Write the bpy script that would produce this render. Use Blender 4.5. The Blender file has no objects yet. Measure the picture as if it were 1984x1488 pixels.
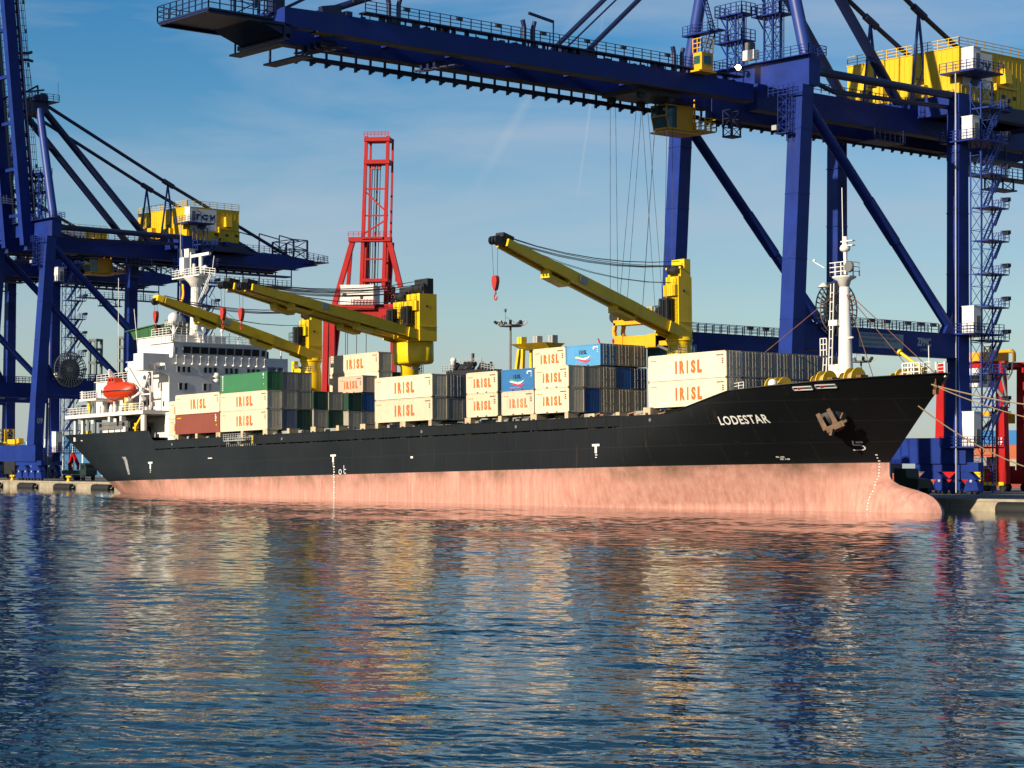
import bpy, math, random
from mathutils import Vector, Matrix
random.seed(7)
S = bpy.context.scene
COL = S.collection
R = math.radians

# ------------------------------------------------------------------ camera
cam_d = bpy.data.cameras.new("Camera"); cam = bpy.data.objects.new("Camera", cam_d); COL.objects.link(cam)
cam_d.sensor_width = 36.0; cam_d.lens = 36.0 * 4200.0 / 1984.0
cam_d.clip_start = 1.0; cam_d.clip_end = 12000.0
_th = R(39.66); _pt = math.atan((905 - 744) / 4200.0); _ro = R(0.37)
_f = Vector((-math.cos(_th) * math.cos(_pt), math.sin(_th) * math.cos(_pt), math.sin(_pt)))
_r = Vector((math.sin(_th), math.cos(_th), 0)); _u = _r.cross(_f)
_r2 = _r * math.cos(_ro) + _u * math.sin(_ro); _u2 = _u * math.cos(_ro) - _r * math.sin(_ro)
_m = Matrix((_r2, _u2, -_f)).transposed().to_4x4(); _m.translation = Vector((0, 0, 4.5))
cam.matrix_world = _m
S.camera = cam

# ------------------------------------------------------------------ sky, sun, exposure
SUN_EL = 21.0; SUN_AZ = 2.0          # azimuth measured from -Y towards -X (negative = -X side)
sun_dir = Vector((math.sin(R(SUN_AZ)) * math.cos(R(SUN_EL)), -math.cos(R(SUN_AZ)) * math.cos(R(SUN_EL)), math.sin(R(SUN_EL))))
W = bpy.data.worlds.new("World"); S.world = W; W.use_nodes = True
nt = W.node_tree; nd = nt.nodes; lk = nt.links
bg = nd["Background"]; bg.inputs["Strength"].default_value = 0.062
sky = nd.new("ShaderNodeTexSky"); sky.sky_type = 'NISHITA'; sky.sun_disc = False
sky.sun_elevation = R(SUN_EL); sky.sun_rotation = math.atan2(sun_dir.x, sun_dir.y)
sky.air_density = 1.0; sky.dust_density = 0.5; sky.ozone_density = 2.4; sky.altitude = 0
tc = nd.new("ShaderNodeTexCoord")
mp = nd.new("ShaderNodeMapping"); mp.inputs["Scale"].default_value = (2.0, 2.0, 11.0); mp.inputs["Rotation"].default_value = (0.0, 0.10, 0.7)
lk.new(tc.outputs["Generated"], mp.inputs["Vector"])
nz = nd.new("ShaderNodeTexNoise"); nz.inputs["Scale"].default_value = 1.9; nz.inputs["Detail"].default_value = 7; nz.inputs["Roughness"].default_value = 0.56
nz.inputs["Distortion"].default_value = 0.5
lk.new(mp.outputs[0], nz.inputs["Vector"])
rp = nd.new("ShaderNodeMapRange"); rp.inputs[1].default_value = 0.43; rp.inputs[2].default_value = 0.74; rp.inputs[3].default_value = 0.0; rp.inputs[4].default_value = 0.62
lk.new(nz.outputs["Fac"], rp.inputs[0])
hs = nd.new("ShaderNodeHueSaturation"); hs.inputs["Saturation"].default_value = 1.52; hs.inputs["Value"].default_value = 1.0; hs.inputs["Hue"].default_value = 0.505
lk.new(sky.outputs[0], hs.inputs["Color"])
mx = nd.new("ShaderNodeMixRGB"); mx.inputs[2].default_value = (4.5, 5.2, 6.2, 1)
lk.new(rp.outputs[0], mx.inputs[0]); lk.new(hs.outputs[0], mx.inputs[1])

def vmath(op, a=None, b=None):
    n = nd.new("ShaderNodeVectorMath"); n.operation = op
    if b is not None: n.inputs[1].default_value = b
    if a is not None: lk.new(a, n.inputs[0])
    return n
def smath(op, a, b):
    n = nd.new("ShaderNodeMath"); n.operation = op; n.use_clamp = False
    for i, q in enumerate((a, b)):
        if isinstance(q, (int, float)): n.inputs[i].default_value = q
        else: lk.new(q, n.inputs[i])
    return n.outputs[0]
nrm = vmath('NORMALIZE', tc.outputs["Generated"]).outputs[0]
n2 = nd.new("ShaderNodeTexNoise"); n2.inputs["Scale"].default_value = 38; n2.inputs["Detail"].default_value = 4
lk.new(tc.outputs["Generated"], n2.inputs["Vector"])
sx_ = nd.new("ShaderNodeSeparateXYZ"); lk.new(nrm, sx_.inputs[0])
hz_ = nd.new("ShaderNodeMapRange"); hz_.inputs[1].default_value = 0.0; hz_.inputs[2].default_value = 0.17; hz_.inputs[3].default_value = 0.5; hz_.inputs[4].default_value = 0.0; lk.new(sx_.outputs["Z"], hz_.inputs[0])
mh_ = nd.new("ShaderNodeMixRGB"); mh_.inputs[2].default_value = (4.3, 5.1, 6.3, 1); lk.new(hz_.outputs[0], mh_.inputs[0]); lk.new(mx.outputs[0], mh_.inputs[1])
last = mh_.outputs[0]
def contrail(d0, d1, width, power, last):
    d0 = Vector(d0).normalized(); d1 = Vector(d1).normalized(); n = d0.cross(d1).normalized(); t = (d1 - d0).normalized()
    mid = (d0 + d1).normalized(); half = (d1 - d0).length / 2
    off = smath('ABSOLUTE', vmath('DOT_PRODUCT', nrm, n).outputs["Value"], 0.0)
    a = smath('SUBTRACT', 1.0, smath('DIVIDE', off, width)); a = smath('MAXIMUM', a, 0.0)
    al = smath('DIVIDE', smath('ABSOLUTE', vmath('DOT_PRODUCT', nrm, t).outputs["Value"], 0.0), 1.0)
    # distance along the trail from its middle
    sh = vmath('DOT_PRODUCT', vmath('SUBTRACT', nrm, mid).outputs[0], t).outputs["Value"]
    e = smath('MAXIMUM', smath('SUBTRACT', 1.0, smath('POWER', smath('DIVIDE', smath('ABSOLUTE', sh, 0.0), half), 2.0)), 0.0)
    k = smath('MULTIPLY', smath('MULTIPLY', a, e), smath('MULTIPLY', n2.outputs["Fac"], power))
    m = nd.new("ShaderNodeMixRGB"); m.inputs[2].default_value = (5.4, 6.0, 6.6, 1)
    lk.new(k, m.inputs[0]); lk.new(last, m.inputs[1]); return m.outputs[0]
last = contrail((-0.7250, 0.6548, 0.2140), (-0.7464, 0.6554, 0.1140), 0.0009, 0.55, last)
last = contrail((-0.7280, 0.6500, 0.2180), (-0.7773, 0.6169, 0.1210), 0.0034, 0.38, last)
lk.new(last, bg.inputs["Color"])

sl = bpy.data.lights.new("Sun", 'SUN'); sl.energy = 5.0; sl.angle = R(0.55); sl.color = (1.0, 0.86, 0.66)
so = bpy.data.objects.new("Sun", sl); COL.objects.link(so); so.rotation_euler = (-sun_dir).to_track_quat('-Z', 'Y').to_euler()
S.view_settings.view_transform = 'Standard'; S.view_settings.look = 'None'; S.view_settings.exposure = 0.72; S.view_settings.gamma = 1.0
S.render.engine = 'CYCLES'
try:
    S.cycles.max_bounces = 6; S.cycles.glossy_bounces = 3; S.cycles.diffuse_bounces = 2; S.cycles.caustics_reflective = False
    S.cycles.use_denoising = True
except Exception: pass

# ------------------------------------------------------------------ materials
MATS = {}
def M(name, rgb, rough=0.5, var=0.18, scale=0.35, metal=0.0, stain=None, stain_amt=0.0, stain_scale=0.6, streak=1.0, bump=0.0, spec=0.4):
    """painted or plain surface: base colour broken up by noise, an optional second (rust / dirt) colour in vertical runs"""
    m = bpy.data.materials.new(name); m.use_nodes = True; t = m.node_tree; n = t.nodes; l = t.links
    b = n["Principled BSDF"]; b.inputs["Roughness"].default_value = rough; b.inputs["Metallic"].default_value = metal
    b.inputs["Specular IOR Level"].default_value = spec
    c = n.new("ShaderNodeTexCoord"); mpn = n.new("ShaderNodeMapping"); mpn.inputs["Scale"].default_value = (1, 1, streak)
    l.new(c.outputs["Object"], mpn.inputs["Vector"])
    z = n.new("ShaderNodeTexNoise"); z.inputs["Scale"].default_value = scale; z.inputs["Detail"].default_value = 6; z.inputs["Roughness"].default_value = 0.65
    l.new(mpn.outputs[0], z.inputs["Vector"])
    r = n.new("ShaderNodeMapRange"); r.inputs[1].default_value = 0.3; r.inputs[2].default_value = 0.7; r.inputs[3].default_value = 1 - var; r.inputs[4].default_value = 1 + var
    l.new(z.outputs["Fac"], r.inputs[0])
    x = n.new("ShaderNodeMixRGB"); x.blend_type = 'MULTIPLY'; x.inputs[0].default_value = 1.0; x.inputs[1].default_value = (*[c_ * 0.80 for c_ in rgb], 1)
    l.new(r.outputs[0], x.inputs[2]); out = x.outputs[0]
    if stain is not None:
        mp2 = n.new("ShaderNodeMapping"); mp2.inputs["Scale"].default_value = (1, 1, 0.13); l.new(c.outputs["Object"], mp2.inputs["Vector"])
        z2 = n.new("ShaderNodeTexNoise"); z2.inputs["Scale"].default_value = stain_scale; z2.inputs["Detail"].default_value = 8; z2.inputs["Roughness"].default_value = 0.7
        l.new(mp2.outputs[0], z2.inputs["Vector"])
        r2 = n.new("ShaderNodeMapRange"); r2.inputs[1].default_value = 0.56; r2.inputs[2].default_value = 0.74; r2.inputs[3].default_value = 0; r2.inputs[4].default_value = stain_amt
        l.new(z2.outputs["Fac"], r2.inputs[0])
        x2 = n.new("ShaderNodeMixRGB"); x2.inputs[2].default_value = (*stain, 1); l.new(r2.outputs[0], x2.inputs[0]); l.new(out, x2.inputs[1]); out = x2.outputs[0]
    l.new(out, b.inputs["Base Color"])
    if bump:
        bp = n.new("ShaderNodeBump"); bp.inputs["Strength"].default_value = bump; bp.inputs["Distance"].default_value = 0.05
        l.new(z.outputs["Fac"], bp.inputs["Height"]); l.new(bp.outputs[0], b.inputs["Normal"])
    MATS[name] = m; return m

RUST = (0.12, 0.045, 0.018)
blue = M("crane_blue", (0.008, 0.028, 0.20), 0.5, 0.24, 0.3, stain=(0.03, 0.03, 0.06), stain_amt=0.7, stain_scale=0.6, spec=0.22)
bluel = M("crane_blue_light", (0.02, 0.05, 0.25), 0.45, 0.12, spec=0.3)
blued = M("crane_blue_dark", (0.006, 0.014, 0.07), 0.5, 0.15)
rail_rust = M("rail_steel", (0.035, 0.022, 0.022), 0.6, 0.3)
steel = M("grey_steel", (0.16, 0.16, 0.16), 0.5, 0.2)
steell = M("pale_steel", (0.36, 0.37, 0.38), 0.5, 0.15)
dark = M("dark_steel", (0.02, 0.02, 0.022), 0.5, 0.2)
black = M("black_rubber", (0.012, 0.012, 0.012), 0.7, 0.2)
white = M("white_paint", (0.78, 0.76, 0.72), 0.45, 0.06, 0.5, stain=(0.45, 0.36, 0.26), stain_amt=0.30, stain_scale=1.2)
whiteg = M("ship_white", (0.74, 0.72, 0.68), 0.42, 0.06, 0.4, stain=(0.40, 0.27, 0.16), stain_amt=0.5, stain_scale=1.1)
yellow = M("crane_yellow", (0.82, 0.54, 0.006), 0.42, 0.10, 0.5, stain=(0.30, 0.17, 0.02), stain_amt=0.45, stain_scale=0.9)
yellowd = M("machine_yellow", (0.72, 0.46, 0.006), 0.5, 0.08, 0.4)
orangey = M("spreader_yellow", (0.78, 0.38, 0.008), 0.5, 0.15)
red = M("port_red", (0.38, 0.006, 0.007), 0.55, 0.16, 0.3, stain=(0.22, 0.02, 0.012), stain_amt=0.5, spec=0.2)
redo = M("lifeboat_orange", (0.64, 0.045, 0.008), 0.35, 0.10, 0.8)
hookred = M("hook_red", (0.42, 0.03, 0.02), 0.5, 0.15)
glass = M("dark_glass", (0.012, 0.014, 0.016), 0.25, 0.1, spec=0.25)
glassg = M("green_glass", (0.03, 0.09, 0.085), 0.08, 0.1, spec=0.6)
greenf = M("funnel_green", (0.03, 0.11, 0.035), 0.5, 0.15)
rope_m = M("mooring_rope", (0.42, 0.30, 0.17), 0.9, 0.2)
wire_m = M("wire_rope", (0.035, 0.035, 0.045), 0.6, 0.1)
deckg = M("deck_grey", (0.30, 0.31, 0.29), 0.6, 0.2, 0.6, stain=RUST, stain_amt=0.45)
deckd = M("deck_dark", (0.07, 0.06, 0.05), 0.8, 0.3, 0.6)
cream = M("pedestal_cream", (0.52, 0.42, 0.27), 0.65, 0.2, 0.9, stain=RUST, stain_amt=0.9, stain_scale=1.4)
brown = M("rusty_brown", (0.17, 0.075, 0.035), 0.8, 0.35, 1.2)
wood = M("dunnage_wood", (0.30, 0.16, 0.09), 0.85, 0.35, 1.5)
anchorm = M("anchor_rust", (0.17, 0.105, 0.065), 0.85, 0.3, 1.5, bump=0.4)
markw = M("marking_white", (0.80, 0.79, 0.75), 0.6, 0.06, 1.5)
orange = M("lettering_orange", (0.78, 0.14, 0.022), 0.55, 0.14, 1.5, stain=(0.75, 0.62, 0.45), stain_amt=0.4, stain_scale=2.0)
faded = M("lettering_faded", (0.76, 0.22, 0.08), 0.55, 0.2, 1.2, stain=(0.78, 0.68, 0.52), stain_amt=0.9, stain_scale=1.2)
navy = M("lettering_navy", (0.012, 0.018, 0.06), 0.5, 0.1)
signg = M("sign_grey", (0.32, 0.36, 0.40), 0.5, 0.08)
crimson = M("wave_crimson", (0.60, 0.03, 0.06), 0.5, 0.1)
waveg = M("wave_green", (0.05, 0.35, 0.14), 0.5, 0.1)
concrete = M("quay_concrete", (0.34, 0.29, 0.21), 0.9, 0.25, 0.6, stain=(0.09, 0.065, 0.04), stain_amt=0.75, stain_scale=0.5, bump=0.5)
apron = M("apron_asphalt", (0.16, 0.15, 0.135), 0.9, 0.25, 0.12)
shedb = M("shed_blue", (0.05, 0.16, 0.32), 0.55, 0.1)

def hull_material():
    m = bpy.data.materials.new("hull_black"); m.use_nodes = True; t = m.node_tree; n = t.nodes; l = t.links; b = n["Principled BSDF"]
    c = n.new("ShaderNodeTexCoord"); s = n.new("ShaderNodeSeparateXYZ"); l.new(c.outputs["Object"], s.inputs[0])
    z = n.new("ShaderNodeTexNoise"); z.inputs["Scale"].default_value = 0.10; z.inputs["Detail"].default_value = 7; z.inputs["Roughness"].default_value = 0.6
    l.new(c.outputs["Object"], z.inputs["Vector"])
    # greyer black towards the stern, deepest black at the bow
    aft_mix = n.new("ShaderNodeMapRange"); aft_mix.inputs[1].default_value = 25; aft_mix.inputs[2].default_value = -110; aft_mix.inputs[3].default_value = 0.06; aft_mix.inputs[4].default_value = 0.85
    l.new(s.outputs["X"], aft_mix.inputs[0])
    mul = n.new("ShaderNodeMath"); mul.operation = 'MULTIPLY'; l.new(aft_mix.outputs[0], mul.inputs[0]); l.new(z.outputs["Fac"], mul.inputs[1])
    x = n.new("ShaderNodeMixRGB"); x.inputs[1].default_value = (0.0026, 0.0032, 0.0042, 1); x.inputs[2].default_value = (0.016, 0.022, 0.026, 1); l.new(mul.outputs[0], x.inputs[0])
    mp2 = n.new("ShaderNodeMapping"); mp2.inputs["Scale"].default_value = (1, 1, 0.06); l.new(c.outputs["Object"], mp2.inputs["Vector"])
    z2 = n.new("ShaderNodeTexNoise"); z2.inputs["Scale"].default_value = 0.9; z2.inputs["Detail"].default_value = 8; z2.inputs["Roughness"].default_value = 0.72; l.new(mp2.outputs[0], z2.inputs["Vector"])
    r2 = n.new("ShaderNodeMapRange"); r2.inputs[1].default_value = 0.60; r2.inputs[2].default_value = 0.80; r2.inputs[3].default_value = 0; r2.inputs[4].default_value = 0.55; l.new(z2.outputs["Fac"], r2.inputs[0])
    x2 = n.new("ShaderNodeMixRGB"); x2.inputs[2].default_value = (0.060, 0.040, 0.026, 1); l.new(r2.outputs[0], x2.inputs[0]); l.new(x.outputs[0], x2.inputs[1])
    # welded plate seams
    br = n.new("ShaderNodeTexBrick"); br.inputs["Scale"].default_value = 1.0; br.inputs["Brick Width"].default_value = 9.0; br.inputs["Row Height"].default_value = 2.2; br.inputs["Mortar Size"].default_value = 0.03
    cmb = n.new("ShaderNodeCombineXYZ"); l.new(s.outputs["X"], cmb.inputs[0]); l.new(s.outputs["Z"], cmb.inputs[1]); l.new(cmb.outputs[0], br.inputs["Vector"])
    x3 = n.new("ShaderNodeMixRGB"); x3.inputs[2].default_value = (0.03, 0.028, 0.026, 1)
    fm = n.new("ShaderNodeMath"); fm.operation = 'MULTIPLY'; fm.inputs[1].default_value = 0.35; l.new(br.outputs["Fac"], fm.inputs[0]); l.new(fm.outputs[0], x3.inputs[0]); l.new(x2.outputs[0], x3.inputs[1])
    l.new(x3.outputs[0], b.inputs["Base Color"])
    rr = n.new("ShaderNodeMapRange"); rr.inputs[3].default_value = 0.38; rr.inputs[4].default_value = 0.62; l.new(z.outputs["Fac"], rr.inputs[0]); l.new(rr.outputs[0], b.inputs["Roughness"])
    b.inputs["Specular IOR Level"].default_value = 0.28
    bp = n.new("ShaderNodeBump"); bp.inputs["Strength"].default_value = 0.5; bp.inputs["Distance"].default_value = 0.05; wv = n.new("ShaderNodeTexWave"); wv.inputs["Scale"].default_value = 0.42; wv.inputs["Distortion"].default_value = 1.2; wv.inputs["Detail"].default_value = 2; l.new(c.outputs["Object"], wv.inputs["Vector"]); ad2 = n.new("ShaderNodeMath"); ad2.operation = 'MULTIPLY_ADD'; ad2.inputs[1].default_value = 0.14; l.new(wv.outputs["Fac"], ad2.inputs[0]); l.new(z.outputs["Fac"], ad2.inputs[2]); l.new(ad2.outputs[0], bp.inputs["Height"]); l.new(bp.outputs[0], b.inputs["Normal"])
    return m
def boot_material():
    m = bpy.data.materials.new("hull_antifouling"); m.use_nodes = True; t = m.node_tree; n = t.nodes; l = t.links; b = n["Principled BSDF"]
    c = n.new("ShaderNodeTexCoord"); s = n.new("ShaderNodeSeparateXYZ"); l.new(c.outputs["Object"], s.inputs[0])
    z = n.new("ShaderNodeTexNoise"); z.inputs["Scale"].default_value = 0.22; z.inputs["Detail"].default_value = 8; z.inputs["Roughness"].default_value = 0.65; l.new(c.outputs["Object"], z.inputs["Vector"])
    mp2 = n.new("ShaderNodeMapping"); mp2.inputs["Scale"].default_value = (1, 1, 0.10); l.new(c.outputs["Object"], mp2.inputs["Vector"])
    z2 = n.new("ShaderNodeTexNoise"); z2.inputs["Scale"].default_value = 1.3; z2.inputs["Detail"].default_value = 8; z2.inputs["Roughness"].default_value = 0.7; l.new(mp2.outputs[0], z2.inputs["Vector"])
    x = n.new("ShaderNodeMixRGB"); x.inputs[1].default_value = (0.36, 0.155, 0.118, 1); x.inputs[2].default_value = (0.50, 0.275, 0.22, 1)
    ad = n.new("ShaderNodeMapRange"); ad.inputs[1].default_value = 0.3; ad.inputs[2].default_value = 0.7; l.new(z2.outputs["Fac"], ad.inputs[0]); l.new(ad.outputs[0], x.inputs[0])
    # grey-brown scum just under the black paint, in patches
    zz = n.new("ShaderNodeMapRange"); zz.inputs[1].default_value = 2.4; zz.inputs[2].default_value = 4.4; zz.inputs[3].default_value = 0.0; zz.inputs[4].default_value = 1.1; l.new(s.outputs["Z"], zz.inputs[0])
    pz = n.new("ShaderNodeMapRange"); pz.inputs[1].default_value = 0.38; pz.inputs[2].default_value = 0.66; l.new(z.outputs["Fac"], pz.inputs[0])
    mu = n.new("ShaderNodeMath"); mu.operation = 'MULTIPLY'; mu.use_clamp = True; l.new(zz.outputs[0], mu.inputs[0]); l.new(pz.outputs[0], mu.inputs[1])
    x2 = n.new("ShaderNodeMixRGB"); x2.inputs[2].default_value = (0.14, 0.085, 0.058, 1); l.new(mu.outputs[0], x2.inputs[0]); l.new(x.outputs[0], x2.inputs[1])
    # rust runs
    mp3 = n.new("ShaderNodeMapping"); mp3.inputs["Scale"].default_value = (1, 1, 0.015); l.new(c.outputs["Object"], mp3.inputs["Vector"])
    z3 = n.new("ShaderNodeTexNoise"); z3.inputs["Scale"].default_value = 0.75; z3.inputs["Detail"].default_value = 3; l.new(mp3.outputs[0], z3.inputs["Vector"])
    r3 = n.new("ShaderNodeMapRange"); r3.inputs[1].default_value = 0.69; r3.inputs[2].default_value = 0.74; r3.inputs[4].default_value = 0.6; l.new(z3.outputs["Fac"], r3.inputs[0])
    x3 = n.new("ShaderNodeMixRGB"); x3.inputs[2].default_value = (0.25, 0.09, 0.03, 1); l.new(r3.outputs[0], x3.inputs[0]); l.new(x2.outputs[0], x3.inputs[1])
    z4 = n.new("ShaderNodeTexNoise"); z4.inputs["Scale"].default_value = 2.6; z4.inputs["Detail"].default_value = 9; z4.inputs["Roughness"].default_value = 0.75; mp4 = n.new("ShaderNodeMapping"); mp4.inputs["Scale"].default_value = (1, 1, 0.35); l.new(c.outputs["Object"], mp4.inputs["Vector"]); l.new(mp4.outputs[0], z4.inputs["Vector"])
    r4 = n.new("ShaderNodeMapRange"); r4.inputs[1].default_value = 0.35; r4.inputs[2].default_value = 0.68; r4.inputs[3].default_value = 0.88; r4.inputs[4].default_value = 1.10; l.new(z4.outputs["Fac"], r4.inputs[0])
    x4 = n.new("ShaderNodeMixRGB"); x4.blend_type = 'MULTIPLY'; x4.inputs[0].default_value = 1.0; l.new(x3.outputs[0], x4.inputs[1]); l.new(r4.outputs[0], x4.inputs[2])
    l.new(x4.outputs[0], b.inputs["Base Color"]); b.inputs["Roughness"].default_value = 0.75; b.inputs["Specular IOR Level"].default_value = 0.2
    return m
hull_b = hull_material(); hull_r = boot_material()

CC = {}
def container_material(name, rgb, stain, amt):
    CC[name] = M("container_" + name, rgb, 0.5, 0.09, 0.5, stain=stain, stain_amt=amt, stain_scale=1.6, spec=0.3); m = CC[name]; t = m.node_tree; b = t.nodes["Principled BSDF"]; src = b.inputs["Base Color"].links[0].from_socket
    oi = t.nodes.new("ShaderNodeObjectInfo"); mr = t.nodes.new("ShaderNodeMapRange"); mr.inputs[3].default_value = 0.82; mr.inputs[4].default_value = 1.08; t.links.new(oi.outputs["Random"], mr.inputs[0])
    x = t.nodes.new("ShaderNodeMixRGB"); x.blend_type = "MULTIPLY"; x.inputs[0].default_value = 1.0; t.links.new(src, x.inputs[1]); t.links.new(mr.outputs[0], x.inputs[2]); t.links.new(x.outputs[0], b.inputs["Base Color"]); return m
container_material("white", (0.74, 0.64, 0.46), (0.36, 0.25, 0.15), 0.45)
container_material("grime", (0.72, 0.63, 0.48), (0.26, 0.21, 0.15), 0.60)
container_material("pink", (0.70, 0.53, 0.40), (0.42, 0.27, 0.16), 0.4)
container_material("grey", (0.36, 0.34, 0.28), (0.16, 0.10, 0.06), 0.5)
container_material("slate", (0.25, 0.26, 0.27), (0.14, 0.08, 0.04), 0.45)
container_material("green", (0.035, 0.20, 0.085), (0.12, 0.13, 0.07), 0.35)
container_material("darkgreen", (0.010, 0.05, 0.032), (0.03, 0.03, 0.02), 0.3)
container_material("brown", (0.24, 0.055, 0.035), (0.14, 0.05, 0.03), 0.35)
container_material("blue", (0.035, 0.19, 0.46), (0.10, 0.18, 0.28), 0.30)
container_material("skyblue", (0.085, 0.30, 0.56), (0.16, 0.28, 0.40), 0.35)
container_material("navyblue", (0.012, 0.045, 0.16), (0.03, 0.03, 0.04), 0.3)
container_material("royal", (0.008, 0.085, 0.30), (0.02, 0.05, 0.12), 0.3)
container_material("bluerust", (0.10, 0.135, 0.21), (0.16, 0.06, 0.025), 0.95)
container_material("orange", (0.42, 0.115, 0.05), (0.20, 0.07, 0.03), 0.45)

# ------------------------------------------------------------------ mesh tools
class MB:
    def __init__(self): self.v = []; self.f = []; self.mi = []; self.sm = []
    def face(self, idx, mi=0, sm=False): self.f.append(idx); self.mi.append(mi); self.sm.append(sm)
    def hexa(self, p, mi=0):
        b = len(self.v); self.v += [tuple(q) for q in p]
        for q in ((0, 3, 2, 1), (4, 5, 6, 7), (0, 1, 5, 4), (1, 2, 6, 5), (2, 3, 7, 6), (3, 0, 4, 7)): self.face(tuple(b + i for i in q), mi)
        return self
    def box(self, x0, x1, y0, y1, z0, z1, mi=0):
        return self.hexa([(x0, y0, z0), (x1, y0, z0), (x1, y1, z0), (x0, y1, z0), (x0, y0, z1), (x1, y0, z1), (x1, y1, z1), (x0, y1, z1)], mi)
    def beam(self, p0, p1, w, h=None, w1=None, h1=None, mi=0, up=(0, 0, 1)):
        """square bar from p0 to p1, w across and h along 'up'; w1/h1 = size at the far end"""
        p0 = Vector(p0); p1 = Vector(p1); h = h or w; w1 = w1 or w; h1 = h1 or h; d = (p1 - p0).normalized(); u = Vector(up)
        if abs(d.dot(u)) > 0.98: u = Vector((0, 1, 0))
        s = d.cross(u).normalized(); u = s.cross(d).normalized()
        q = []
        for p, ww, hh in ((p0, w, h), (p1, w1, h1)):
            q += [p - s * ww / 2 - u * hh / 2, p + s * ww / 2 - u * hh / 2, p + s * ww / 2 + u * hh / 2, p - s * ww / 2 + u * hh / 2]
        return self.hexa(q, mi)
    def tube(self, p0, p1, r, r1=None, n=10, mi=0, cap=True):
        p0 = Vector(p0); p1 = Vector(p1); r1 = r if r1 is None else r1; d = (p1 - p0).normalized(); u = Vector((0, 0, 1)) if abs(d.z) < 0.9 else Vector((1, 0, 0))
        s = d.cross(u).normalized(); u = s.cross(d); b = len(self.v)
        for p, rr in ((p0, r), (p1, r1)):
            for i in range(n):
                a = 2 * math.pi * i / n; self.v.append(tuple(p + s * math.cos(a) * rr + u * math.sin(a) * rr))
        for i in range(n):
            j = (i + 1) % n; self.face((b + i, b + j, b + n + j, b + n + i), mi, True)
        if cap:
            c = len(self.v); self.v += self.v[b:b + 2 * n]
            self.face(tuple(c + i for i in reversed(range(n))), mi); self.face(tuple(c + n + i for i in range(n)), mi)
        return self
    def path(self, pts, r, n=6, mi=0):
        for a, b in zip(pts[:-1], pts[1:]): self.tube(a, b, r, n=n, mi=mi)
        return self
    def lathe(self, c, prof, n=16, axis='z', mi=0):
        """prof: list of (radius, height along axis)"""
        c = Vector(c); b = len(self.v)
        for r, h in prof:
            for i in range(n):
                a = 2 * math.pi * i / n; q = {'z': (r * math.cos(a), r * math.sin(a), h), 'x': (h, r * math.cos(a), r * math.sin(a)), 'y': (r * math.cos(a), h, -r * math.sin(a))}[axis]
                self.v.append(tuple(c + Vector(q)))
        for k in range(len(prof) - 1):
            for i in range(n):
                j = (i + 1) % n; self.face((b + k * n + i, b + k * n + j, b + (k + 1) * n + j, b + (k + 1) * n + i), mi, True)
        self.face(tuple(b + i for i in reversed(range(n))), mi); self.face(tuple(b + (len(prof) - 1) * n + i for i in range(n)), mi)
        return self
    def prism(self, a, bpts, mi=0):
        """two equal outlines a and bpts (3-D points) joined by sides"""
        b = len(self.v); n = len(a); self.v += [tuple(p) for p in a] + [tuple(p) for p in bpts]
        self.face(tuple(b + i for i in reversed(range(n))), mi); self.face(tuple(b + n + i for i in range(n)), mi)
        for i in range(n):
            j = (i + 1) % n; self.face((b + i, b + j, b + n + j, b + n + i), mi)
        return self
    def rail(self, p0, p1, h=1.1, step=1.8, r=0.045, bars=3, mi=0):
        p0 = Vector(p0); p1 = Vector(p1); n = max(1, round((p1 - p0).length / step)); Z = Vector((0, 0, 1))
        for i in range(n + 1):
            q = p0.lerp(p1, i / n); self.beam(q, q + Z * h, r * 2.0, mi=mi)
        for k in range(bars):
            o = Z * h * (k + 1) / bars; self.beam(p0 + o, p1 + o, r * 1.5, mi=mi)
        return self
    def rails(self, pts, **k):
        for a, b in zip(pts[:-1], pts[1:]): self.rail(a, b, **k)
        return self
    def ladder(self, p0, p1, side, w=0.5, step=0.4, r=0.035, mi=0):
        p0 = Vector(p0); p1 = Vector(p1); s = Vector(side).normalized() * w / 2
        self.beam(p0 - s, p1 - s, r * 2, mi=mi); self.beam(p0 + s, p1 + s, r * 2, mi=mi)
        n = int((p1 - p0).length / step)
        for i in range(1, n):
            q = p0.lerp(p1, i / n); self.beam(q - s, q + s, r * 1.6, mi=mi)
        return self
    def lattice(self, x0, x1, y0, y1, z0, z1, step, r=0.06, chord=None, mi=0):
        """four-post braced tower"""
        c = [(x0, y0), (x1, y0), (x1, y1), (x0, y1)]; chord = chord or r * 1.6
        for x, y in c: self.beam((x, y, z0), (x, y, z1), chord * 2, mi=mi)
        n = max(1, round((z1 - z0) / step))
        for i in range(n):
            a = z0 + (z1 - z0) * i / n; b = z0 + (z1 - z0) * (i + 1) / n
            for k in range(4):
                p, q = c[k], c[(k + 1) % 4]
                self.beam((*p, b), (*q, b), r * 1.6, mi=mi)
                self.beam((*(p if i % 2 else q), a), (*(q if i % 2 else p), b), r * 1.4, mi=mi)
        return self
    def build(self, name, mats, parent=None, loc=None):
        if not isinstance(mats, (list, tuple)): mats = [mats]
        me = bpy.data.meshes.new(name); me.from_pydata(self.v, [], self.f)
        for m in mats: me.materials.append(m)
        me.polygons.foreach_set("material_index", self.mi); me.polygons.foreach_set("use_smooth", self.sm); me.update()
        o = bpy.data.objects.new(name, me); COL.objects.link(o)
        if parent: o.parent = parent
        if loc: o.location = loc
        return o

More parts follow.
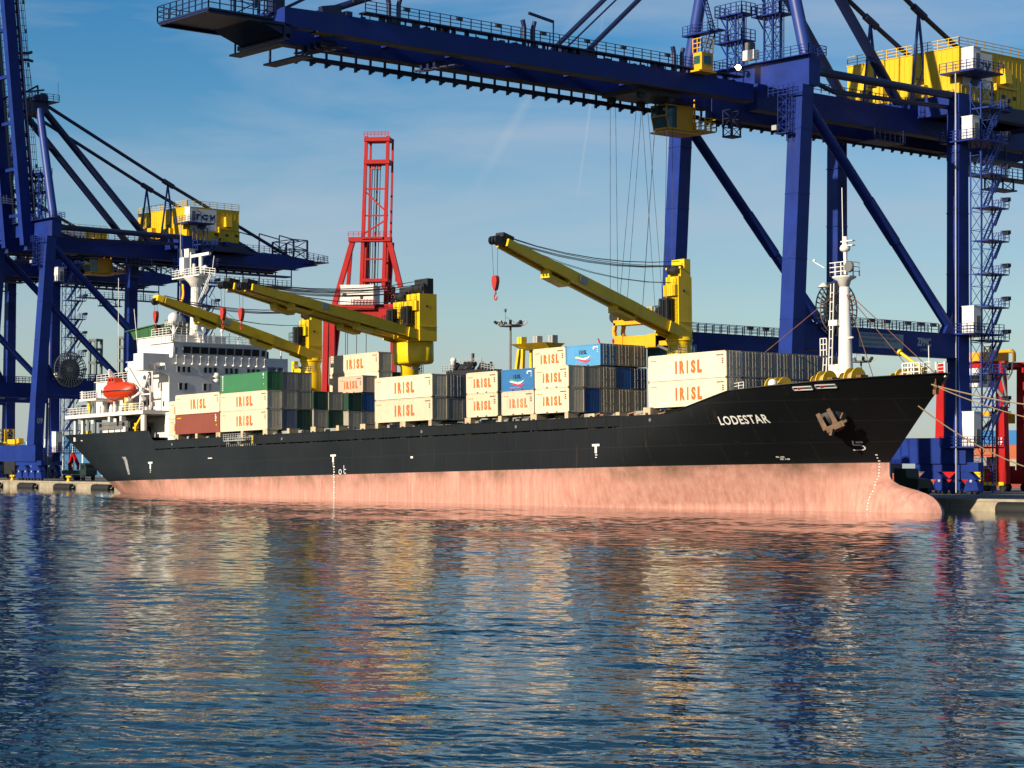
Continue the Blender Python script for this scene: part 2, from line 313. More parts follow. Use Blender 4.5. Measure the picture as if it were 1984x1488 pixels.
def thing(name, label, cat, loc=(0, 0, 0), rz=0.0, group=None):
    o = bpy.data.objects.new(name, None); COL.objects.link(o); o.location = loc; o.rotation_euler = (0, 0, rz); o.empty_display_size = 1.0
    o["label"] = label; o["category"] = cat
    if group: o["group"] = group
    return o
def tag(o, label, cat, group=None, kind=None):
    o["label"] = label; o["category"] = cat
    if group: o["group"] = group
    if kind: o["kind"] = kind
    return o
def structure(o): o["kind"] = "structure"; return o
def copy_tree(src, parent=None):
    c = src.copy(); COL.objects.link(c); c.parent = parent
    for ch in list(src.children): copy_tree(ch, c)
    return c

_tc = {}
def text2d(s, bold=0.0, spacing=1.0):
    """outline of a word as flat triangles, normalised to 0..1 x 0..1"""
    key = (s, bold, spacing)
    if key not in _tc:
        cu = bpy.data.curves.new("word", 'FONT'); cu.body = s; cu.offset = bold; cu.resolution_u = 3; cu.space_character = spacing
        o = bpy.data.objects.new("word", cu); COL.objects.link(o); dg = bpy.context.evaluated_depsgraph_get(); me = o.evaluated_get(dg).to_mesh()
        vs = [v.co.copy() for v in me.vertices]; fs = [tuple(p.vertices) for p in me.polygons]; o.evaluated_get(dg).to_mesh_clear()
        bpy.data.objects.remove(o); bpy.data.curves.remove(cu)
        x0 = min(v.x for v in vs); x1 = max(v.x for v in vs); y0 = min(v.y for v in vs); y1 = max(v.y for v in vs)
        _tc[key] = ([((v.x - x0) / (x1 - x0), (v.y - y0) / (y1 - y0)) for v in vs], fs)
    return _tc[key]
def word(mb, s, fn, bold=0.0, spacing=1.0, mi=0):
    vs, fs = text2d(s, bold, spacing); b = len(mb.v); mb.v += [tuple(fn(u, v)) for u, v in vs]
    for f in fs: mb.face(tuple(b + i for i in f), mi)
    return mb
def flat(o, du, dv):
    o = Vector(o); du = Vector(du); dv = Vector(dv); return lambda u, v: o + du * u + dv * v

# ------------------------------------------------------------------ the ship
TR = R(1.3)
SM = Matrix.Translation((-189.0, 165.0, 0.0)) @ Matrix.Rotation(-TR, 4, 'Y')      # ship frame: x to the bow, y to the quay, z up; trimmed by the stern
ship = thing("cargo_ship", "black hulled cargo ship with pink waterline paint, white stern house and yellow deck cranes", "ship", (-189.0, 165.0, 0.0))
ship.rotation_euler = (0, -TR, 0)

def stem(z): return 37.3 + max(0.0, (z - 4.4) * 0.9)
BULB = [(2.75, 37.35), (2.4, 37.8), (1.9, 38.8), (1.6, 40.2), (1.25, 41.7), (0.8, 42.9), (0.2, 43.7), (-0.5, 44.15), (-1.2, 44.3), (-2.2, 44.1), (-3.2, 43.2), (-4.2, 41.0), (-6, 37)]
def lerp_tab(z, tab):
    for (a, xa), (b, xb) in zip(tab[:-1], tab[1:]):
        if a >= z >= b: return xa + (xb - xa) * (a - z) / (a - b)
    return tab[0][1] if z > tab[0][0] else tab[-1][1]
def xend(z): return stem(z) if z >= 2.75 else lerp_tab(z, BULB)
def xstart(z):
    return lerp_tab(z, [(12.5, -123.2), (11.8, -122.6), (4.8, -115.2), (2.4, -112.6), (0, -108.5), (-6, -96)])
def half(x, z):
    zc = min(max(z, 0), 13) / 13
    xs = stem(z); x0 = -6 + zc * 29; p = 1.8 + zc * 0.6
    t = min(max((x - x0) / (xs - x0), 0), 1); b = 13 * (1 - t ** p)
    if z < 2.75 and x > 26:
        zt = 2.75
        for (za, xa), (zb, xb) in zip(BULB[:-1], BULB[1:]):
            if xa <= x <= xb: zt = za + (zb - za) * (x - xa) / (xb - xa); break
        zcen = -1.6; H = max(zt - zcen, 0.05) if x > 37.35 else 4.4
        q = max(0.0, 1 - ((z - zcen) / H) ** 2); w = 2.5 * min(1.0, (x - 26) / 9) * math.sqrt(max(0, 1 - max(0, (x - 37.0) / 7.4) ** 3))
        bb = w * math.sqrt(q); b = (b ** 2.2 + bb ** 2.2) ** (1 / 2.2)
    bt = lerp_tab(z, [(12, 12.2), (4.8, 8.9), (2.4, 7.4), (0, 4.5), (-6, 0.5)]); xa0 = lerp_tab(z, [(12, -98), (5, -92), (0, -74), (-6, -60)]); xs0 = xstart(z)
    if x < xa0:
        t = min(max((xa0 - x) / (xa0 - xs0), 0), 1); b = min(b, 13 - (13 - bt) * t ** 2.2)
    return max(b, 0.0)
def ztop(x):
    if x < -95.0: return 11.8 + (x + 95) * -0.004
    if x < -93.2: return 10.1 + 1.7 * (0.5 + 0.5 * math.cos(math.pi * (x + 95) / 1.8))
    if x < 17.5: return 10.1
    if x < 26.0: return 10.1 + 2.08 * (x - 17.5) / 8.5
    return 12.18 + 1.32 * (x - 26) / 19.5
HZ = [-5, -3.5, -2.4, -1.6, -1.1, -0.7, -0.35, 0.0, 0.35, 0.7, 1.05, 1.4, 1.7, 2.0, 2.3, 2.6, 3.0, 3.6, 4.4, 5.2, 6.2, 7.4, 8.8]
def hull_mesh():
    mb = MB(); NU = 96
    us = []
    for i in range(NU + 1):
        u = i / NU; us.append(0.5 * (1 - math.cos(math.pi * u)) * 0.55 + u * 0.45)
    grid = []
    for z in HZ:
        a, b = xstart(z), xend(z); row = []
        for k, u in enumerate(us):
            x = a + (b - a) * u; h = half(x, z) if k < NU else 0.0
            row.append((x, 13 - h, z))
        grid.append(row)
    for side in (0, 1):
        base = len(mb.v)
        for row in grid: mb.v += [(x, y if not side else 26 - y, z) for x, y, z in row]
        n = NU + 1
        for j in range(len(HZ) - 1):
            for i in range(NU):
                q = (base + j * n + i, base + j * n + i + 1, base + (j + 1) * n + i + 1, base + (j + 1) * n + i)
                mb.face(q if not side else q[::-1], 1 if HZ[j + 1] <= 4.41 else 0, True)
        tb = len(mb.v)
        if side == 0:      # flat transom
            for row in grid: mb.v += [row[0], (row[0][0], 26 - row[0][1], row[0][2])]
            for j in range(len(HZ) - 1): mb.face((tb + 2 * j, tb + 2 * j + 2, tb + 2 * j + 3, tb + 2 * j + 1), 1 if HZ[j + 1] <= 4.41 else 0)
    # upper strakes: forecastle and poop, following the sheer
    def strake(x_a, x_b, n, closed):
        NV = 7
        for side in (0, 1):
            base = len(mb.v)
            for j in range(NV + 1):
                for i in range(n + 1):
                    u = i / n
                    z = 9.0
                    for _ in range(6):
                        xb = stem(z) if x_b is None else x_b; xa = xstart(z) if x_a is None else x_a
                        x = xa + (xb - xa) * u; z = 8.8 + (ztop(x) - 8.8) * j / NV
                    h = half(x, z)
                    if x_b is None and i == n: h = 0.0
                    mb.v.append((x, 13 - h if not side else 13 + h, z))
            for j in range(NV):
                for i in range(n):
                    q = (base + j * (n + 1) + i, base + j * (n + 1) + i + 1, base + (j + 1) * (n + 1) + i + 1, base + (j + 1) * (n + 1) + i)
                    mb.face(q if not side else q[::-1], 0, True)
    strake(9.0, None, 44, True); strake(None, -92.9, 34, False)
    a = len(mb.v); x = xstart(8.8); x2 = xstart(11.9)
    for xx, zz in ((x, 8.8), (x2, ztop(x2))):
        h = half(xx, zz); mb.v += [(xx, 13 - h, zz), (xx, 13 + h, zz)]
    mb.face((a, a + 2, a + 3, a + 1), 0)
    return mb
hm = hull_mesh(); hull = hm.build("hull", [hull_b, hull_r], ship)
# bulwark plate along the waist, a freeing slot under it and a gap for the gangway
mb = MB()
for a, b in ((-92.9, -73.2), (-66.2, 9.0)):
    x = a
    while x < b - 0.01:
        e = min(x + 6.1, b); mb.box(x + 0.02, e - 0.02, 0.0, 0.12, 8.98, 10.1); x = e
    mb.box(a, b, -0.06, 0.2, 10.1, 10.2)
    x = a + 1
    while x < b: mb.box(x, x + 0.1, 0.12, 0.8, 8.8, 10.0); x += 1.9
    mb.box(a, b, 25.88, 26.0, 8.98, 10.1)
for x in (-88, -59, -27.5, -9, 14.2): mb.tube((x, -0.05, 9.5), (x, 0.1, 9.5), 0.2, n=12, mi=1)
mb.build("bulwark", [hull_b, steel], ship)
mb = MB(); mb.rail((-73.2, 0.1, 8.8), (-66.2, 0.1, 8.8), 1.2, 0.55, 0.04)
mb.box(-72.5, -66.8, -0.9, 0.0, 9.5, 9.62); mb.rail((-72.5, -0.9, 9.6), (-66.8, -0.9, 9.6), 0.9, 0.6, 0.035)
mb.build("gangway", steell, ship)
# decks
mb = MB(); pts = [(x, 13 - half(x, 8.8) + 0.15) for x in range(-118, 19, 4)]
up = [(x, y, 8.78) for x, y in pts] + [(x, 26 - y, 8.78) for x, y in reversed(pts)]
b0 = len(mb.v); mb.v += up; mb.face(tuple(range(b0, b0 + len(up))))
def deck_strip(xs, dz):
    prev = None
    for x in xs:
        z = ztop(x) - dz; h = max(half(x, z) - 0.12, 0.05); i = len(mb.v); mb.v += [(x, 13 - h, z), (x, 13 + h, z)]
        if prev is not None: mb.face((prev, i, i + 1, prev + 1))
        prev = i
deck_strip([17.6 + 1.4 * i for i in range(20)], 0.95); deck_strip([-126 + 1.9 * i for i in range(17)], 1.0)
i = len(mb.v); mb.v += [(17.6, 0.3, 8.8), (17.6, 25.7, 8.8), (17.6, 25.7, 9.2), (17.6, 0.3, 9.2)]; mb.face((i, i + 1, i + 2, i + 3))
mb.build("deck", deckd, ship)
# forecastle cap rail
mb = MB()
for s in (0, 1):
    prev = None
    for k in range(60):
        x = 18.4 + k * 0.4565; z = ztop(x); h = half(x, z); p = Vector((x, 13 - h if not s else 13 + h, z + 0.03))
        if prev is not None and (p - prev).length > 0.01: mb.beam(prev, p, 0.28, 0.1)
        prev = p
mb.build("cap_rail", hull_b, ship)

def on_hull(x, z, off=0.06): return (x, 13 - half(x, z) - off, z)
# lettering and marks painted on the side
mb = MB(); word(mb, "LODESTAR", lambda u, v: on_hull(23.75 + 5.35 * u, 8.62 + 0.92 * v + 0.10 * u, 0.08), bold=0.02, spacing=1.12)
mb.build("name_lettering", markw, ship)
def mark(fn, name="hull_mark"):
    mb = MB(); fn(mb); return mb.build(name, markw, ship)
for x in (5.2, -46.8, -94.2):
    def fn(mb):
        word(mb, "T", lambda u, v: on_hull(x - 0.62 + 1.25 * u, 6.02 + 1.05 * v), bold=0.05)
        for k, w_ in ((5.78, 0.36), (5.50, 0.26)): mb.hexa([on_hull(x - 0.1, k, .03), on_hull(x - 0.1 + w_, k, .03), on_hull(x - 0.1 + w_, k, .07), on_hull(x - 0.1, k, .07)] + [on_hull(x - 0.1, k + .10, .03), on_hull(x - 0.1 + w_, k + .10, .03), on_hull(x - 0.1 + w_, k + .10, .07), on_hull(x - 0.1, k + .10, .07)])
    mark(fn, "tug_mark")
def dots(xf, z0, z1, step, w=0.2, h=0.17):
    def fn(mb):
        z = z0; k = 0
        while z < z1:
            x = xf(z); ww = w * (1.0 if k % 2 else 1.5)
            mb.hexa([on_hull(x, z, .02), on_hull(x + ww, z, .02), on_hull(x + ww, z, .06), on_hull(x, z, .06), on_hull(x, z + h, .02), on_hull(x + ww, z + h, .02), on_hull(x + ww, z + h, .06), on_hull(x, z + h, .06)])
            z += step; k += 1
    return fn
mark(dots(lambda z: lerp_tab(z, [(6, 36.3), (5.3, 36.5), (4.4, 36.45), (3.3, 36.35), (2.6, 36.3), (1.7, 36.6), (0.6, 36.3), (-1, 36.15)]), -0.6, 5.3, 0.32, 0.12, 0.11), "draft_scale")
mark(dots(lambda z: -46.75, 0.6, 5.6, 0.34), "draft_scale")
def lines(mb):   # plimsoll ring and load line beside the midship scale
    for k in range(24):
        a = 2 * math.pi * k / 24; b = 2 * math.pi * (k + 1) / 24
        q = lambda r, t, o: on_hull(-45.2 + r * math.cos(t), 4.75 + r * math.sin(t), o)
        mb.hexa([q(.24, a, .02), q(.34, a, .02), q(.34, a, .06), q(.24, a, .06), q(.24, b, .02), q(.34, b, .02), q(.34, b, .06), q(.24, b, .06)])
    mb.box(-44.4, -43.9, -0.06, -0.02, 4.5, 4.6); mb.box(-44.4, -43.9, -0.06, -0.02, 5.0, 5.1); mb.box(-44.4, -44.3, -0.06, -0.02, 4.5, 5.6)
mark(lines, "load_line")
def bulb_mark(mb):
    c = [(0.0, 0.0), (1.25, 0.0), (1.62, 0.16), (1.75, 0.45), (1.62, 0.75), (1.25, 0.92), (0.35, 0.92), (0.62, 1.75)]
    for (a, b), (d, e) in zip(c[:-1], c[1:]):
        L = math.hypot(d - a, e - b); nx, ny = -(e - b) / L * .085, (d - a) / L * .085
        q = lambda u, v, o: on_hull(34.9 + u * 0.62, 5.75 + v * .56, o)
        mb.hexa([q(a + nx, b + ny, .02), q(a - nx, b - ny, .02), q(d - nx, e - ny, .02), q(d + nx, e + ny, .02), q(a + nx, b + ny, .07), q(a - nx, b - ny, .07), q(d - nx, e - ny, .07), q(d + nx, e + ny, .07)])
    word(mb, "808", lambda u, v: on_hull(35.45 + 0.6 * u, 6.45 + 0.22 * v), bold=0.03)
mark(bulb_mark, "bulb_mark")
def small(mb):
    word(mb, "FR 150", lambda u, v: on_hull(27.6 + 0.8 * u, 5.05 + 0.16 * v), bold=.03); word(mb, "FR 140", lambda u, v: on_hull(27.9 + 0.9 * u, 4.82 + 0.16 * v), bold=.03)
    mb.box(-29.8, -29.3, -.06, -.02, 6.2, 6.45); mb.box(-78, -76.9, -.06, -.02, 7.2, 7.32)
mark(small, "frame_mark")
# scraped patch by the stern quarter
mb = MB()
for k, (x0, x1, z0, z1) in enumerate(((-102.6, -101.5, 5.3, 7.6), (-103.2, -101.9, 7.3, 8.0))):
    mb.hexa([on_hull(x0 + .9, z0, .02), on_hull(x1 + .5, z0, .02), on_hull(x1 + .5, z0, .05), on_hull(x0 + .9, z0, .05), on_hull(x0, z1, .02), on_hull(x1, z1, .02), on_hull(x1, z1, .05), on_hull(x0, z1, .05)])
mb.build("scrape_patch", M("scraped_paint", (0.26, 0.27, 0.28), 0.7, 0.5, 2.2, stain=(0.03, 0.03, 0.03), stain_amt=1.0, stain_scale=2.5), ship)
# fairleads in the forecastle bulwark
for x in (34.1, 36.2):
    mb = MB(); zc = ztop(x) - 0.55
    fr = [on_hull(x - .85, zc - 0.18, .02), on_hull(x + .85, zc - 0.14, .02), on_hull(x + .85, zc + 0.16, .02), on_hull(x - .85, zc + 0.12, .02)]
    fo = [(p[0], p[1] - 0.1, p[2]) for p in fr]; mb.prism(fr, fo, 1)
    for i in range(4): mb.beam(fo[i], fo[(i + 1) % 4], 0.13, mi=0)
    mb.tube((fo[0][0] + .4, fo[0][1] - .02, zc), (fo[1][0] - .4, fo[1][1] - .02, zc + .03), 0.1, mi=2)
    mb.build("fairlead", [steell, dark, hookred], ship)

# anchor and its bolster
ax, az = 34.8, 9.2
mb = MB(); c = Vector(on_hull(ax, az, -0.25)); nx = Vector((0.55, -0.80, 0.05)).normalized()
t1 = nx.cross(Vector((0, 0, 1))).normalized(); t2 = t1.cross(nx)
rows = []
for k in range(7):
    a = k / 6 * math.pi / 2; rows.append((1.55 * math.cos(a) + 0.02, 0.75 * math.sin(a)))
b0 = len(mb.v)
for r, h in rows:
    for i in range(20):
        a = 2 * math.pi * i / 20; mb.v.append(tuple(c + nx * h + t1 * r * math.cos(a) * 1.1 + t2 * r * math.sin(a)))
for k in range(6):
    for i in range(20): mb.face((b0 + k * 20 + i, b0 + k * 20 + (i + 1) % 20, b0 + (k + 1) * 20 + (i + 1) % 20, b0 + (k + 1) * 20 + i), 0, True)
mb.build("anchor_bolster", hull_b, ship)
mb = MB(); o = c + nx * 1.0
def ap(u, v, w=0.0): return o + t1 * -u + t2 * v + nx * w
mb.beam(ap(0.1, 0.35, -.5), ap(0.35, -1.2, .25), 0.42, 0.5)                       # shank
mb.beam(ap(-0.55, -1.5, .25), ap(1.25, -0.75, .25), 0.5, 0.62)                     # crown
mb.beam(ap(-0.62, -1.45, .25), ap(-1.45, 0.25, .45), 0.50, 0.55, 0.12, 0.42)       # flukes
mb.beam(ap(0.55, -1.0, .25), ap(-0.35, 0.75, .45), 0.46, 0.5, 0.12, 0.4)
mb.beam(ap(0.0, -1.35, .3), ap(-0.05, -2.05, .3), 0.75, 0.5, 0.3, 0.3)
mb.beam(ap(0.9, -.85, .3), ap(1.55, -.45, .2), 0.5, 0.35, 0.3, 0.25)
mb.tube(ap(0.9, -.3, .2), ap(1.15, 0.35, .1), 0.09, mi=0)
mb.build("anchor", anchorm, ship)

# hatch coamings, covers and container pedestals
for a, b in ((-90.5, -76.5), (-74.8, -58.0), (-56.5, -49.5), (-41.5, -26.8), (-19.6, -6.4), (-5.6, 3.0), (8.2, 17.3)):
    mb = MB(); mb.box(a, b, 2.6, 23.4, 8.8, 9.9); mb.box(a + .3, b - .3, 2.9, 23.1, 9.9, 10.75)
    x = a + .4
    while x < b - .3: mb.box(x, x + .12, 2.25, 2.6, 8.9, 9.85); x += 1.05
    mb.box(a, b, 2.2, 2.6, 9.78, 9.9)
    mb.build("hatch_cover", deckg, ship)
k = 0
for x in (-87.6, -82, -76.1, -69.8, -63.9, -58.2, -52.2, -46.5, -40.8, -37.7, -32.1, -26.4, -18.8, -12.6, -6.3, -0.4, 3.9, 8.4, 13.2):
    mb = MB(); w_ = 1.15 if k % 2 == 0 else 0.62; top = 10.93 if x < 2 or x > 12.5 else 10.6
    mb.box(x - w_ / 2, x + w_ / 2, 0.45, 0.6, 8.8, top); mb.box(x - w_ / 2, x - w_ / 2 + .16, .6, 1.9, 8.8, top); mb.box(x + w_ / 2 - .16, x + w_ / 2, .6, 1.9, 8.8, top)
    mb.box(x - w_ / 2, x + w_ / 2, .6, 2.2, top - .14, top - .003)
    if w_ > 1: mb.box(x - .22, x + .22, 0.43, 0.452, 9.0, 10.35, 1)
    mb.box(x - w_ / 2 - .05, x + w_ / 2 + .05, .42, .7, 8.8, 9.0)
    mb.build("container_pedestal", [cream, dark], ship); k += 1
rnd = random.Random(3)
x = -89.0
while x < 16:
    mb = MB(); kind = rnd.randrange(6); y = 1.15 + rnd.random() * .6
    if kind == 0: mb.box(x, x + 1.6, y, y + .7, 8.8, 9.9 + rnd.random() * .5, 0)
    elif kind == 1: mb.tube((x, y, 8.8), (x, y, 10.2), .22, mi=0); mb.tube((x, y, 10.2), (x, y - .1, 10.5), .34, .34, mi=0)
    elif kind == 2: mb.box(x, x + .35, y, y + .35, 8.8, 10.3, 1)
    elif kind == 3: mb.beam((x, y, 8.9), (x + 1.5, y + .3, 10.6), .16, mi=2)
    elif kind == 4: mb.box(x, x + 2.2, y, y + .4, 9.3, 9.9, 0); mb.box(x + .2, x + .5, y, y + .3, 9.9, 10.3, 2)
    else: mb.beam((x, y, 10.2), (x + 2.4, y, 10.25), .12, mi=0); mb.tube((x + .5, y, 8.8), (x + .5, y, 10.2), .1, mi=2)
    mb.build(("deck_locker", "deck_vent", "bollard", "stay_bar", "deck_box", "pipe_stand")[kind], [deckg, yellow, dark], ship)
    x += 0.8 + rnd.random() * 1.1
mb = MB()
for q in range(46):
    x = 3 + rnd.random() * 10; y = .5 + rnd.random() * 3.5; z = 9.4 + rnd.random() * 1.0; a = rnd.random() * .7 - .35; L = 1 + rnd.random() * 2.2
    mb.beam((x, y, z), (x + L * math.cos(a), y + L * math.sin(a), z + rnd.random() * .5 - .2), .16, .12, mi=0)
mb.build("timber_pile", wood, ship)

# --- deck cranes (fixed to the ship: parts), jibs swung out over the water
def deck_crane(cx, cy, base_z, slew_z, top_z, tip, twin=False, tower_w=2.05, black_top=False, hook_drop=3.2, sheave=True):
    """one pedestal crane; the tower is the part, its jib, cab, hook and ropes are sub-parts"""
    mb = MB()
    if not twin:
        mb.lathe((cx, cy, base_z), [(1.55, 0), (1.55, slew_z - base_z - 1.9), (1.35, slew_z - base_z - 0.5), (1.5, slew_z - base_z - 0.25), (1.5, slew_z - base_z)], 24)
        mb.lathe((cx, cy, slew_z - .02), [(1.62, 0), (1.62, .22), (1.4, .24), (1.4, .5)], 24)
        mb.beam((cx - 1.1, cy - .4, slew_z - 1.1), (cx - 2.1, cy - 1.6, slew_z - .4), .3, mi=1); mb.rail((cx + .4, cy - 1.9, slew_z - 1.6), (cx + 1.9, cy - .6, slew_z - 1.6), 1.0, .8, .04, mi=1)
    w_ = tower_w / 2
    mb.box(cx - w_, cx + w_, cy - w_, cy + w_, slew_z + .3, top_z)
    mb.box(cx - w_ - .06, cx + w_ + .06, cy - w_ - .06, cy + w_ + .06, slew_z + 2.2, slew_z + 2.3)
    mb.box(cx - w_ + .1, cx + w_ - .1, cy - w_ - .5, cy - w_, top_z - 2.3, top_z - 1.0)          # housing over the cab
    mb.ladder((cx + .55, cy - w_ - .07, slew_z + 1.0), (cx + .55, cy - w_ - .07, top_z - .3), (1, 0, 0), .5, .42, .03)
    hm_ = 2 if black_top else 0
    mb.box(cx - w_, cx - w_ + .4, cy - .7, cy + .9, top_z, top_z + 1.0, hm_); mb.box(cx + w_ - .4, cx + w_, cy - .7, cy + .9, top_z, top_z + 1.0, hm_)
    mb.box(cx - w_, cx + w_, cy - .1, cy + .9, top_z + .95, top_z + 2.1, hm_); mb.tube((cx - w_ + .1, cy - .5, top_z + .8), (cx + w_ - .1, cy - .5, top_z + .8), .55, n=14, mi=2)
    mb.box(cx - w_ - .2, cx + w_ + .2, cy - .9, cy - .75, top_z + .9, top_z + 1.15, hm_)
    mb.tube((cx + w_, cy - .2, top_z - 1.7), (cx + w_ + .03, cy - .2, top_z - 1.7), .17, n=10, mi=2)
    tower = mb.build("deck_crane", [yellow, steel, dark], ship)
    # operator cab
    mb = MB(); z0 = slew_z + 2.4; y1 = cy - w_ - .02
    mb.box(cx - .95, cx + .45, y1 - 1.3, y1, z0, z0 + .25, 0); mb.box(cx - .95, cx + .45, y1 - 1.3, y1, z0 + 2.35, z0 + 2.6, 0)
    mb.box(cx - .85, cx + .35, y1 - 1.2, y1 - .02, z0 + .25, z0 + 2.35, 1)
    for x, y in ((cx - .92, y1 - 1.27), (cx + .42, y1 - 1.27), (cx - .25, y1 - 1.27), (cx + .42, y1 - .6)): mb.beam((x, y, z0 + .2), (x, y, z0 + 2.4), .1, mi=0)
    mb.rail((cx - 1.9, y1 - 1.3, z0), (cx - .95, y1 - 1.3, z0), 1.8, .5, .035, 3, mi=0); mb.rail((cx - 1.9, y1 - 1.3, z0), (cx - 1.9, y1, z0), 1.8, .7, .035, 3, mi=0); mb.box(cx - 1.9, cx - .95, y1 - 1.3, y1, z0 - .1, z0)
    mb.build("cab", [dark, glass], tower)
    # jib: two tapered box girders joined by cross pieces, with two resting brackets below
    P0 = Vector((cx, cy - w_ - .1, slew_z + 1.25)); P1 = Vector(tip); d = (P1 - P0).normalized(); L = (P1 - P0).length; sx = Vector((1, 0, 0)); up = sx.cross(d); up = up if up.z > 0 else -up
    mb = MB()
    def pt(s, a, b): return P0 + d * s + sx * a + up * b
    segs = [(0, .62, 1.05), (L * .24, .72, 1.35), (L * .62, .66, 1.25), (L * .96, .55, .85)]
    for off in (-.82, .82):
        for (s0, w0, h0), (s1, w1, h1) in zip(segs[:-1], segs[1:]):
            mb.beam(pt(s0, off, 0), pt(s1, off * .92, 0), w0 * .72, h0, w1 * .72, h1, up=up)
    for s in (L * .12, L * .3, L * .48, L * .64, L * .8, L * .93): mb.beam(pt(s, -.9, .1), pt(s, .9, .1), .5, .35)
    mb.hexa([pt(L * .02, -1.1, .52), pt(L * .02, 1.1, .52), pt(L * .95, .75, .4), pt(L * .95, -.75, .4), pt(L * .02, -1.1, .58), pt(L * .02, 1.1, .58), pt(L * .95, .75, .46), pt(L * .95, -.75, .46)])
    mb.beam(pt(-.6, -1.15, -.1), pt(1.6, -1.15, -.1), .2, 1.3, up=up); mb.beam(pt(-.6, 1.15, -.1), pt(1.6, 1.15, -.1), .2, 1.3, up=up)
    mb.beam(pt(L * .535, 1.17, .05), pt(L * .575, 1.17, .05), .02, .7, mi=1, up=up)
    mb.build("jib", [yellow, steell], tower)
    for s in (L * .285, L * .665):
        mb = MB(); mb.beam(pt(s - 1.5, -.2, -1.1), pt(s + 1.4, -.2, -1.1), 1.5, .42, up=up); mb.beam(pt(s - 1.5, -.2, -1.0), pt(s - 1.9, -.2, -.35), 1.5, .3, up=up); mb.beam(pt(s + 1.3, -.2, -1.0), pt(s + 1.6, -.2, -.2), 1.5, .3, up=up)
        mb.build("jib_bracket", yellow, tower)
    mb = MB()
    hd = pt(L * .97, 0, 0)
    if sheave:
        mb.beam(hd, P1 + d * .1, 1.3, .8, .8, .6, up=up)
        for o in (-.5, 0, .5): mb.tube(P1 + sx * (o - .12) - up * .1, P1 + sx * (o + .12) - up * .1, .48, n=16)
        mb.beam(pt(L * .93, 0, .75), pt(L * .985, 0, .7), 1.3, .5, up=up)
    else:
        mb.beam(hd, P1 + d * .1, 1.7, .9, 1.4, .8, up=up, mi=1); mb.tube(P1 - sx * .3 - up * .5, P1 + sx * .3 - up * .5, .5, n=14)
    mb.build("jib_head", [dark, yellow], tower)
    # luffing and hoisting ropes
    T = Vector((cx, cy - .6, top_z + 1.3)); h = P1 - d * .9 + up * .6
    for o in (-.75, -.6, -.45, .45, .6, .75):
        mb = MB()
        q = [h + sx * o]; e = T + sx * o * 1.1 + Vector((0, 0, (o > .5) * .5)); sag = .7 + .5 * abs(o)
        q = [(h + sx * o).lerp(e, i / 6) - Vector((0, 0, sag * 4 * (i / 6) * (1 - i / 6))) for i in range(7)]; mb.path(q, .035, 4); mb.build("luffing_rope", wire_m, tower)
    for o in (-.2, .2):
        e = T + sx * o - Vector((0, 0, 2.0)); q = [(h + sx * o).lerp(e, i / 6) - Vector((0, 0, 2.2 * 4 * (i / 6) * (1 - i / 6) * .6)) for i in range(7)]; mb = MB(); mb.path(q, .03, 4); mb.build("hoisting_rope", wire_m, tower)
    hk = P1 - Vector((0, 0, hook_drop))
    for o in (-.32, .32): mb = MB(); mb.tube(P1 + sx * o * 1.6 - up * .2, hk + sx * o, .03, n=4); mb.build("hook_rope", wire_m, tower)
    mb = MB(); prof = [(-.24, 0), (-.4, -.2), (-.43, -.7), (-.24, -1.35), (-.1, -1.6), (.1, -1.6), (.24, -1.35), (.43, -.7), (.4, -.2), (.24, 0)]
    mb.prism([hk + sx * a + Vector((0, -.22, b)) for a, b in prof], [hk + sx * a + Vector((0, .22, b)) for a, b in prof])
    mb.tube(hk - Vector((0, 0, 1.5)), hk - Vector((0, 0, 2.05)), .1); g = hk - Vector((0, 0, 2.35))
    ring = [g + Vector((.24 * math.cos(a), 0, .32 * math.sin(a))) for a in [math.radians(q) for q in range(80, 400, 32)]]
    mb.path(ring, .075, 6)
    mb.build("hook_block", hookred, tower)
    return tower
deck_crane(-71.0, 13.0, 9.5, 21.2, 27.2, (-70.5, -13.0, 29.0), sheave=False, hook_drop=1.8, tower_w=2.35)
deck_crane(5.6, 13.0, 9.5, 19.3, 26.9, (6.9, -16.0, 29.2), hook_drop=4.0, tower_w=2.15)
# twin crane: two towers on one slewing platform
deck_crane(-48.6, 13.3, 20.7, 22.1, 28.1, (-46.9, -17.0, 28.7), True, black_top=True, hook_drop=3.0, tower_w=2.3)
deck_crane(-43.9, 12.6, 20.7, 22.1, 28.8, (-42.6, -17.0, 28.2), True, black_top=True, hook_drop=2.9, tower_w=2.9)
mb = MB(); mb.lathe((-47.2, 13, 9.5), [(1.25, 0), (1.25, 9.6), (1.5, 9.9), (1.5, 10.2)], 28)
out = []
for i in range(40):
    a = 2 * math.pi * i / 40; out.append((-46.2 + (3.4 if math.cos(a) > 0 else 3.9) * math.cos(a), 13 + 2.15 * math.sin(a)))
b0 = len(mb.v)
for z, k in ((19.5, .93), (19.8, 1.0), (22.3, 1.0), (22.4, .97)):
    mb.v += [(-46.2 + (x + 46.2) * k, 13 + (y - 13) * k, z) for x, y in out]
for r_ in range(3):
    for i in range(40): mb.face((b0 + r_ * 40 + i, b0 + r_ * 40 + (i + 1) % 40, b0 + (r_ + 1) * 40 + (i + 1) % 40, b0 + (r_ + 1) * 40 + i), 0, True)
mb.face(tuple(b0 + i for i in reversed(range(40)))); mb.face(tuple(b0 + 120 + i for i in range(40)))
mb.rail((-44.6, 12.5, 18.0), (-42.6, 11.8, 18.0), 1.1, .8, .04, mi=1); mb.beam((-45.4, 12, 18.9), (-43.2, 11.5, 18.6), .3, mi=1)
mb.build("twin_crane_turntable", [yellow, steel], ship)
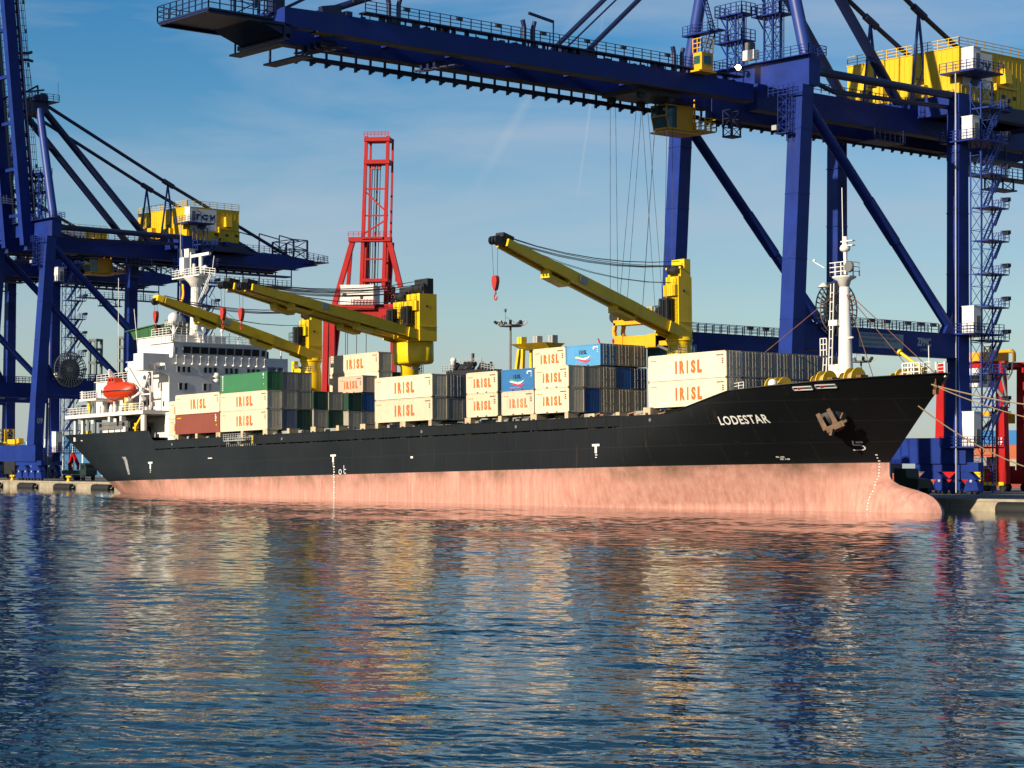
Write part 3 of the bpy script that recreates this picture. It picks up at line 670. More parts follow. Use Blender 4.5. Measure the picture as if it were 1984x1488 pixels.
# jib rest standing at the bridge end
mb = MB(); mb.beam((-72.5, 14, 20.1), (-76.5, 14, 20.1), .7, .7); mb.beam((-76.6, 14, 19.8), (-76.6, 14, 21.6), .7, .7); mb.build("crane_bracket", yellow, ship)

# --- accommodation block at the stern
FX = -96.4
mb = MB()
mb.box(-119.0, FX - .02, 4.5, 21.5, 14.9, 20.2); mb.box(-109.0, FX - .03, 4.52, 21.48, 20.2, 22.9)
mb.box(-119.3, -108.9, 4.3, 21.7, 20.2, 20.32); mb.box(-109.3, FX - .04, 4.35, 21.65, 22.9, 23.0)
mb.box(-117.0, FX - .05, 6.5, 19.5, 9.0, 14.5)                      # house below the boat deck
mb.box(FX - 0.05, FX, 4.5, 21.5, 14.0, 22.9)                          # front bulkhead
mb.box(-96.55, -92.2, 3.8, 22.2, 8.9, 14.6)
mb.build("accommodation", whiteg, ship)
for s in (0, 1):      # bridge wings with solid bulwark, end plates and curved fairings
    mb = MB()
    Y = (lambda y: y) if not s else (lambda y: 26 - y)
    def bx(x0, x1, y0, y1, z0, z1):
        a, b = sorted((Y(y0), Y(y1))); mb.box(x0, x1, a, b, z0, z1)
    bx(-99.3, FX, 0, 4.5, 20.95, 21.1); bx(-99.3, FX, 0, .12, 21.1, 23.54); bx(-99.3, -99.18, .12, 4.5, 21.1, 23.3)
    bx(FX - .12, FX, .12, 4.5, 22.12, 23.5); bx(FX - .12, FX, .12, .85, 21.1, 22.12); bx(FX - .12, FX, 3.8, 4.5, 21.1, 22.12); bx(FX - .12, FX, 2.0, 2.15, 21.1, 22.12)
    bx(-99.0, -98.2, 0.4, 1.2, 21.1, 22.3)
    arc = [(0.4, 20.95)] + [(0.4 + 4.1 * math.sin(a), 19.9 + 1.05 * math.cos(a)) for a in [math.radians(q) for q in range(15, 91, 15)]] + [(4.5, 20.95)]
    mb.prism([(FX - .14, Y(y), z) for y, z in arc], [(FX - .01, Y(y), z) for y, z in arc]) if not s else mb.prism([(FX - .01, Y(y), z) for y, z in arc], [(FX - .14, Y(y), z) for y, z in arc])
    bx(-101.2, -99.3, 0.2, 4.5, 22.2, 22.35)
    mb.build("bridge_wing", whiteg, ship)
wh = MB(); wh.hexa([(-103, 5.1, 22.95), (FX - .03, 5.1, 22.95), (FX - .03, 22.0, 22.95), (-103, 22.0, 22.95), (-103, 5.1, 25.3), (FX + .25, 5.1, 25.3), (FX + .25, 22.0, 25.3), (-103, 22.0, 25.3)])
wh.box(-103.3, FX + .4, 4.8, 22.3, 25.3, 25.45)
whb = wh.build("wheelhouse", whiteg, ship)
def pane(parent, x, y0, y1, z0, z1, slant=0.0, fr=0.07, mat=glass):
    mb = MB(); s0 = slant * (z0 - 22.95); s1 = slant * (z1 - 22.95)
    mb.hexa([(x + s0 - .02, y0, z0), (x + s0 + .035, y0, z0), (x + s0 + .035, y1, z0), (x + s0 - .02, y1, z0), (x + s1 - .02, y0, z1), (x + s1 + .035, y0, z1), (x + s1 + .035, y1, z1), (x + s1 - .02, y1, z1)], 1)
    for (ya, yb, za, zb) in ((y0 - fr, y0, z0 - fr, z1 + fr), (y1, y1 + fr, z0 - fr, z1 + fr)):
        mb.hexa([(x + s0 - .02, ya, za), (x + s0 + .06, ya, za), (x + s0 + .06, yb, za), (x + s0 - .02, yb, za), (x + s1 - .02, ya, zb), (x + s1 + .06, ya, zb), (x + s1 + .06, yb, zb), (x + s1 - .02, yb, zb)], 0)
    mb.box(x + s0 - .02, x + s0 + .06, y0, y1, z0 - fr, z0); mb.box(x + s1 - .02, x + s1 + .06, y0, y1, z1, z1 + fr)
    mb.build("window", [steell, mat], parent); return
for i in range(9):
    y = 6.85 + i * 1.545; pane(whb, FX, y, y + 1.3, 23.72, 24.72, 0.119)
pane(whb, FX, 21.0, 21.6, 23.75, 24.6, 0.119); pane(whb, FX, 5.35, 5.75, 23.8, 24.55, 0.119, mat=steell)
for a in (5.9, 10.6, 14.4, 18.4):
    for k in range(3): pane(ship, FX, a + k * 0.88, a + k * 0.88 + .5, 20.85, 21.65)
for a in (6.2, 10.5, 14.8, 18.6):
    for k in range(2): pane(ship, FX, a + k * 0.95, a + k * 0.95 + .55, 18.15, 19.15, mat=glass if not (a > 10 and a < 11 and k) else signg)
for a in (6.2, 10.5, 14.8):
    for k in range(2): pane(ship, FX, a + k * 0.95, a + k * 0.95 + .55, 15.4, 16.4)
for i in range(12):                                                    # lamps on goosenecks along the bridge front
    mb = MB(); y = 5.6 + i * 1.42 + (0.25 if i > 5 else 0); mb.beam((FX + .1, y, 23.35), (FX + .55, y, 23.3), .07); mb.beam((FX + .2, y, 23.4), (FX + .25, y, 22.2), .07); mb.lathe((FX + .4, y - .12, 21.98), [(.30, 0), (.2, .2), (.06, .32)], 10)
    mb.build("bridge_lamp", white, ship)
mb = MB(); mb.lathe((FX + .25, 12.7, 20.0), [(.1, 0), (.55, .15), (.6, .6), (.2, 1.0)], 12); mb.lathe((FX + .25, 12.7, 19.3), [(.1, 0), (.5, .2), (.5, .6), (.2, .7)], 12); mb.build("floodlight", white, ship)
# side openings, doors, ports on the sunlit side
for x, z, w_, h in ((-117.3, 18.2, .35, .8), (-115.2, 15.9, .7, 1.3), (-113.0, 15.2, .8, 1.7), (-105.6, 15.2, .8, 1.7), (-104.1, 16.0, .7, .8), (-102.7, 16.0, .7, .8), (-99.6, 18.5, .3, .85), (-98.2, 15.6, .35, .8), (-103.4, 18.6, .5, .9), (-101.7, 21.4, .5, .6)): mb = MB(); mb.box(x, x + w_, 4.44, 4.52, z, z + h); mb.build("side_door" if h > 1.2 else "side_window", dark, ship)
for x in (-114, -110, -106, -101): mb = MB(); mb.box(x, x + .7, 6.44, 6.52, 11.0, 12.8); mb.build("side_door", dark, ship)
mb = MB()
mb.box(-120.6, -96.3, -0.1, 26.1, 14.35, 14.9)                        # boat deck and its stanchions
for x in (-119.2, -116.8): mb.box(x - .3, x + .3, .8, 1.25, 10.8, 14.35); mb.box(x - .3, x + .3, 25.5, 26, 10.8, 14.35)
mb.box(-97.5, -96.45, .22, .6, 10.9, 14.35)
for x in (-107.0, -103.4): mb.box(x - .3, x + .3, .1, .9, 13.5, 14.35)
for x in (-112.4, -105.3): mb.box(x - .4, x + .4, .2, .3, 13.4, 13.95)
mb.box(-116.8, -111.4, 0.3, 4.6, 17.0, 17.35); mb.box(-116.4, -115.9, .4, .9, 17.35, 18.6)
mb.build("boat_deck", whiteg, ship)
for ps_, st_ in (([(-120.4, 4, 14.9), (-120.4, .1, 14.9), (-113, .1, 14.9)], 1.1), ([(-103, .1, 14.9), (-96.5, .1, 14.9)], 1.1), ([(-116.7, 4.2, 17.35), (-116.7, .4, 17.35), (-111.5, .4, 17.35)], .8), ([(-118.9, 4.6, 20.3), (-109.2, 4.6, 20.3)], 1.3), ([(-112, 7.9, 23), (-109.2, 7.9, 23)], 1.0), ([(-103, 5.0, 25.45), (FX + .3, 5.0, 25.45), (FX + .3, 22.2, 25.45)], 1.2), ([(-107.5, 7.9, 27.0), (-101.9, 7.9, 27.0), (-101.9, 12, 27.0)], 1.1)):
    mb = MB(); mb.rails(ps_, h=1.1, step=st_, r=.045); mb.build("handrail", white, ship)
mb = MB(); mb.ladder((-113.5, 4.3, 15), (-113.5, 4.3, 20.3), (1, 0, 0), .7, .45, .04); mb.build("ladder", white, ship)
mb = MB()   # mooring deck machinery under the boat deck
mb.box(-113.2, -104.0, 1.7, 5.2, 12.4, 13.6); mb.box(-113.0, -104.2, 1.68, 1.72, 13.05, 13.1, 1)
mb.build("mooring_winch_house", [steel, dark], ship)
for x in (-111.5, -109.6, -107.7, -105.8): mb = MB(); mb.box(x, x + 1.6, 1.6, 2.1, 11.75, 12.3); mb.build("raft_box", white, ship)
mb = MB(); mb.tube((-102.9, 1.5, 10.8), (-102.9, 1.5, 13.4), .35); mb.build("bitt", dark, ship)
mb = MB(); mb.box(-103.3, -102.6, .5, 1.0, 11.6, 12.6); mb.build("deck_locker", white, ship)
mb = MB(); mb.beam((-100.2, 1.0, 12.6), (-98.6, 1.0, 14.0), .32); mb.beam((-100.2, 1, 10.8), (-100.2, 1, 13.1), .4); mb.box(-100.7, -99.8, .7, 1.2, 12.2, 12.5); mb.build("stores_davit", yellow, ship)
for x, y, h, r_ in ((-115.2, 1.2, 2.2, .28), (-103.2, .9, 2.2, .22), (-102.0, 1.4, 1.3, .4)): mb = MB(); mb.tube((x, y, 14.9), (x, y, 14.9 + h), r_); mb.build("yellow_post", yellow, ship)
mb = MB(); mb.box(-121.9, -121.3, 4.0, 4.7, 10.8, 12.6, 0); mb.box(-121.3, -120.8, 4.0, 4.7, 10.8, 12.6, 1); mb.box(-120.7, -119.4, 4.2, 5.0, 10.8, 12.2, 2); mb.build("fire_locker", [hookred, yellow, steel], ship)
rnd = random.Random(5)
for i in range(16):
    mb = MB()
    x = -113.5 + rnd.random() * 12.5; y = .8 + rnd.random() * 2.4; z = 14.9; k = rnd.randrange(3)
    if k == 0: mb.lathe((x, y, z), [(.3, 0), (.36, .2), (.36, .9), (.2, 1.3)], 12)
    elif k == 1: mb.box(x, x + .9, y, y + .6, z, z + .7 + rnd.random())
    else: mb.beam((x, y, z), (x + .5, y, z + 2.0), .35); mb.tube((x + .4, y, z + 1.7), (x + 1.1, y, z + 2.0), .35)
    mb.build("deck_ventilator" if k != 1 else "deck_locker", whiteg, ship)
mb = MB()   # railings and gear on the boat-deck forward end wall
mb.path([(-92.0, 8.0 + .6 * math.cos(a), 11.0 + .6 * math.sin(a)) for a in [k * .52 for k in range(13)]], .07, 5)
mb.build("hose_reel", dark, ship)
for q in range(8): mb = MB(); mb.box(-92.15, -92.1, 4.6 + q * .95, 5.0 + q * .95, 9.5 + (q % 3) * 1.4, 10.2 + (q % 3) * 1.4); mb.build("bulkhead_panel", dark, ship)
# casing, funnel, exhausts
mb = MB(); mb.box(-112, -101.9, 8, 18, 22.9, 26.9); mb.box(-112.2, -101.7, 7.8, 18.2, 26.9, 27.0); mb.box(-108, -104, 6.2, 8, 23, 24.6); mb.build("engine_casing", whiteg, ship)
mb = MB(); mb.prism([(-114.6, 8.8, 27), (-108.2, 8.8, 27), (-108.2, 8.8, 28.85), (-115.9, 8.8, 28.5)], [(-114.6, 17, 27), (-108.2, 17, 27), (-108.2, 17, 28.85), (-115.9, 17, 28.5)])
mb.hexa([(-117.0, 8.4, 28.35), (-108.0, 8.6, 28.85), (-108.0, 17.2, 28.85), (-117, 17.2, 28.35), (-117.0, 8.4, 28.5), (-108.0, 8.6, 29.0), (-108.0, 17.2, 29.0), (-117, 17.2, 28.5)])
mb.prism([(-107.4, 9.5, 27), (-104.2, 9.5, 27), (-103.7, 9.5, 29.2), (-107.4, 9.5, 29.0)], [(-107.4, 14, 27), (-104.2, 14, 27), (-103.7, 14, 29.2), (-107.4, 14, 29.0)], 1)
fun = mb.build("funnel", [greenf, M("funnel_green_dark", (0.012, 0.035, 0.015), 0.5, .2)], ship)
mb = MB(); mb.lathe((-105.5, 11.5, 28.9), [(1.3, 0), (1.25, .5), (1.0, 1.1), (.5, 1.5), (.1, 1.6)], 18); mb.tube((-109.4, 12, 28.9), (-109.4, 12, 30.0), .55); mb.tube((-111, 13, 28.8), (-111, 13, 29.6), .4); mb.build("exhaust_uptake", steel, fun)
# main mast with radar platform
mb = MB(); mb.lathe((-102.7, 13, 25.4), [(1.2, 0), (.95, 2.5), (.74, 8.5), (.72, 9.5)], 16); mb.prism([(-105.4, 12.6, 25.4), (-100.4, 12.6, 25.4), (-102.2, 12.6, 28.5), (-103.2, 12.6, 28.5)], [(-105.4, 13.4, 25.4), (-100.4, 13.4, 25.4), (-102.2, 13.4, 28.5), (-103.2, 13.4, 28.5)])
mb.lathe((-102.7, 13, 34.6), [(.74, 0), (1.1, .7), (1.9, 1.5), (2.0, 1.75)], 16); mb.box(-107.6, -99.4, 11.6, 14.4, 36.2, 36.4)
mb.ladder((-101.5, 12.2, 26), (-101.5, 12.2, 35), (1, 0, 0), .5, .5, .04)
mb.beam((-100.9, 13, 33.0), (-98.2, 13, 36.2), .14); mb.beam((-100.9, 12.4, 32.2), (-97.6, 12.4, 36.2), .14)
mast = mb.build("main_mast", white, ship)
mb = MB(); mb.rails([(-107.6, 14.4, 36.4), (-107.6, 11.6, 36.4), (-99.4, 11.6, 36.4), (-97.0, 13.0, 36.0)], h=1.1, step=1.0, r=.05); mb.beam((-97, 13, 36), (-99.4, 14, 36.3), .12)
mb.tube((-101.2, 13, 36.3), (-101.2, 13, 39.4), .33); mb.box(-103.9, -98.6, 12.8, 13.25, 39.4, 39.85); mb.tube((-104.2, 13, 36.3), (-104.2, 13, 40.3), .14); mb.tube((-103.2, 13, 36.3), (-103.2, 13, 38.4), .25)
mb.box(-106.6, -105.3, 12.4, 13.6, 37.0, 39.6); mb.tube((-106, 13, 36.3), (-106, 13, 37), .2); mb.lathe((-99.9, 13, 37.2), [(.1, 0), (.45, .15), (.45, .5), (.1, .7)], 10); mb.tube((-98, 13, 36.2), (-97.3, 13, 39.1), .06); mb.tube((-106.8, 13, 39.6), (-107, 13, 41), .05)
mb.build("radar_mast_gear", white, mast)
mb = MB(); mb.lathe((-99.25, 7, 25.4), [(.28, 0), (.28, 2.9)], 10); mb.lathe((-99.25, 7, 28.3), [(.55, 0), (.86, .3), (.92, 1.0), (.75, 1.5), (.35, 1.8), (.05, 1.86)], 16)
for a in (-1, 1): mb.beam((-99.25, 7, 26.9), (-99.25 + a * 1.2, 7, 28.0), .1)
mb.rails([(-100.5, 6.2, 28), (-98, 6.2, 28), (-98, 7.8, 28)], h=.7, step=.8, r=.04); mb.build("satellite_dome", white, ship)
for y, h, r_ in ((8.9, 2.6, .1), (11.8, 2.2, .16), (13.6, 1.4, .12), (15.2, 2.0, .14), (16.6, 3.4, .07), (18.2, 1.6, .1), (19.6, 2.4, .06), (21.2, 1.3, .05)): mb = MB(); mb.tube((-98.6, y, 25.45), (-98.6, y, 25.45 + h), r_, n=6); mb.lathe((-98.6, y, 25.35 + h), [(r_, 0), (.26, .1), (.26, .45), (.1, .55)], 8); mb.build("aerial", white, ship)
mb = MB(); mb.tube((-98, 25.8, 23.5), (-98, 25.8, 25.0), .12); mb.lathe((-98, 25.8, 24.9), [(.2, 0), (.5, .3), (.4, .8), (.1, .9)], 10); mb.build("searchlight", white, ship)
mb = MB(); mb.tube((-97.5, 22.9, 23.5), (-97.5, 22.9, 24.6), .2); mb.build("aerial", dark, ship)
for a, b in (((-109, 6.5, 23), (-110.5, 6.5, 31.5)), ((-112.6, 4.9, 20.3), (-112.6, 4.9, 36.5))): mb = MB(); mb.tube(a, b, .045); mb.build("whip_aerial", white, ship)
for a, b in (((-102.7, 13, 35), (-90, 6, 26)), ((-102.7, 13, 35), (FX, 5.2, 25.4)), ((-102.7, 13, 35), (FX, 21.8, 25.4)), ((-101, 13, 36.3), (-96.6, 18, 25.5))): mb = MB(); mb.tube(a, b, .028, n=4); mb.build("mast_stay", wire_m, ship)
def flag(name, label_cols, p, w_, h):
    mb = MB(); n = 8
    for k, (f0, f1) in enumerate(((0, .27), (.27, .73), (.73, 1))):
        b0 = len(mb.v)
        for i in range(n + 1):
            u = i / n; dx = .35 * math.sin(u * 5) * u
            for f in (f0, f1): mb.v.append((p[0] + f * w_ * .55 + u * .35, p[1] + dx - u * .3, p[2] - u * h - f * .2))
        for i in range(n): mb.face((b0 + 2 * i, b0 + 2 * i + 1, b0 + 2 * i + 3, b0 + 2 * i + 2), k)
    return mb.build(name, label_cols, ship)
flag("flag", [hookred, yellow, hookred], (-107.1, 13, 35.6), 1.5, 3.6)
flag("flag", [steel, steel, steel], (-98.3, 12.2, 35.2), .9, 2.0)

# --- forecastle gear
mb = MB(); mb.lathe((31.4, 13, 11.8), [(.95, 0), (.8, 3), (.52, 12.3)], 20); mb.lathe((31.4, 13, 23.6), [(.54, 0), (.75, .7), (1.3, 1.0), (1.35, 1.15)], 14)
mb.box(29.6, 31, 12.2, 13.6, 11.8, 15.2); mb.box(31.8, 33.6, 12.4, 13.6, 11.8, 13.6)
mb.tube((31.6, 13, 24.7), (31.6, 13, 28.6), .2); mb.lathe((31.6, 13, 27.4), [(.2, 0), (.55, .2), (.6, .5), (.3, .9), (.3, 1.7)], 12); mb.box(31.2, 32.9, 12.7, 13.2, 28.0, 28.12); mb.box(31.2, 32.9, 12.7, 13.2, 28.5, 28.62); mb.tube((31.3, 13, 28.5), (31.3, 13, 34.5), .05)
fm = mb.build("foremast", white, ship)
mb = MB(); mb.rails([(30.2, 14.0, 24.75), (30.2, 12.0, 24.75), (32.7, 12.0, 24.75), (32.7, 14.0, 24.75)], h=1.5, step=.95, r=.055); mb.beam((29.5, 12, 25.8), (28.0, 12, 26.6), .1); mb.lathe((28, 12, 26.5), [(.1, 0), (.2, .2), (.1, .4)], 8); mb.lathe((29.3, 12, 23.7), [(.7, 0), (.1, .5)], 10)
mb.ladder((30.1, 12.0, 15), (30.5, 12.1, 24), (1, -.4, 0), .75, .95, .05); mb.ladder((29.0, 12.0, 12), (29.3, 12.1, 16), (1, -.4, 0), .8, .8, .05); mb.rails([(28.7, 12.0, 16.2), (29.6, 12, 16.2)], h=1.9, step=.45, r=.05); mb.beam((31.4, 13, 18.0), (33.0, 12.4, 18.0), .18); mb.box(30.0, 31.2, 11.9, 12.4, 19.4, 20.0)
mb.build("mast_platform", white, fm)
mb = MB(); mb.lathe((33.1, 11.7, 25.6), [(.55, 0), (.62, .3), (.4, .5)], 14, 'y'); mb.build("mast_lamp", [steel], fm)
for a, b in (((31.2, 12.8, 23.4), (20.3, 5.0, 12.8)), ((31.6, 13, 23.2), (38.0, 10.0, 13.0)), ((31.6, 13, 23.2), (44.0, 12.5, 13.6)), ((31.4, 13, 23.2), (40, 15, 13.0)), ((31, 13, 22.8), (22.0, 22.0, 12.6))): mb = MB(); mb.tube(a, b, .05, n=5); mb.build("mast_stay", [brown], ship)
def winch(x, y, n, r_):
    w = MB(); z = ztop(x) + r_ * .42; L = 1.0
    w.tube((x - .3, y, z), (x + n * L + .3, y, z), .26, n=10, mi=1)
    for i in range(n + 1):
        w.tube((x + i * L, y, z), (x + i * L + .1, y, z), r_, n=22, mi=0)
    for i in range(n):
        w.lathe((x + i * L + .1, y, z), [(r_ * .62, 0), (r_ * .70, .2), (r_ * .66, .5), (r_ * .72, .8), (r_ * .62, .9)], 18, 'x', 2)
    w.tube((x - 1.1, y, z), (x - .5, y, z), r_ * .45, n=14, mi=1); w.tube((x - 1.15, y, z), (x - 1.05, y, z), r_ * .62, n=16, mi=0)
    w.box(x + n * L + .2, x + n * L + .9, y - .6, y + .6, z - 1.4, z + .4, 1); w.box(x - .1, x + .5, y - .7, y + .7, z - 1.1, z - .2, 1)
    return w.build("mooring_winch", [yellow, brown, rope_m], ship)
winch(26.0, 7.0, 2, 1.15); winch(28.4, 12.4, 2, 1.0); winch(32.0, 8.6, 1, 1.2); winch(34.6, 10.2, 1, 1.25); winch(37.0, 15.5, 2, 1.1)
mb = MB(); mb.path([(19.7, 2.1, 11.2), (19.7, 2.1, 13.0), (20.0, 2.0, 13.5), (20.8, 1.9, 13.7)], .16, 8); mb.lathe((20.6, 1.9, 13.65), [(.2, 0), (.34, .3), (.34, .55)], 10, 'x'); mb.build("vent_pipe", cream, ship)
mb = MB(); mb.lathe((28.1, 5.0, 12.2), [(.5, 0), (.5, .9), (.35, 1.2), (.1, 1.3)], 14); mb.build("mushroom_vent", white, ship); mb = MB(); mb.lathe((34.4, 13.2, 12.2), [(.6, 0), (.6, 1), (.3, 1.3)], 12); mb.tube((33.2, 12, 12.0), (33.2, 12, 14.0), .12); mb.build("mushroom_vent", white, ship)
mb = MB(); mb.rail((20.5, 1.6, 11.6), (26.5, 2.2, 12.2), 1.0, .7, .035); mb.build("bow_handrail", white, ship); mb = MB(); mb.rails([(41.3, 10.7, 13.25), (42.8, 11.6, 13.3)], h=1.4, step=.7, r=.07); mb.build("bow_handrail", white, ship)
for x, y in ((41.4, 12.0), (42.3, 13.0), (44.2, 12.6), (45.1, 12.9)):
    mb = MB(); mb.beam((x, y, 13.1), (x, y, 14.7), .2); mb.build("bow_post", white, ship)
mb = MB(); mb.rail((41.4, 12.2, 13.4), (43.4, 12.6, 13.5), 1.3, .9, .03); mb.rail((44.3, 12.7, 13.4), (45.2, 13.1, 13.5), 1.1, .9, .03); mb.tube((42.9, 13, 13.2), (42.9, 13, 16.5), .05)
mb.build("bow_handrail", white, ship)
mb = MB(); mb.beam((42.0, 13, 13.1), (42.1, 13, 14.3), .7, .5); mb.tube((42.0, 13, 14.1), (39.5, 12.4, 16.0), .24, .17); mb.tube((39.6, 12.4, 15.95), (39.4, 12.38, 16.1), .3); mb.build("bow_derrick", yellow, ship)
mb = MB(); mb.tube((44.2, 12.4, 13.9), (44.6, 12.0, 11.5), .05); mb.box(44.4, 44.8, 11.7, 12.2, 11.3, 11.8); mb.tube((44.2, 12.4, 13.9), (44.1, 12.3, 11.9), .05); mb.build("bow_tackle", brown, ship)

# --- lifeboat hung in its davits
lb = thing("lifeboat", "orange enclosed lifeboat hanging beside the white stern house", "lifeboat")
lb.matrix_world = SM @ Matrix.Translation((-105.9, 1.4, 16.7)) @ Matrix.Diagonal((1.04, 1.08, 1.22, 1.0))
mb = MB(); n = 22; st = []
for i in range(25):
    u = i / 24; x = -4.3 + 8.6 * u; t = 2 * u - 1
    b = 1.4 * (1 - abs(t) ** 3.6) + .12; keel = .05 + .95 * abs(t) ** 3.4; top = 2.4 - .62 * abs(t) ** 3.0; st.append((x, b, keel, top))
prof = lambda b, k, tp: [(0, k), (.45 * b, k + .14), (.82 * b, k + (1.15 - k) * .45), (b, 1.15), (b * 1.03, 1.25), (b * .97, 1.35), (b * .85, 1.35 + (tp - 1.35) * .55), (b * .5, 1.35 + (tp - 1.35) * .92), (0, tp)]
b0 = len(mb.v); w_ = 0
for x, b, k, tp in st:
    p = prof(b, k, max(tp, 1.45)); ring = p + [(-y, z) for y, z in reversed(p[1:-1])]; w_ = len(ring)
    mb.v += [(x, -y, z) for y, z in ring]
for i in range(24):
    for j in range(w_): mb.face((b0 + i * w_ + j, b0 + (i + 1) * w_ + j, b0 + (i + 1) * w_ + (j + 1) % w_, b0 + i * w_ + (j + 1) % w_), 0, True)
mb.face(tuple(b0 + j for j in range(w_))); mb.face(tuple(b0 + 24 * w_ + j for j in reversed(range(w_))))
mb.build("hull", redo, lb)
mb = MB(); mb.prism([(-2.6, -.75, 2.2), (-.2, -.75, 2.25), (-.6, -.6, 3.0), (-2.2, -.6, 3.05)], [(-2.6, .75, 2.2), (-.2, .75, 2.25), (-.6, .6, 3.0), (-2.2, .6, 3.05)]); cp = mb.build("canopy", redo, lb)
mb = MB(); mb.box(-2.0, -1.5, -.76, -.70, 2.5, 2.85); mb.box(-1.1, -.7, -.76, -.70, 2.5, 2.85); mb.build("window", glass, cp)
for s in (-1, 1):
    mb = MB()
    for i in range(24):
        (x0, ba, _, _), (x1, bb, _, _) = st[i], st[i + 1]
        mb.beam((x0, s * (ba * 1.03 + .03), 1.22), (x1, s * (bb * 1.03 + .03), 1.22), .09, .13)
    mb.build("fender_band", dark, lb)
mb = MB(); mb.box(2.9, 3.3, -.2, .2, .1, .7); mb.box(-3.6, -1, -.05, .05, -.05, .12); mb.build("keel", redo, lb)
dv = thing("davit", "white lifeboat davit frame on the boat deck beside the orange lifeboat", "davit"); dv.matrix_world = SM.copy()
mb = MB(); mb.beam((-109.7, 2.6, 14.9), (-109.7, 2.9, 20.4), .3, .4); mb.beam((-109.7, 2.9, 20.3), (-109.2, 1.3, 21.6), .28, .4); mb.beam((-109.2, 1.3, 21.6), (-108.6, 1.2, 20.0), .24)
mb.build("davit_arm", white, dv)
mb = MB(); mb.beam((-101.2, 2.3, 14.9), (-101.2, 2.6, 18.6), .4, .45); mb.beam((-101.0, 2.6, 17.6), (-103.6, 1.6, 21.6), .3, .45); mb.beam((-103.6, 1.6, 21.6), (-104.0, 1.4, 21.3), .4, .5); mb.beam((-101.2, 2.5, 17.4), (-101.2, 3.9, 21.0), .22); mb.beam((-101.2, 2.5, 20.8), (-98.6, 2.6, 20.7), .2); mb.beam((-98.7, 2.6, 14.9), (-98.7, 2.6, 20.7), .2); mb.beam((-101.2, 2.5, 17.5), (-98.7, 2.6, 17.5), .2); mb.beam((-102.9, 1.5, 16.9), (-101.2, 2.2, 17.8), .35)
mb.build("davit_arm", white, dv)
mb = MB(); mb.tube((-102.4, 1.6, 18.9), (-102.1, 1.2, 18.9), .45, n=16); mb.box(-98.9, -98.4, 2.3, 2.6, 18.8, 19.9); mb.build("davit_winch", steel, dv)

# ------------------------------------------------------------------ containers
CW = 2.44
def corrug(mb, p, axis, n, depth, z0, z1, flip, mi=0):
    """corrugated panel: p = start corner, axis = run vector, depth vector points outwards"""
    p = Vector(p); a = Vector(axis); d = Vector(depth); prof = []
    for i in range(n):
        for f, o in ((0, 1), (.32, 1), (.5, 0), (.82, 0)): prof.append((( i + f) / n, o))
    prof.append((1.0, 1)); b = len(mb.v)
    for f, o in prof:
        q = p + a * f + d * o; mb.v += [(q.x, q.y, z0), (q.x, q.y, z1)]
    for i in range(len(prof) - 1):
        q = (b + 2 * i, b + 2 * i + 2, b + 2 * i + 3, b + 2 * i + 1); mb.face(q if not flip else q[::-1], mi)
_cb = {}
def container_mesh(L, H, mat, end):
    key = (L, H, mat.name, end)
    if key in _cb: return _cb[key]
    mb = MB(); w = CW; g = .12
    for x in (0, L):                                             # corner posts, rails
        s = 1 if x == 0 else -1
        for y in (0, w):
            t = 1 if y == 0 else -1; x0, x1 = sorted((x, x + s * .16)); y0, y1 = sorted((y, y + t * .16)); mb.box(x0, x1, y0, y1, 0, H)
    for y in (0, w - .1):
        mb.box(.16, L - .16, y + .003, y + .097, 0.0, .16); mb.box(.16, L - .16, y + .003, y + .097, H - .11, H - .003)
    mb.box(.01, .12, .16, w - .16, 0, .16); mb.box(.01, .12, .16, w - .16, H - .12, H - .004); mb.box(L - .12, L - .012, .16, w - .16, 0, .16); mb.box(L - .12, L - .012, .16, w - .16, H - .12, H - .004)
    n = round((L - .32) / .278)
    corrug(mb, (.16, .06, 0), (L - .32, 0, 0), n, (0, -.042, 0), .16, H - .11, False); corrug(mb, (.16, w - .06, 0), (L - .32, 0, 0), n, (0, .042, 0), .16, H - .11, True)
    corrug(mb, (.05, .16, 0), (0, w - .32, 0), 9, (-.04, 0, 0), .16, H - .12, True)
    if end == 'wall': corrug(mb, (L - .07, .16, 0), (0, w - .32, 0), 9, (.045, 0, 0), .16, H - .12, False)
    else: mb.box(L - .10, L - .08, .16, w - .16, .16, H - .12)
    i = len(mb.v); mb.v += [(.05, .05, H - .02), (L - .05, .05, H - .02), (L - .05, w - .05, H - .02), (.05, w - .05, H - .02), (.05, .05, .1), (L - .05, .05, .1), (L - .05, w - .05, .1), (.05, w - .05, .1)]
    mb.face((i, i + 1, i + 2, i + 3)); mb.face((i + 7, i + 6, i + 5, i + 4))
    if L < 7:                                                    # fork pockets
        for x in (L / 2 - 1.0, L / 2 + .7): mb.box(x, x + .34, -.002, .003, .02, .15, 1)
    for x in (0, L - .18):
        for z in (0, H - .12):
            mb.box(x - .003, x + .183, -.004, .18, z - .001, z + .121, 2); mb.box(x - .003, x + .183, w - .18, w + .004, z - .001, z + .121, 2)
    me = mb.build("body", [mat, dark, CORNER]); _cb[key] = me.data; bpy.data.objects.remove(me); return _cb[key]
CORNER = M("corner_casting", (0.26, 0.14, 0.075), 0.7, .3, 1.5)
ROD = M("lock_rod", (0.36, 0.34, 0.28), .5, .2)
_dm = {}
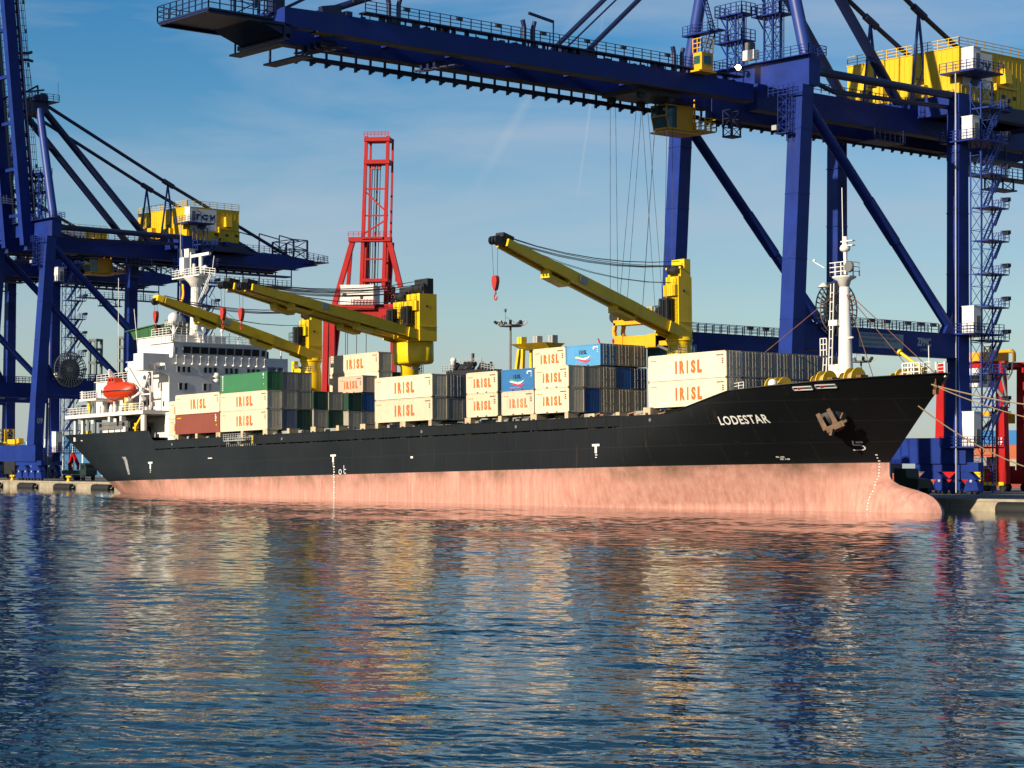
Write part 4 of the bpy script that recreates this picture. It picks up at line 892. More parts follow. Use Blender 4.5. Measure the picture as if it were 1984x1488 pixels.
def door_mesh(H, mat):
    if (H, mat.name) not in _dm:
        mb = MB(); w = (CW - .34) / 2
        mb.box(-.03, .02, 0, w - .02, .17, H - .13)
        for k in range(5): z = .25 + k * (H - .5) / 5; mb.box(.02, .045, .08, w - .1, z + .06, z + (H - .5) / 5 - .06)
        o = mb.build("door", [mat]); m2 = MB()
        for y in (w * .3, w * .72):
            m2.tube((.085, y, .1), (.085, y, H - .1), .026, n=6)
            for z in (.2, .9, H - .9, H - .25): m2.box(.02, .11, y - .07, y + .07, z, z + .07)
            m2.beam((.1, y, 1.15), (.1, y + .3 * (1 if y < w / 2 else -1), 1.13), .04)
        p = m2.build("lock_rod", [ROD]); _dm[(H, mat.name)] = (o.data, p.data); bpy.data.objects.remove(o); bpy.data.objects.remove(p)
    return _dm[(H, mat.name)]
def link(name, data, parent, loc=(0, 0, 0)):
    o = bpy.data.objects.new(name, data); COL.objects.link(o); o.parent = parent; o.location = loc; return o
_lm = {}
def lettering(kind, L, H):
    key = (kind, L, H)
    if key in _lm: return _lm[key]
    mb = MB(); y = -.012; mats = [orange, markw]
    if kind in ('plain', 'faded', 'low'):
        mats = [faded if kind == 'faded' else orange, markw, brown]
        w_ = 4.1 if L > 7 else 3.3; h = 1.42 if L > 7 else 1.12; x0 = L / 2 - w_ / 2 + (.25 if L > 7 else .1)
        ws = [0, .165, .44, .60, .84]; ww = [.055, .185, .055, .17, .17]
        for c_, a, q in zip("IRISL", ws, ww): word(mb, c_, flat((x0 + a * w_, y, H / 2 - h / 2 - .05), (q * w_, 0, 0), (0, 0, h)), bold=.055)
        mb.box(.35, 1.3, y, y + .004, H - .62, H - .56, 0)
        for q in range(5): mb.box(L - 1.5 + q * .22, L - 1.34 + q * .22, y, y + .004, H - .5, H - .38, 2)
        for q in range(3): mb.box(L - .7, L - .45, y, y + .004, H - .9 - q * .22, H - .78 - q * .22, 2)
    elif kind == 'emblem':
        mats = [navy, markw, crimson, waveg, orange]
        cx = L * .48
        for c_, a in zip("IRISL", (0, .28, .62, .82, 1.12)): word(mb, c_, flat((cx - .62 + a, y, H * .56), (.10 if c_ == 'I' else .24, 0, 0), (0, 0, .48)), bold=.045)
        def wave(z0, th, x0, x1, mi, lift):
            b = len(mb.v); n = 26
            for i in range(n + 1):
                u = i / n; x = x0 + (x1 - x0) * u; z = z0 + .17 * math.sin(u * 5.0 + 1.3) * (1 - .2 * u) + lift * u ** 3; t = th * (math.sin(math.pi * min(1, u * 1.0 + .04)) ** .6) + .01
                mb.v += [(x, y, z - t / 2), (x, y, z + t / 2)]
            for i in range(n): mb.face((b + 2 * i, b + 2 * i + 2, b + 2 * i + 3, b + 2 * i + 1), mi)
        wave(H * .455, .20, cx - 1.35, cx + .9, 3, .05); wave(H * .37, .27, cx - 1.35, cx + 1.45, 1, .30); wave(H * .26, .22, cx - .95, cx + 1.6, 2, .22)
        mb.box(cx - 1.25, cx + .7, y, y + .004, H * .13, H * .155, 4)
        word(mb, "CONTAINER LINE", flat((cx - 1.25, y, H * .115), (2.0, 0, 0), (0, 0, .12)), mi=4); mb.box(L - 1.25, L - .45, y, y + .004, H - .42, H - .30, 1); mb.box(L - 1.3, L - 1.05, y, y + .004, H - .65, H - .42, 1)
        for z in (.9, .65, .42): mb.box(L - .55, L - .4, y, y + .004, H - z - .1, H - z, 1)
    elif kind == 'codes':
        mats = [markw, yellow]
        for i in range(8): mb.box(.62, .82, y, y + .004, H - .42 - i * .26, H - .25 - i * .26, 0)
        mb.box(.5, .9, y, y + .004, H - .3, H - .15, 0); mb.box(L - 1.1, L - .8, y, y + .004, H - .55, H - .2, 0); mb.box(L - 1.0, L - .85, y, y + .004, H - .9, H - .75, 0); mb.box(L - .95, L - .8, y, y + .004, .75, .95, 1)
    elif kind == 'brown':
        mats = [markw, yellow]
        for i in range(5): mb.box(.5 + i * .25, .68 + i * .25, y, y + .004, H - .62, H - .45, 1)
        for i in range(4): mb.box(L - 1.2, L - .95 + .1 * (i % 2), y, y + .004, H - .45 - i * .27, H - .28 - i * .27, 0)
        mb.box(L - .9, L - .7, y, y + .004, H - .9, H - .75, 1); mb.box(L - .95, L - .75, y, y + .004, .95, 1.2, 1)
    o = mb.build("lettering", mats); _lm[key] = o.data; bpy.data.objects.remove(o); return _lm[key]
GROUP = "containers stacked on the ship's deck"
def container(x, row, z, L, H, colour, label, end='wall', text=None, y=None, frame=None, group=GROUP, dx=0.0):
    if end == 'wall' and not text: t = bpy.data.objects.new("shipping_container", container_mesh(L, H, CC[colour], end)); COL.objects.link(t); tag(t, label, "container", group)
    else: t = thing("shipping_container", label, "container", group=group)
    t.matrix_world = (frame or SM) @ Matrix.Translation((x + dx, (0.5 + 2.5 * row) if y is None else y, z))
    m = CC[colour]
    if t.type == 'EMPTY': link("body", container_mesh(L, H, m, end), t)
    if end == 'door':
        d, r_ = door_mesh(H, m); w = (CW - .34) / 2
        for k in range(2):
            o = link("door", d, t, (L - .06, .17 + k * w + .01 * k, 0)); link("lock_rod", r_, o)
    if text: link("lettering", lettering(text, L, H), t)
    return t
HC, ST = 2.87, 2.57; B0 = 10.95; B1 = 13.85; B2 = 16.45; T40, T20 = 12.19, 6.06
ORD = ["outermost", "second", "third", "fourth", "fifth", "sixth", "seventh", "eighth"]
# aftmost bay, next to the stern house
container(-87.95, 0, B0, T40, HC, "brown", "rust brown container at the bottom of the aftmost stack, beside the stern house", text='brown')
container(-87.95, 0, B1, T40, HC, "white", "white container with orange letters resting on the rust brown container", text='plain')
container(-93.9, 1, B0, T20, ST, "white", "white container half hidden behind the rust brown one, its first letters showing", text='plain')
container(-93.9, 1, B0 + 2.6, T20, ST, "white", "white container half hidden behind the aftmost white one, topped lower than it", text='plain')
container(-87.8, 1, B0, T40, ST, "grey", "grey container hidden behind the rust brown container")
# bay under the aft deck crane: three high outside, two high further in
for tier, (cols, z, H) in enumerate(((("white", "bluerust", "darkgreen", "grey", "darkgreen"), B0, HC), (("white", "grey", "grey", "darkgreen", "grey"), B1, ST), (("green", "slate", "grey"), B2, ST))):
    names = ("lowest", "middle", "top")
    for row, c in enumerate(cols):
        if row == 0: lb_ = ("white container with orange letters at the bottom of the stack topped by the green one", "white container with orange letters directly under the green container", "green container with a white code column on top of two white ones")[tier]
        else: lb_ = {"bluerust": "blue grey container with rusted end", "darkgreen": "dark green container end", "grey": "grey ribbed container end", "slate": "slate grey container end"}[c] + f", {ORD[row]} column, {names[tier]} row, in the green container's stack"
        container(-75.6, row, z, T40, H, c, lb_, text=(('plain', 'low', 'codes')[tier] if row == 0 else None), dx=.12 * row if row > 2 else 0)
for row, cols in ((5, ("grey", "darkgreen")), (6, ("grey", "royal"))):
    for tier, c in enumerate(cols):
        container(-67.7, row, B0 + .15 + tier * 2.62, T20, ST, c, {"grey": "grey short container", "darkgreen": "dark green short container", "royal": "bright blue short container end"}[c] + f" {'under' if row == 6 or tier == 0 else 'beside'} the small pinkish white one, {'lower' if tier == 0 else 'upper'} row, {'nearer' if row == 5 else 'farther'} column", end='wall')
container(-67.7, 6, B0 + .2 + 5.3, T20, 2.42, "pink", "pinkish white short container with small orange letters, left of the twin yellow crane", text='plain')
for tier in range(4):
    container(-73.4, 7, 11.0 + tier * 2.83, T40, 2.8, "white", ("white container at the very bottom of the tall far stack", "white container second from the bottom of the tall far stack", "white container under the topmost one of the tall far stack", "topmost white container of the far stack, crossed by a crane shadow")[tier], text='plain' if tier == 3 else None)
container(-73.4, 8, 11.0, T40, 2.8, "grey", "grey container at the far bottom of the tall white stack"); container(-73.4, 8, 13.83, T40, 2.8, "grey", "grey container second up behind the tall white stack")
container(-73.4, 8, 16.66, T40, 2.8, "darkgreen", "dark green container peeking out behind the tall white stack")
# bay in front of the twin crane
for tier, H in ((0, HC), (1, HC)):
    nm = ("lower", "upper")[tier]
    container(-38.15, 0, B0 + tier * 2.93, T40, HC, "white", f"{nm} of the two large white lettered containers below the twin yellow crane", text='plain')
    container(-38.15, 1, B0 + tier * 2.93, T40, HC, ("grey", "slate")[tier], f"{nm} grey container right behind the large white pair below the twin yellow crane", end=('wall', 'door')[tier])
    container(-38.15, 2, B0 + tier * 2.93, T40, HC, "grey", f"{nm} grey container two columns behind the large white pair below the twin yellow crane")
# two short bays
for tier, (z, H) in enumerate(((B0, HC), (B1, ST))):
    nm = ("lower", "upper")[tier]
    container(-19.1, 0, z, T20, H, "white", f"{nm} short white lettered container left of the bright blue one", text='plain')
    container(-19.1, 1, z, T20, H, "grey", f"{nm} grey container behind the short white pair left of the bright blue one")
container(-12.3, 0, B0, T20, HC, "grime", "short white container with worn half missing letters under the bright blue one", text='faded')
container(-12.3, 0, B1, T20, ST, "blue", "bright blue ribbed container with a wave emblem on top of a white one", text='emblem')
for row in (1, 2):
    for tier, z in enumerate((B0, B1)): container(-12.3, row, z, T20, (HC, ST)[tier], "grey", f"grey container hidden behind the bright blue one, {('lower', 'upper')[tier]} row, {ORD[row]} column")
container(-12.3, 2, B2 + .12, T20, ST, "white", "topmost short white lettered container, set back and left of the pale blue one", text='plain')
cols = (("white", "royal", "grey", "grey", "grey"), ("white", "grey", "grey", "royal", "navyblue"), (None, None, "skyblue", "grey", "grey"))
for tier, cs in enumerate(cols):
    z = (B0, B1, B2 + .12)[tier]; H = (HC, ST, ST)[tier]; nm = ("lowest", "middle", "top")[tier]
    for row, c in enumerate(cs):
        if c is None: continue
        if row == 0: l_ = f"{('lower', 'upper')[tier]} short white lettered container below and left of the pale blue one"
        elif c == "skyblue": l_ = "pale blue container with a wave emblem, highest in the middle of the ship"
        else: l_ = f"{ {'royal': 'plain blue ribbed container', 'grey': 'grey container with lock rods', 'navyblue': 'dark navy container'}[c]}, {nm} row, {ORD[row]} column of the pale blue container's stack"
        container(-6.08, row, z, T20, H, c, l_, end='wall' if c in ("royal", "white") or (row, tier) == (1, 1) else 'door', text='plain' if row == 0 else ('emblem' if c == "skyblue" else None))
t_ = container(-6.08 + 3.5, 6, B2 + .25, T20, ST, "skyblue", "blue container just visible beneath the orange yellow spreader", end='door')
# forward bay: eight across, two high, doors to the bow
for tier in range(2):
    nm = ("lower", "upper")[tier]
    for row in range(8):
        container(13.0, row, 10.85 + tier * 2.92, T40, HC, ("white", "grime")[tier] if row == 0 else "slate", f"{nm} of the two big white lettered containers at the raised bow" if row == 0 else f"slate grey container doors in the {nm} row of the bow stack, {ORD[row]} column inboard", end='door', text='plain' if row == 0 else None, y=0.95 + 2.47 * row)

# ------------------------------------------------------------------ ship-to-shore gantry cranes
def gantry(cx, k, boom_up, label, number=None, sign=True, trolley_y=-16.5, cab_y=-12.0, sea_side=True):
    g = thing("gantry_crane", label, "crane", (cx, 195.0, 1.35), 0, "blue ship to shore cranes on the quay")
    Z = lambda z: (z * k - 1.35)
    GA = 30.5; HX = 10.5; SY = -1.8      # the sea legs lean back towards the land
    # travelling bogies
    for x in (-1, 1):
        for y in (0, GA):
            mb = MB(); c = x * 9.0; y = y or SY
            mb.box(c - 5.2, c + 5.2, y - .55, y + .55, 2.9, Z(5.5))
            for s in (-1, 1):
                mb.prism([(c + s * 2.6 - 2.3, y - .5, 1.9), (c + s * 2.6 + 2.3, y - .5, 1.9), (c + s * 2.6 + .8, y - .5, 3.1), (c + s * 2.6 - .8, y - .5, 3.1)], [(c + s * 2.6 - 2.3, y + .5, 1.9), (c + s * 2.6 + 2.3, y + .5, 1.9), (c + s * 2.6 + .8, y + .5, 3.1), (c + s * 2.6 - .8, y + .5, 3.1)])
                for q in (-1.35, 1.35):
                    m = c + s * 2.6 + q; mb.prism([(m - 1.2, y - .42, .45), (m + 1.2, y - .42, .45), (m + .9, y - .42, 1.5), (m + .35, y - .42, 2.0), (m - .35, y - .42, 2.0), (m - .9, y - .42, 1.5)], [(m - 1.2, y + .42, .45), (m + 1.2, y + .42, .45), (m + .9, y + .42, 1.5), (m + .35, y + .42, 2.0), (m - .35, y + .42, 2.0), (m - .9, y + .42, 1.5)])
                    mb.tube((m, y - .5, 1.75), (m, y + .5, 1.75), .22, n=10, mi=1)
            bo = mb.build("bogie", [blue, steell], g)
            for s in (-3.95, -1.25, 1.25, 3.95):
                for q in (-.55, .55): mb = MB(); mb.tube((c + s + q, y - .2, .42), (c + s + q, y + .2, .42), .40, n=14); mb.build("wheel", dark, bo)
    for y in (SY, GA):
        mb = MB(); mb.box(-HX - 1.9, HX + 1.9, y - .85, y + .85, Z(5.3), Z(8.65)); mb.box(-HX - 1.95, HX + 1.95, y - .92, y + .92, Z(8.6), Z(8.68)); mb.build("sill_beam", blue, g)
    legs = {}
    for x in (-1, 1):
        for y in (0, GA):
            mb = MB(); c = x * HX; w0, w1, d0, d1 = (2.2, 2.2, 2.1, 2.0) if y == 0 else (2.3, 2.0, 2.2, 1.8)
            zt_ = Z(51.4) if y == 0 else Z(53.6)
            y_ = lambda z: y if y else SY + (0.6 - SY) * (z - 8.65) / 42.75
            mb.beam((c, y_(8.65), Z(8.65)), (c, y_(18), Z(18.0)), 3.0, 1.9, w1, d0, up=(0, 1, 0)); mb.beam((c, y_(18), Z(18.0)), (c, y_(51.4), zt_), w1, d0, w1, d1, up=(0, 1, 0))
            for z in (14, 22.6, 30, 38, 46): mb.box(c - w1 / 2 - .03, c + w1 / 2 + .03, y_(z) - d0 / 2 - .03, y_(z) + d0 / 2 + .03, Z(z), Z(z) + .10)
            sgn = 1 if y == 0 else -1
            mb.prism([(c - .5, y_(22) + sgn * .9, Z(22.1)), (c - .5, y_(22) + sgn * 3.4, Z(22.1)), (c - .5, y_(26) + sgn * .9, Z(26.3))], [(c + .5, y_(22) + sgn * .9, Z(22.1)), (c + .5, y_(22) + sgn * 3.4, Z(22.1)), (c + .5, y_(26) + sgn * .9, Z(26.3))])
            legs[(x, y)] = mb.build("leg", blue, g)
    for x in (-1, 1):
        c = x * HX; mb = MB(); mb.box(c - .8, c + .8, -.4, GA - 1.0, Z(19.05), Z(22.1)); mb.box(c - .9, c + .9, .3, GA - 1.05, Z(22.1), Z(22.1) + .06); mb.box(c - .9, c + .9, 1.05, GA - 1.05, Z(19.05) - .05, Z(19.05))
        pb = mb.build("portal_beam", blue, g)
        mb = MB(); y0, y1 = ((9.0 if x > 0 else 1.5), GA - 5); mb.rail((c + .85, y0, Z(22.2)), (c + .85, y1, Z(22.2)), 1.15, 1.4, .05); mb.rail((c - .85, 1.5, Z(22.2)), (c - .85, y1, Z(22.2)), 1.15, 1.4, .05)
        for y in (12, 15, 19, 21.5, 24): mb.box(c + .7, c + 1.0, y, y + 1.0, Z(22.9), Z(22.9) + .45, 1)
        mb.build("handrail", [blue, dark], pb)
        mb = MB(); mb.tube((c, 1.0, Z(49.8)), (c, GA - 1.2, Z(22.5)), .66, n=16)
        A = Vector((c, 1.0, Z(49.8))); B = Vector((c, GA - 1.2, Z(22.5))); mb.tube(A.lerp(B, .42), A.lerp(B, .60), .74, n=16)
        mb.prism([(c - .3, .9, Z(49.4)), (c - .3, 2.9, Z(49.6)), (c - .3, .9, Z(45.9))], [(c + .3, .9, Z(49.4)), (c + .3, 2.9, Z(49.6)), (c + .3, .9, Z(45.9))])
        mb.build("diagonal_brace", blue, g)
        mb = MB(); mb.tube((c, 1.5, Z(53.5)), (c, GA - .5, Z(53.5)), .52, n=14); mb.tube((c, 1.5, Z(53.5)), (c, 4.0, Z(53.5)), .95, .52, n=14); mb.build("upper_tie", blued, g)
        mb = MB(); mb.path([(c, 1.6, Z(52.4)), (c, 6.5, Z(51.3)), (c - x * .5, GA - 1, Z(52.0))], .30, 12); mb.build("upper_tie", blued, g)
    mb = MB()     # seaward crossbeam on top of the sea legs
    mb.prism([(-HX - 1.3, .5, Z(51.4)), (-HX + 3.5, .5, Z(51.4)), (-HX + 6, .5, Z(52.2)), (HX - 6, .5, Z(52.2)), (HX - 3.5, .5, Z(51.4)), (HX + 1.3, .5, Z(51.4)), (HX + 1.3, .5, Z(55.0)), (-HX - 1.3, .5, Z(55.0))],
             [(-HX - 1.3, 2.5, Z(51.4)), (-HX + 3.5, 2.5, Z(51.4)), (-HX + 6, 2.5, Z(52.2)), (HX - 6, 2.5, Z(52.2)), (HX - 3.5, 2.5, Z(51.4)), (HX + 1.3, 2.5, Z(51.4)), (HX + 1.3, 2.5, Z(55.0)), (-HX - 1.3, 2.5, Z(55.0))])
    cb = mb.build("crossbeam", blue, g)
    mb = MB(); mb.box(-HX - 1.8, HX + 2.0, -.4, .5, Z(55.0), Z(55.0) + .1); mb.rail((-HX - 1.8, -.4, Z(55.1)), (HX + 2.0, -.4, Z(55.1)), 1.15, 1.5, .045); mb.rails([(HX + 2.0, -.4, Z(55.1)), (HX + 2.0, 2.8, Z(55.1)), (HX - 2, 2.8, Z(55.1))], h=1.15, step=1.2, r=.045)
    mb.box(HX - 1.8, HX + 1.8, -1.3, -.95, Z(50.2), Z(50.3)); mb.rails([(HX - 3.8, -1.3, Z(50.3)), (HX + .4, -1.3, Z(50.3))], h=1.2, step=.8, r=.045); mb.ladder((HX - .4, -1.15, Z(44.5)), (HX - .4, -1.15, Z(51.2)), (1, 0, 0), .9, .7, .045); mb.lattice(HX - 1.6, HX - .2, -1.9, -1.1, Z(45.6), Z(50.2), 1.0, .03); mb.box(HX - 2.0, HX + .3, -2.1, -1.0, Z(45.4), Z(45.5)); mb.box(HX - 2.4, HX - 1.6, -2.2, -1.5, Z(45.9), Z(46.5), 1)
    mb.build("handrail", [blue, steell], cb)
    for x0, zt2 in ((-2.6, 68.0), (3.9, 70.4)):
        mb = MB(); mb.lattice(x0, x0 + 1.5, .9, 2.4, Z(55.0), Z(zt2 - 6), 2.3, .05, .10)
        for dz in ((0, 3.4) if x0 > 0 else (0, 3.4)):
            z = Z(zt2 - 6 - dz); mb.box(x0 - 1.7, x0 + 3.0, .4, 2.9, z, z + .18); mb.rails([(x0 - 1.7, 2.9, z), (x0 - 1.7, .4, z), (x0 + 3.0, .4, z), (x0 + 3.0, 2.9, z)], h=1.5, step=.9, r=.05)
            mb.beam((x0 - 1.2, .9, z), (x0 + .1, .9, z - 1.9), .14); mb.beam((x0 + .5, .9, z), (x0 + 1.5, .9, z - 1.9), .12)
        mb.ladder((x0 + 2.6, .6, Z(55)), (x0 + 2.6, .6, Z(zt2 - 5)), (1, 0, 0), .7, .6, .04); mb.ladder((x0 + 2.6, 1.3, Z(55)), (x0 + 2.6, 1.3, Z(zt2 - 5)), (1, 0, 0), .7, 1.2, .04)
        mb.build("service_tower", blue, g)
    mb = MB()    # stairs beside the far mast leg
    for a, b, x0 in ((55.2, 60.5, 0), (60.5, 66.5, 1), (66.5, 72.5, 0)):
        xa, xb = (-HX + 3.0, -HX + 5.6) if x0 == 0 else (-HX + 5.6, -HX + 3.4)
        for dy in (.3, 1.1): mb.beam((xa, dy, Z(a)), (xb, dy, Z(b)), .12)
        n_ = 12
        for i in range(n_): q = Vector((xa, .3, Z(a))).lerp(Vector((xb, .3, Z(b))), (i + .5) / n_); mb.box(q.x - .15, q.x + .15, .3, 1.1, q.z, q.z + .05)
        mb.box(min(xa, xb) - 2.6, max(xa, xb) + 1.4, .1, 1.6, Z(b) - .1, Z(b) + .1); mb.rail((min(xa, xb) - 2.4, .1, Z(b)), (max(xa, xb) + 1.4, .1, Z(b)), 1.2, .9, .04)
        mb.beam((xa, .3, Z(a) + 1.1), (xb, .3, Z(b) + 1.1), .06)
    mb.build("mast_stair", blue, g)
    mb = MB(); mb.box(-HX - 1.07, HX + 1.07, GA - 1.05, GA + 1.05, Z(51.2), Z(53.8)); mb.box(-HX - 1, HX + 1, GA + 9, GA + 10.2, Z(52.4), Z(53.2)); mb.build("crossbeam", blue, g)
    apex_z = 79.0
    for x in (-1, 1):
        mb = MB(); mb.tube((x * HX, 1.5, Z(55)), (x * 4.6, 1.2, Z(apex_z - .6)), .85, .72, n=18); mb.build("mast_leg", bluel, g)
        mb = MB(); mb.tube((x * 3.9, 2.6, Z(apex_z - .6)), (x * 4.2, 26.0, Z(53.0)), .70, n=14); mb.build("backstay", blued, g)
        mb = MB(); a = Vector((x * 4.2, 3.4, Z(apex_z + .2))); b = Vector((x * 4.2, 30.4, Z(65.6))); c = Vector((x * 4.2, 60.0, Z(51.8)))
        mb.tube(a, b, .34, n=10); mb.tube(b, c, .34, n=10); mb.tube(b - (b - a).normalized() * 1.4, b + (c - b).normalized() * 1.2, .52, n=10); mb.build("tie_rod", blued, g)
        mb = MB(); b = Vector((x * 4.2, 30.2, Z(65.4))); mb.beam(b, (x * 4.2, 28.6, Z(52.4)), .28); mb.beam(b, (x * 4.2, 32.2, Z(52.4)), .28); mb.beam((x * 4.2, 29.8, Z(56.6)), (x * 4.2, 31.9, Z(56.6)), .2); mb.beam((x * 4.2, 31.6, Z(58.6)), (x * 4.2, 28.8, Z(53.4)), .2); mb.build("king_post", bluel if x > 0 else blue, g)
    mb = MB(); mb.box(-5.0, 5.0, -.6, 3.0, Z(apex_z - 1.3), Z(apex_z + 1.0)); mb.box(-6.2, 6.2, -.6, 4.6, Z(apex_z + 1.0), Z(apex_z + 1.15)); mb.rails([(-6.2, 4.6, Z(apex_z + 1.15)), (-6.2, -.6, Z(apex_z + 1.15)), (6.2, -.6, Z(apex_z + 1.15)), (6.2, 4.6, Z(apex_z + 1.15))], h=1.3, step=1.3, r=.05)
    for x in (-4, -1.4, 1.4, 4): mb.tube((x - .4, 2.2, Z(apex_z + 1.9)), (x + .4, 2.2, Z(apex_z + 1.9)), 1.0, n=16)
    mb.beam((-3.5, 2, Z(apex_z + 1)), (-3.5, 2, Z(apex_z + 4.2)), .14); mb.beam((-3.5, 2, Z(apex_z + 4.2)), (2.8, 3, Z(apex_z + 3.9)), .3); mb.tube((6, 4.4, Z(apex_z + 1)), (6, 4.4, Z(apex_z + 5.2)), .05); mb.build("apex_frame", blued, g)
    # main girders over the portal and the rear reach
    for x in (-1, 1):
        mb = MB(); c = x * 4.0
        mb.prism([(c - .6, -1.0, Z(49.1)), (c - .6, 61.0, Z(49.1)), (c - .6, 66.0, Z(50.4)), (c - .6, 66.0, Z(51.4)), (c - .6, 58, Z(52.3)), (c - .6, -1.0, Z(52.3))], [(c + .6, -1.0, Z(49.1)), (c + .6, 61.0, Z(49.1)), (c + .6, 66.0, Z(50.4)), (c + .6, 66.0, Z(51.4)), (c + .6, 58, Z(52.3)), (c + .6, -1.0, Z(52.3))])
        mb.box(c - .95, c + .75, -1.0, 62.0, Z(49.1) - .1, Z(49.1), 1)
        mb.build("main_girder", [blue, rail_rust], g)
    mb = MB()
    for y in (8, 16, 24, 36, 44, 52, 60): mb.box(-3.4, 3.4, y - .3, y + .3, Z(51.0), Z(52.0))
    mb.box(-4.6, 4.6, 63.2, 66.8, Z(50.3), Z(50.5)); mb.rails([(-5.2, 58, Z(52.4)), (-5.2, 69, Z(51.2)), (5.2, 69, Z(51.2)), (5.2, 58, Z(52.4))], h=1.3, step=1.3, r=.05); mb.lattice(-4, 4, 61, 64.5, Z(51.6), Z(56.0), 2.2, .1, .16); mb.box(-5.4, 5.4, 65, 69.2, Z(51.0), Z(51.2))
    mb.build("rear_frame", blued, g)
    mb = MB(); mb.rail((4.7, 45, Z(52.4)), (4.7, 60, Z(52.4)), 1.3, 1.4, .05); mb.build("girder_walkway", blued, g)
    mb = MB(); mb.rail((4.7, 3, Z(52.4)), (4.7, 30, Z(52.4)), 1.2, 1.5, .05)
    mb.build("girder_walkway", blued, g)
    for y0 in (47, 52, 57): mb = MB(); mb.beam((4.6, y0, Z(52.3)), (4.6, y0, Z(56.5)), .2); mb.beam((4.6, y0, Z(56.5)), (4.6, y0 + 5, Z(55.6)), .2); mb.build("lamp_arm", blued, g)
    mb = MB()    # service gallery slung below the rear reach
    z = Z(44.8); mb.box(2.6, 4.9, 40, 60, z, z + .2); mb.rail((4.9, 40, z), (4.9, 60, z), 1.5, 1.2, .05); mb.box(2.6, 4.9, 36, 60, z + 2.2, z + 2.5)
    for y in range(36, 61, 4): mb.beam((4.8, y, z if y >= 40 else z + 2.2), (4.8, y, Z(49.1)), .18)
    mb.lattice(2.8, 4.6, 46, 50, z - 1.4, z, 1.4, .06); mb.box(2.6, 4.9, 45.5, 50.5, z - 1.6, z - 1.4)
    mb.build("service_gallery", blued, g)
    # machinery house
    mb = MB(); y0, y1 = 31.2, 43.4 if k < 1 else 45.6; z0, z1 = Z(53.2), Z(60.2); mb.box(-9.2, 10.2, y0, y1, z0, z1)
    x = -9.0
    while x < 10.1: mb.box(x, x + .12, y0 - .05, y0, z0 + .1, z1 - .1); x += .9
    y = y0 + .4
    while y < y1: mb.box(10.2, 10.25, y, y + .12, z0 + .1, z1 - .1); y += .9
    mb.box(-9.3, 10.3, y0 - .1, y1 + .1, z1, z1 + .12)
    mb.hexa([(10.25, y0 + 8.6, z0 + 3.1), (11.2, y0 + 8.6, z0 + 3.1), (11.2, y0 + 10, z0 + 3.1), (10.25, y0 + 10, z0 + 3.1), (10.25, y0 + 8.6, z0 + 5.1), (11.0, y0 + 8.6, z0 + 5.1), (11.0, y0 + 10, z0 + 5.1), (10.25, y0 + 10, z0 + 5.1)])
    mb.box(10.25, 10.7, y0 + 7.2, y0 + 7.5, z0, z0 + 3.0); mb.box(10.25, 10.6, y0 + 7.1, y0 + 12, z0 + 2.5, z0 + 2.8); mb.box(-6, -2, y0 - 1.0, y0, z0 + 1, z0 + 3.2); mb.box(2, 5, y0 - .8, y0, z0 + .8, z0 + 2.6)
    for yy in (6.4, 9, 11.3): mb.box(10.25, 10.3, y0 + yy, y0 + yy + .7, z0 + 1.2, z0 + 1.7, 1)
    mh = mb.build("machine_house", [yellowd, dark], g)
    mb = MB(); mb.rails([(-9.2, y0, z1 + .1), (10.2, y0, z1 + .1), (10.2, y1, z1 + .1)], h=1.25, step=1.8, r=.05); mb.build("handrail", yellowd, mh)
    mb = MB(); mb.box(-9.6, 10.8, y0 - 1.6, y1 + 1.2, z0 - 1.9, z0 - .05); mb.rail((-9.6, y0 - 1.6, z0), (10.6, y0 - 1.6, z0), 1.1, 1.5, .045); mb.prism([(-9, y0, z0 - 1.9), (-9, y1 + 5, z0 - 1.9), (-9, y1 + 1.2, z0 - .05)], [(9, y0, z0 - 1.9), (9, y1 + 5, z0 - 1.9), (9, y1 + 1.2, z0 - .05)]); mb.build("house_platform", blued, g)
    if sign:
        mb = MB(); q = flat((10.30, y0 + .6, z0 + 2.0), (0, 6.2, 0), (0, 0, z1 - z0 - 2.2)); mb.prism([q(0, 0), q(1, 0), q(1, 1), q(0, 1)], [q(0, 0) + Vector((-.04, 0, 0)), q(1, 0) + Vector((-.04, 0, 0)), q(1, 1) + Vector((-.04, 0, 0)), q(0, 1) + Vector((-.04, 0, 0))])
        sg = mb.build("company_sign", white, mh)
        mb = MB(); h_ = z1 - z0 - 2.2; o = Vector((10.33, y0 + .6, z0 + 2.0))
        for c_, a in zip("TCV", (.14, .42, .70)): word(mb, c_, lambda u, v, a=a: o + Vector((0, 6.2 * (a + .25 * u + .03 * v), h_ * (.50 + .26 * v))), bold=.06, mi=0)
        arc = [(.12 + .36 * math.sin(t), .30 - .16 * math.cos(t * 1.2)) for t in [i * .18 for i in range(9)]]; b0 = len(mb.v)
        for i, (a, b) in enumerate(arc): th = .055 + .10 * math.sin(math.pi * i / 8); mb.v += [tuple(o + Vector((.005, 6.2 * (a + .15), h_ * (b - th)))), tuple(o + Vector((.005, 6.2 * (a + .15), h_ * (b + th))))]
        for i in range(8): mb.face((b0 + 2 * i, b0 + 2 * i + 2, b0 + 2 * i + 3, b0 + 2 * i + 1), 0)
        b0 = len(mb.v)
        for i in range(9): t = i / 8; mb.v += [tuple(o + Vector((.003, 6.2 * (.04 + .22 * t), h_ * (.62 + .30 * math.sin(t * 1.7))))), tuple(o + Vector((.003, 6.2 * (.02 + .25 * t), h_ * (.68 + .30 * math.sin(t * 1.7)))))]
        for i in range(8): mb.face((b0 + 2 * i, b0 + 2 * i + 2, b0 + 2 * i + 3, b0 + 2 * i + 1), 1)
        mb.beam(o + Vector((.0, 6.2 * .26, h_ * .93)), o + Vector((.0, 6.2 * .44, h_ * .80)), .03, .18, mi=2)
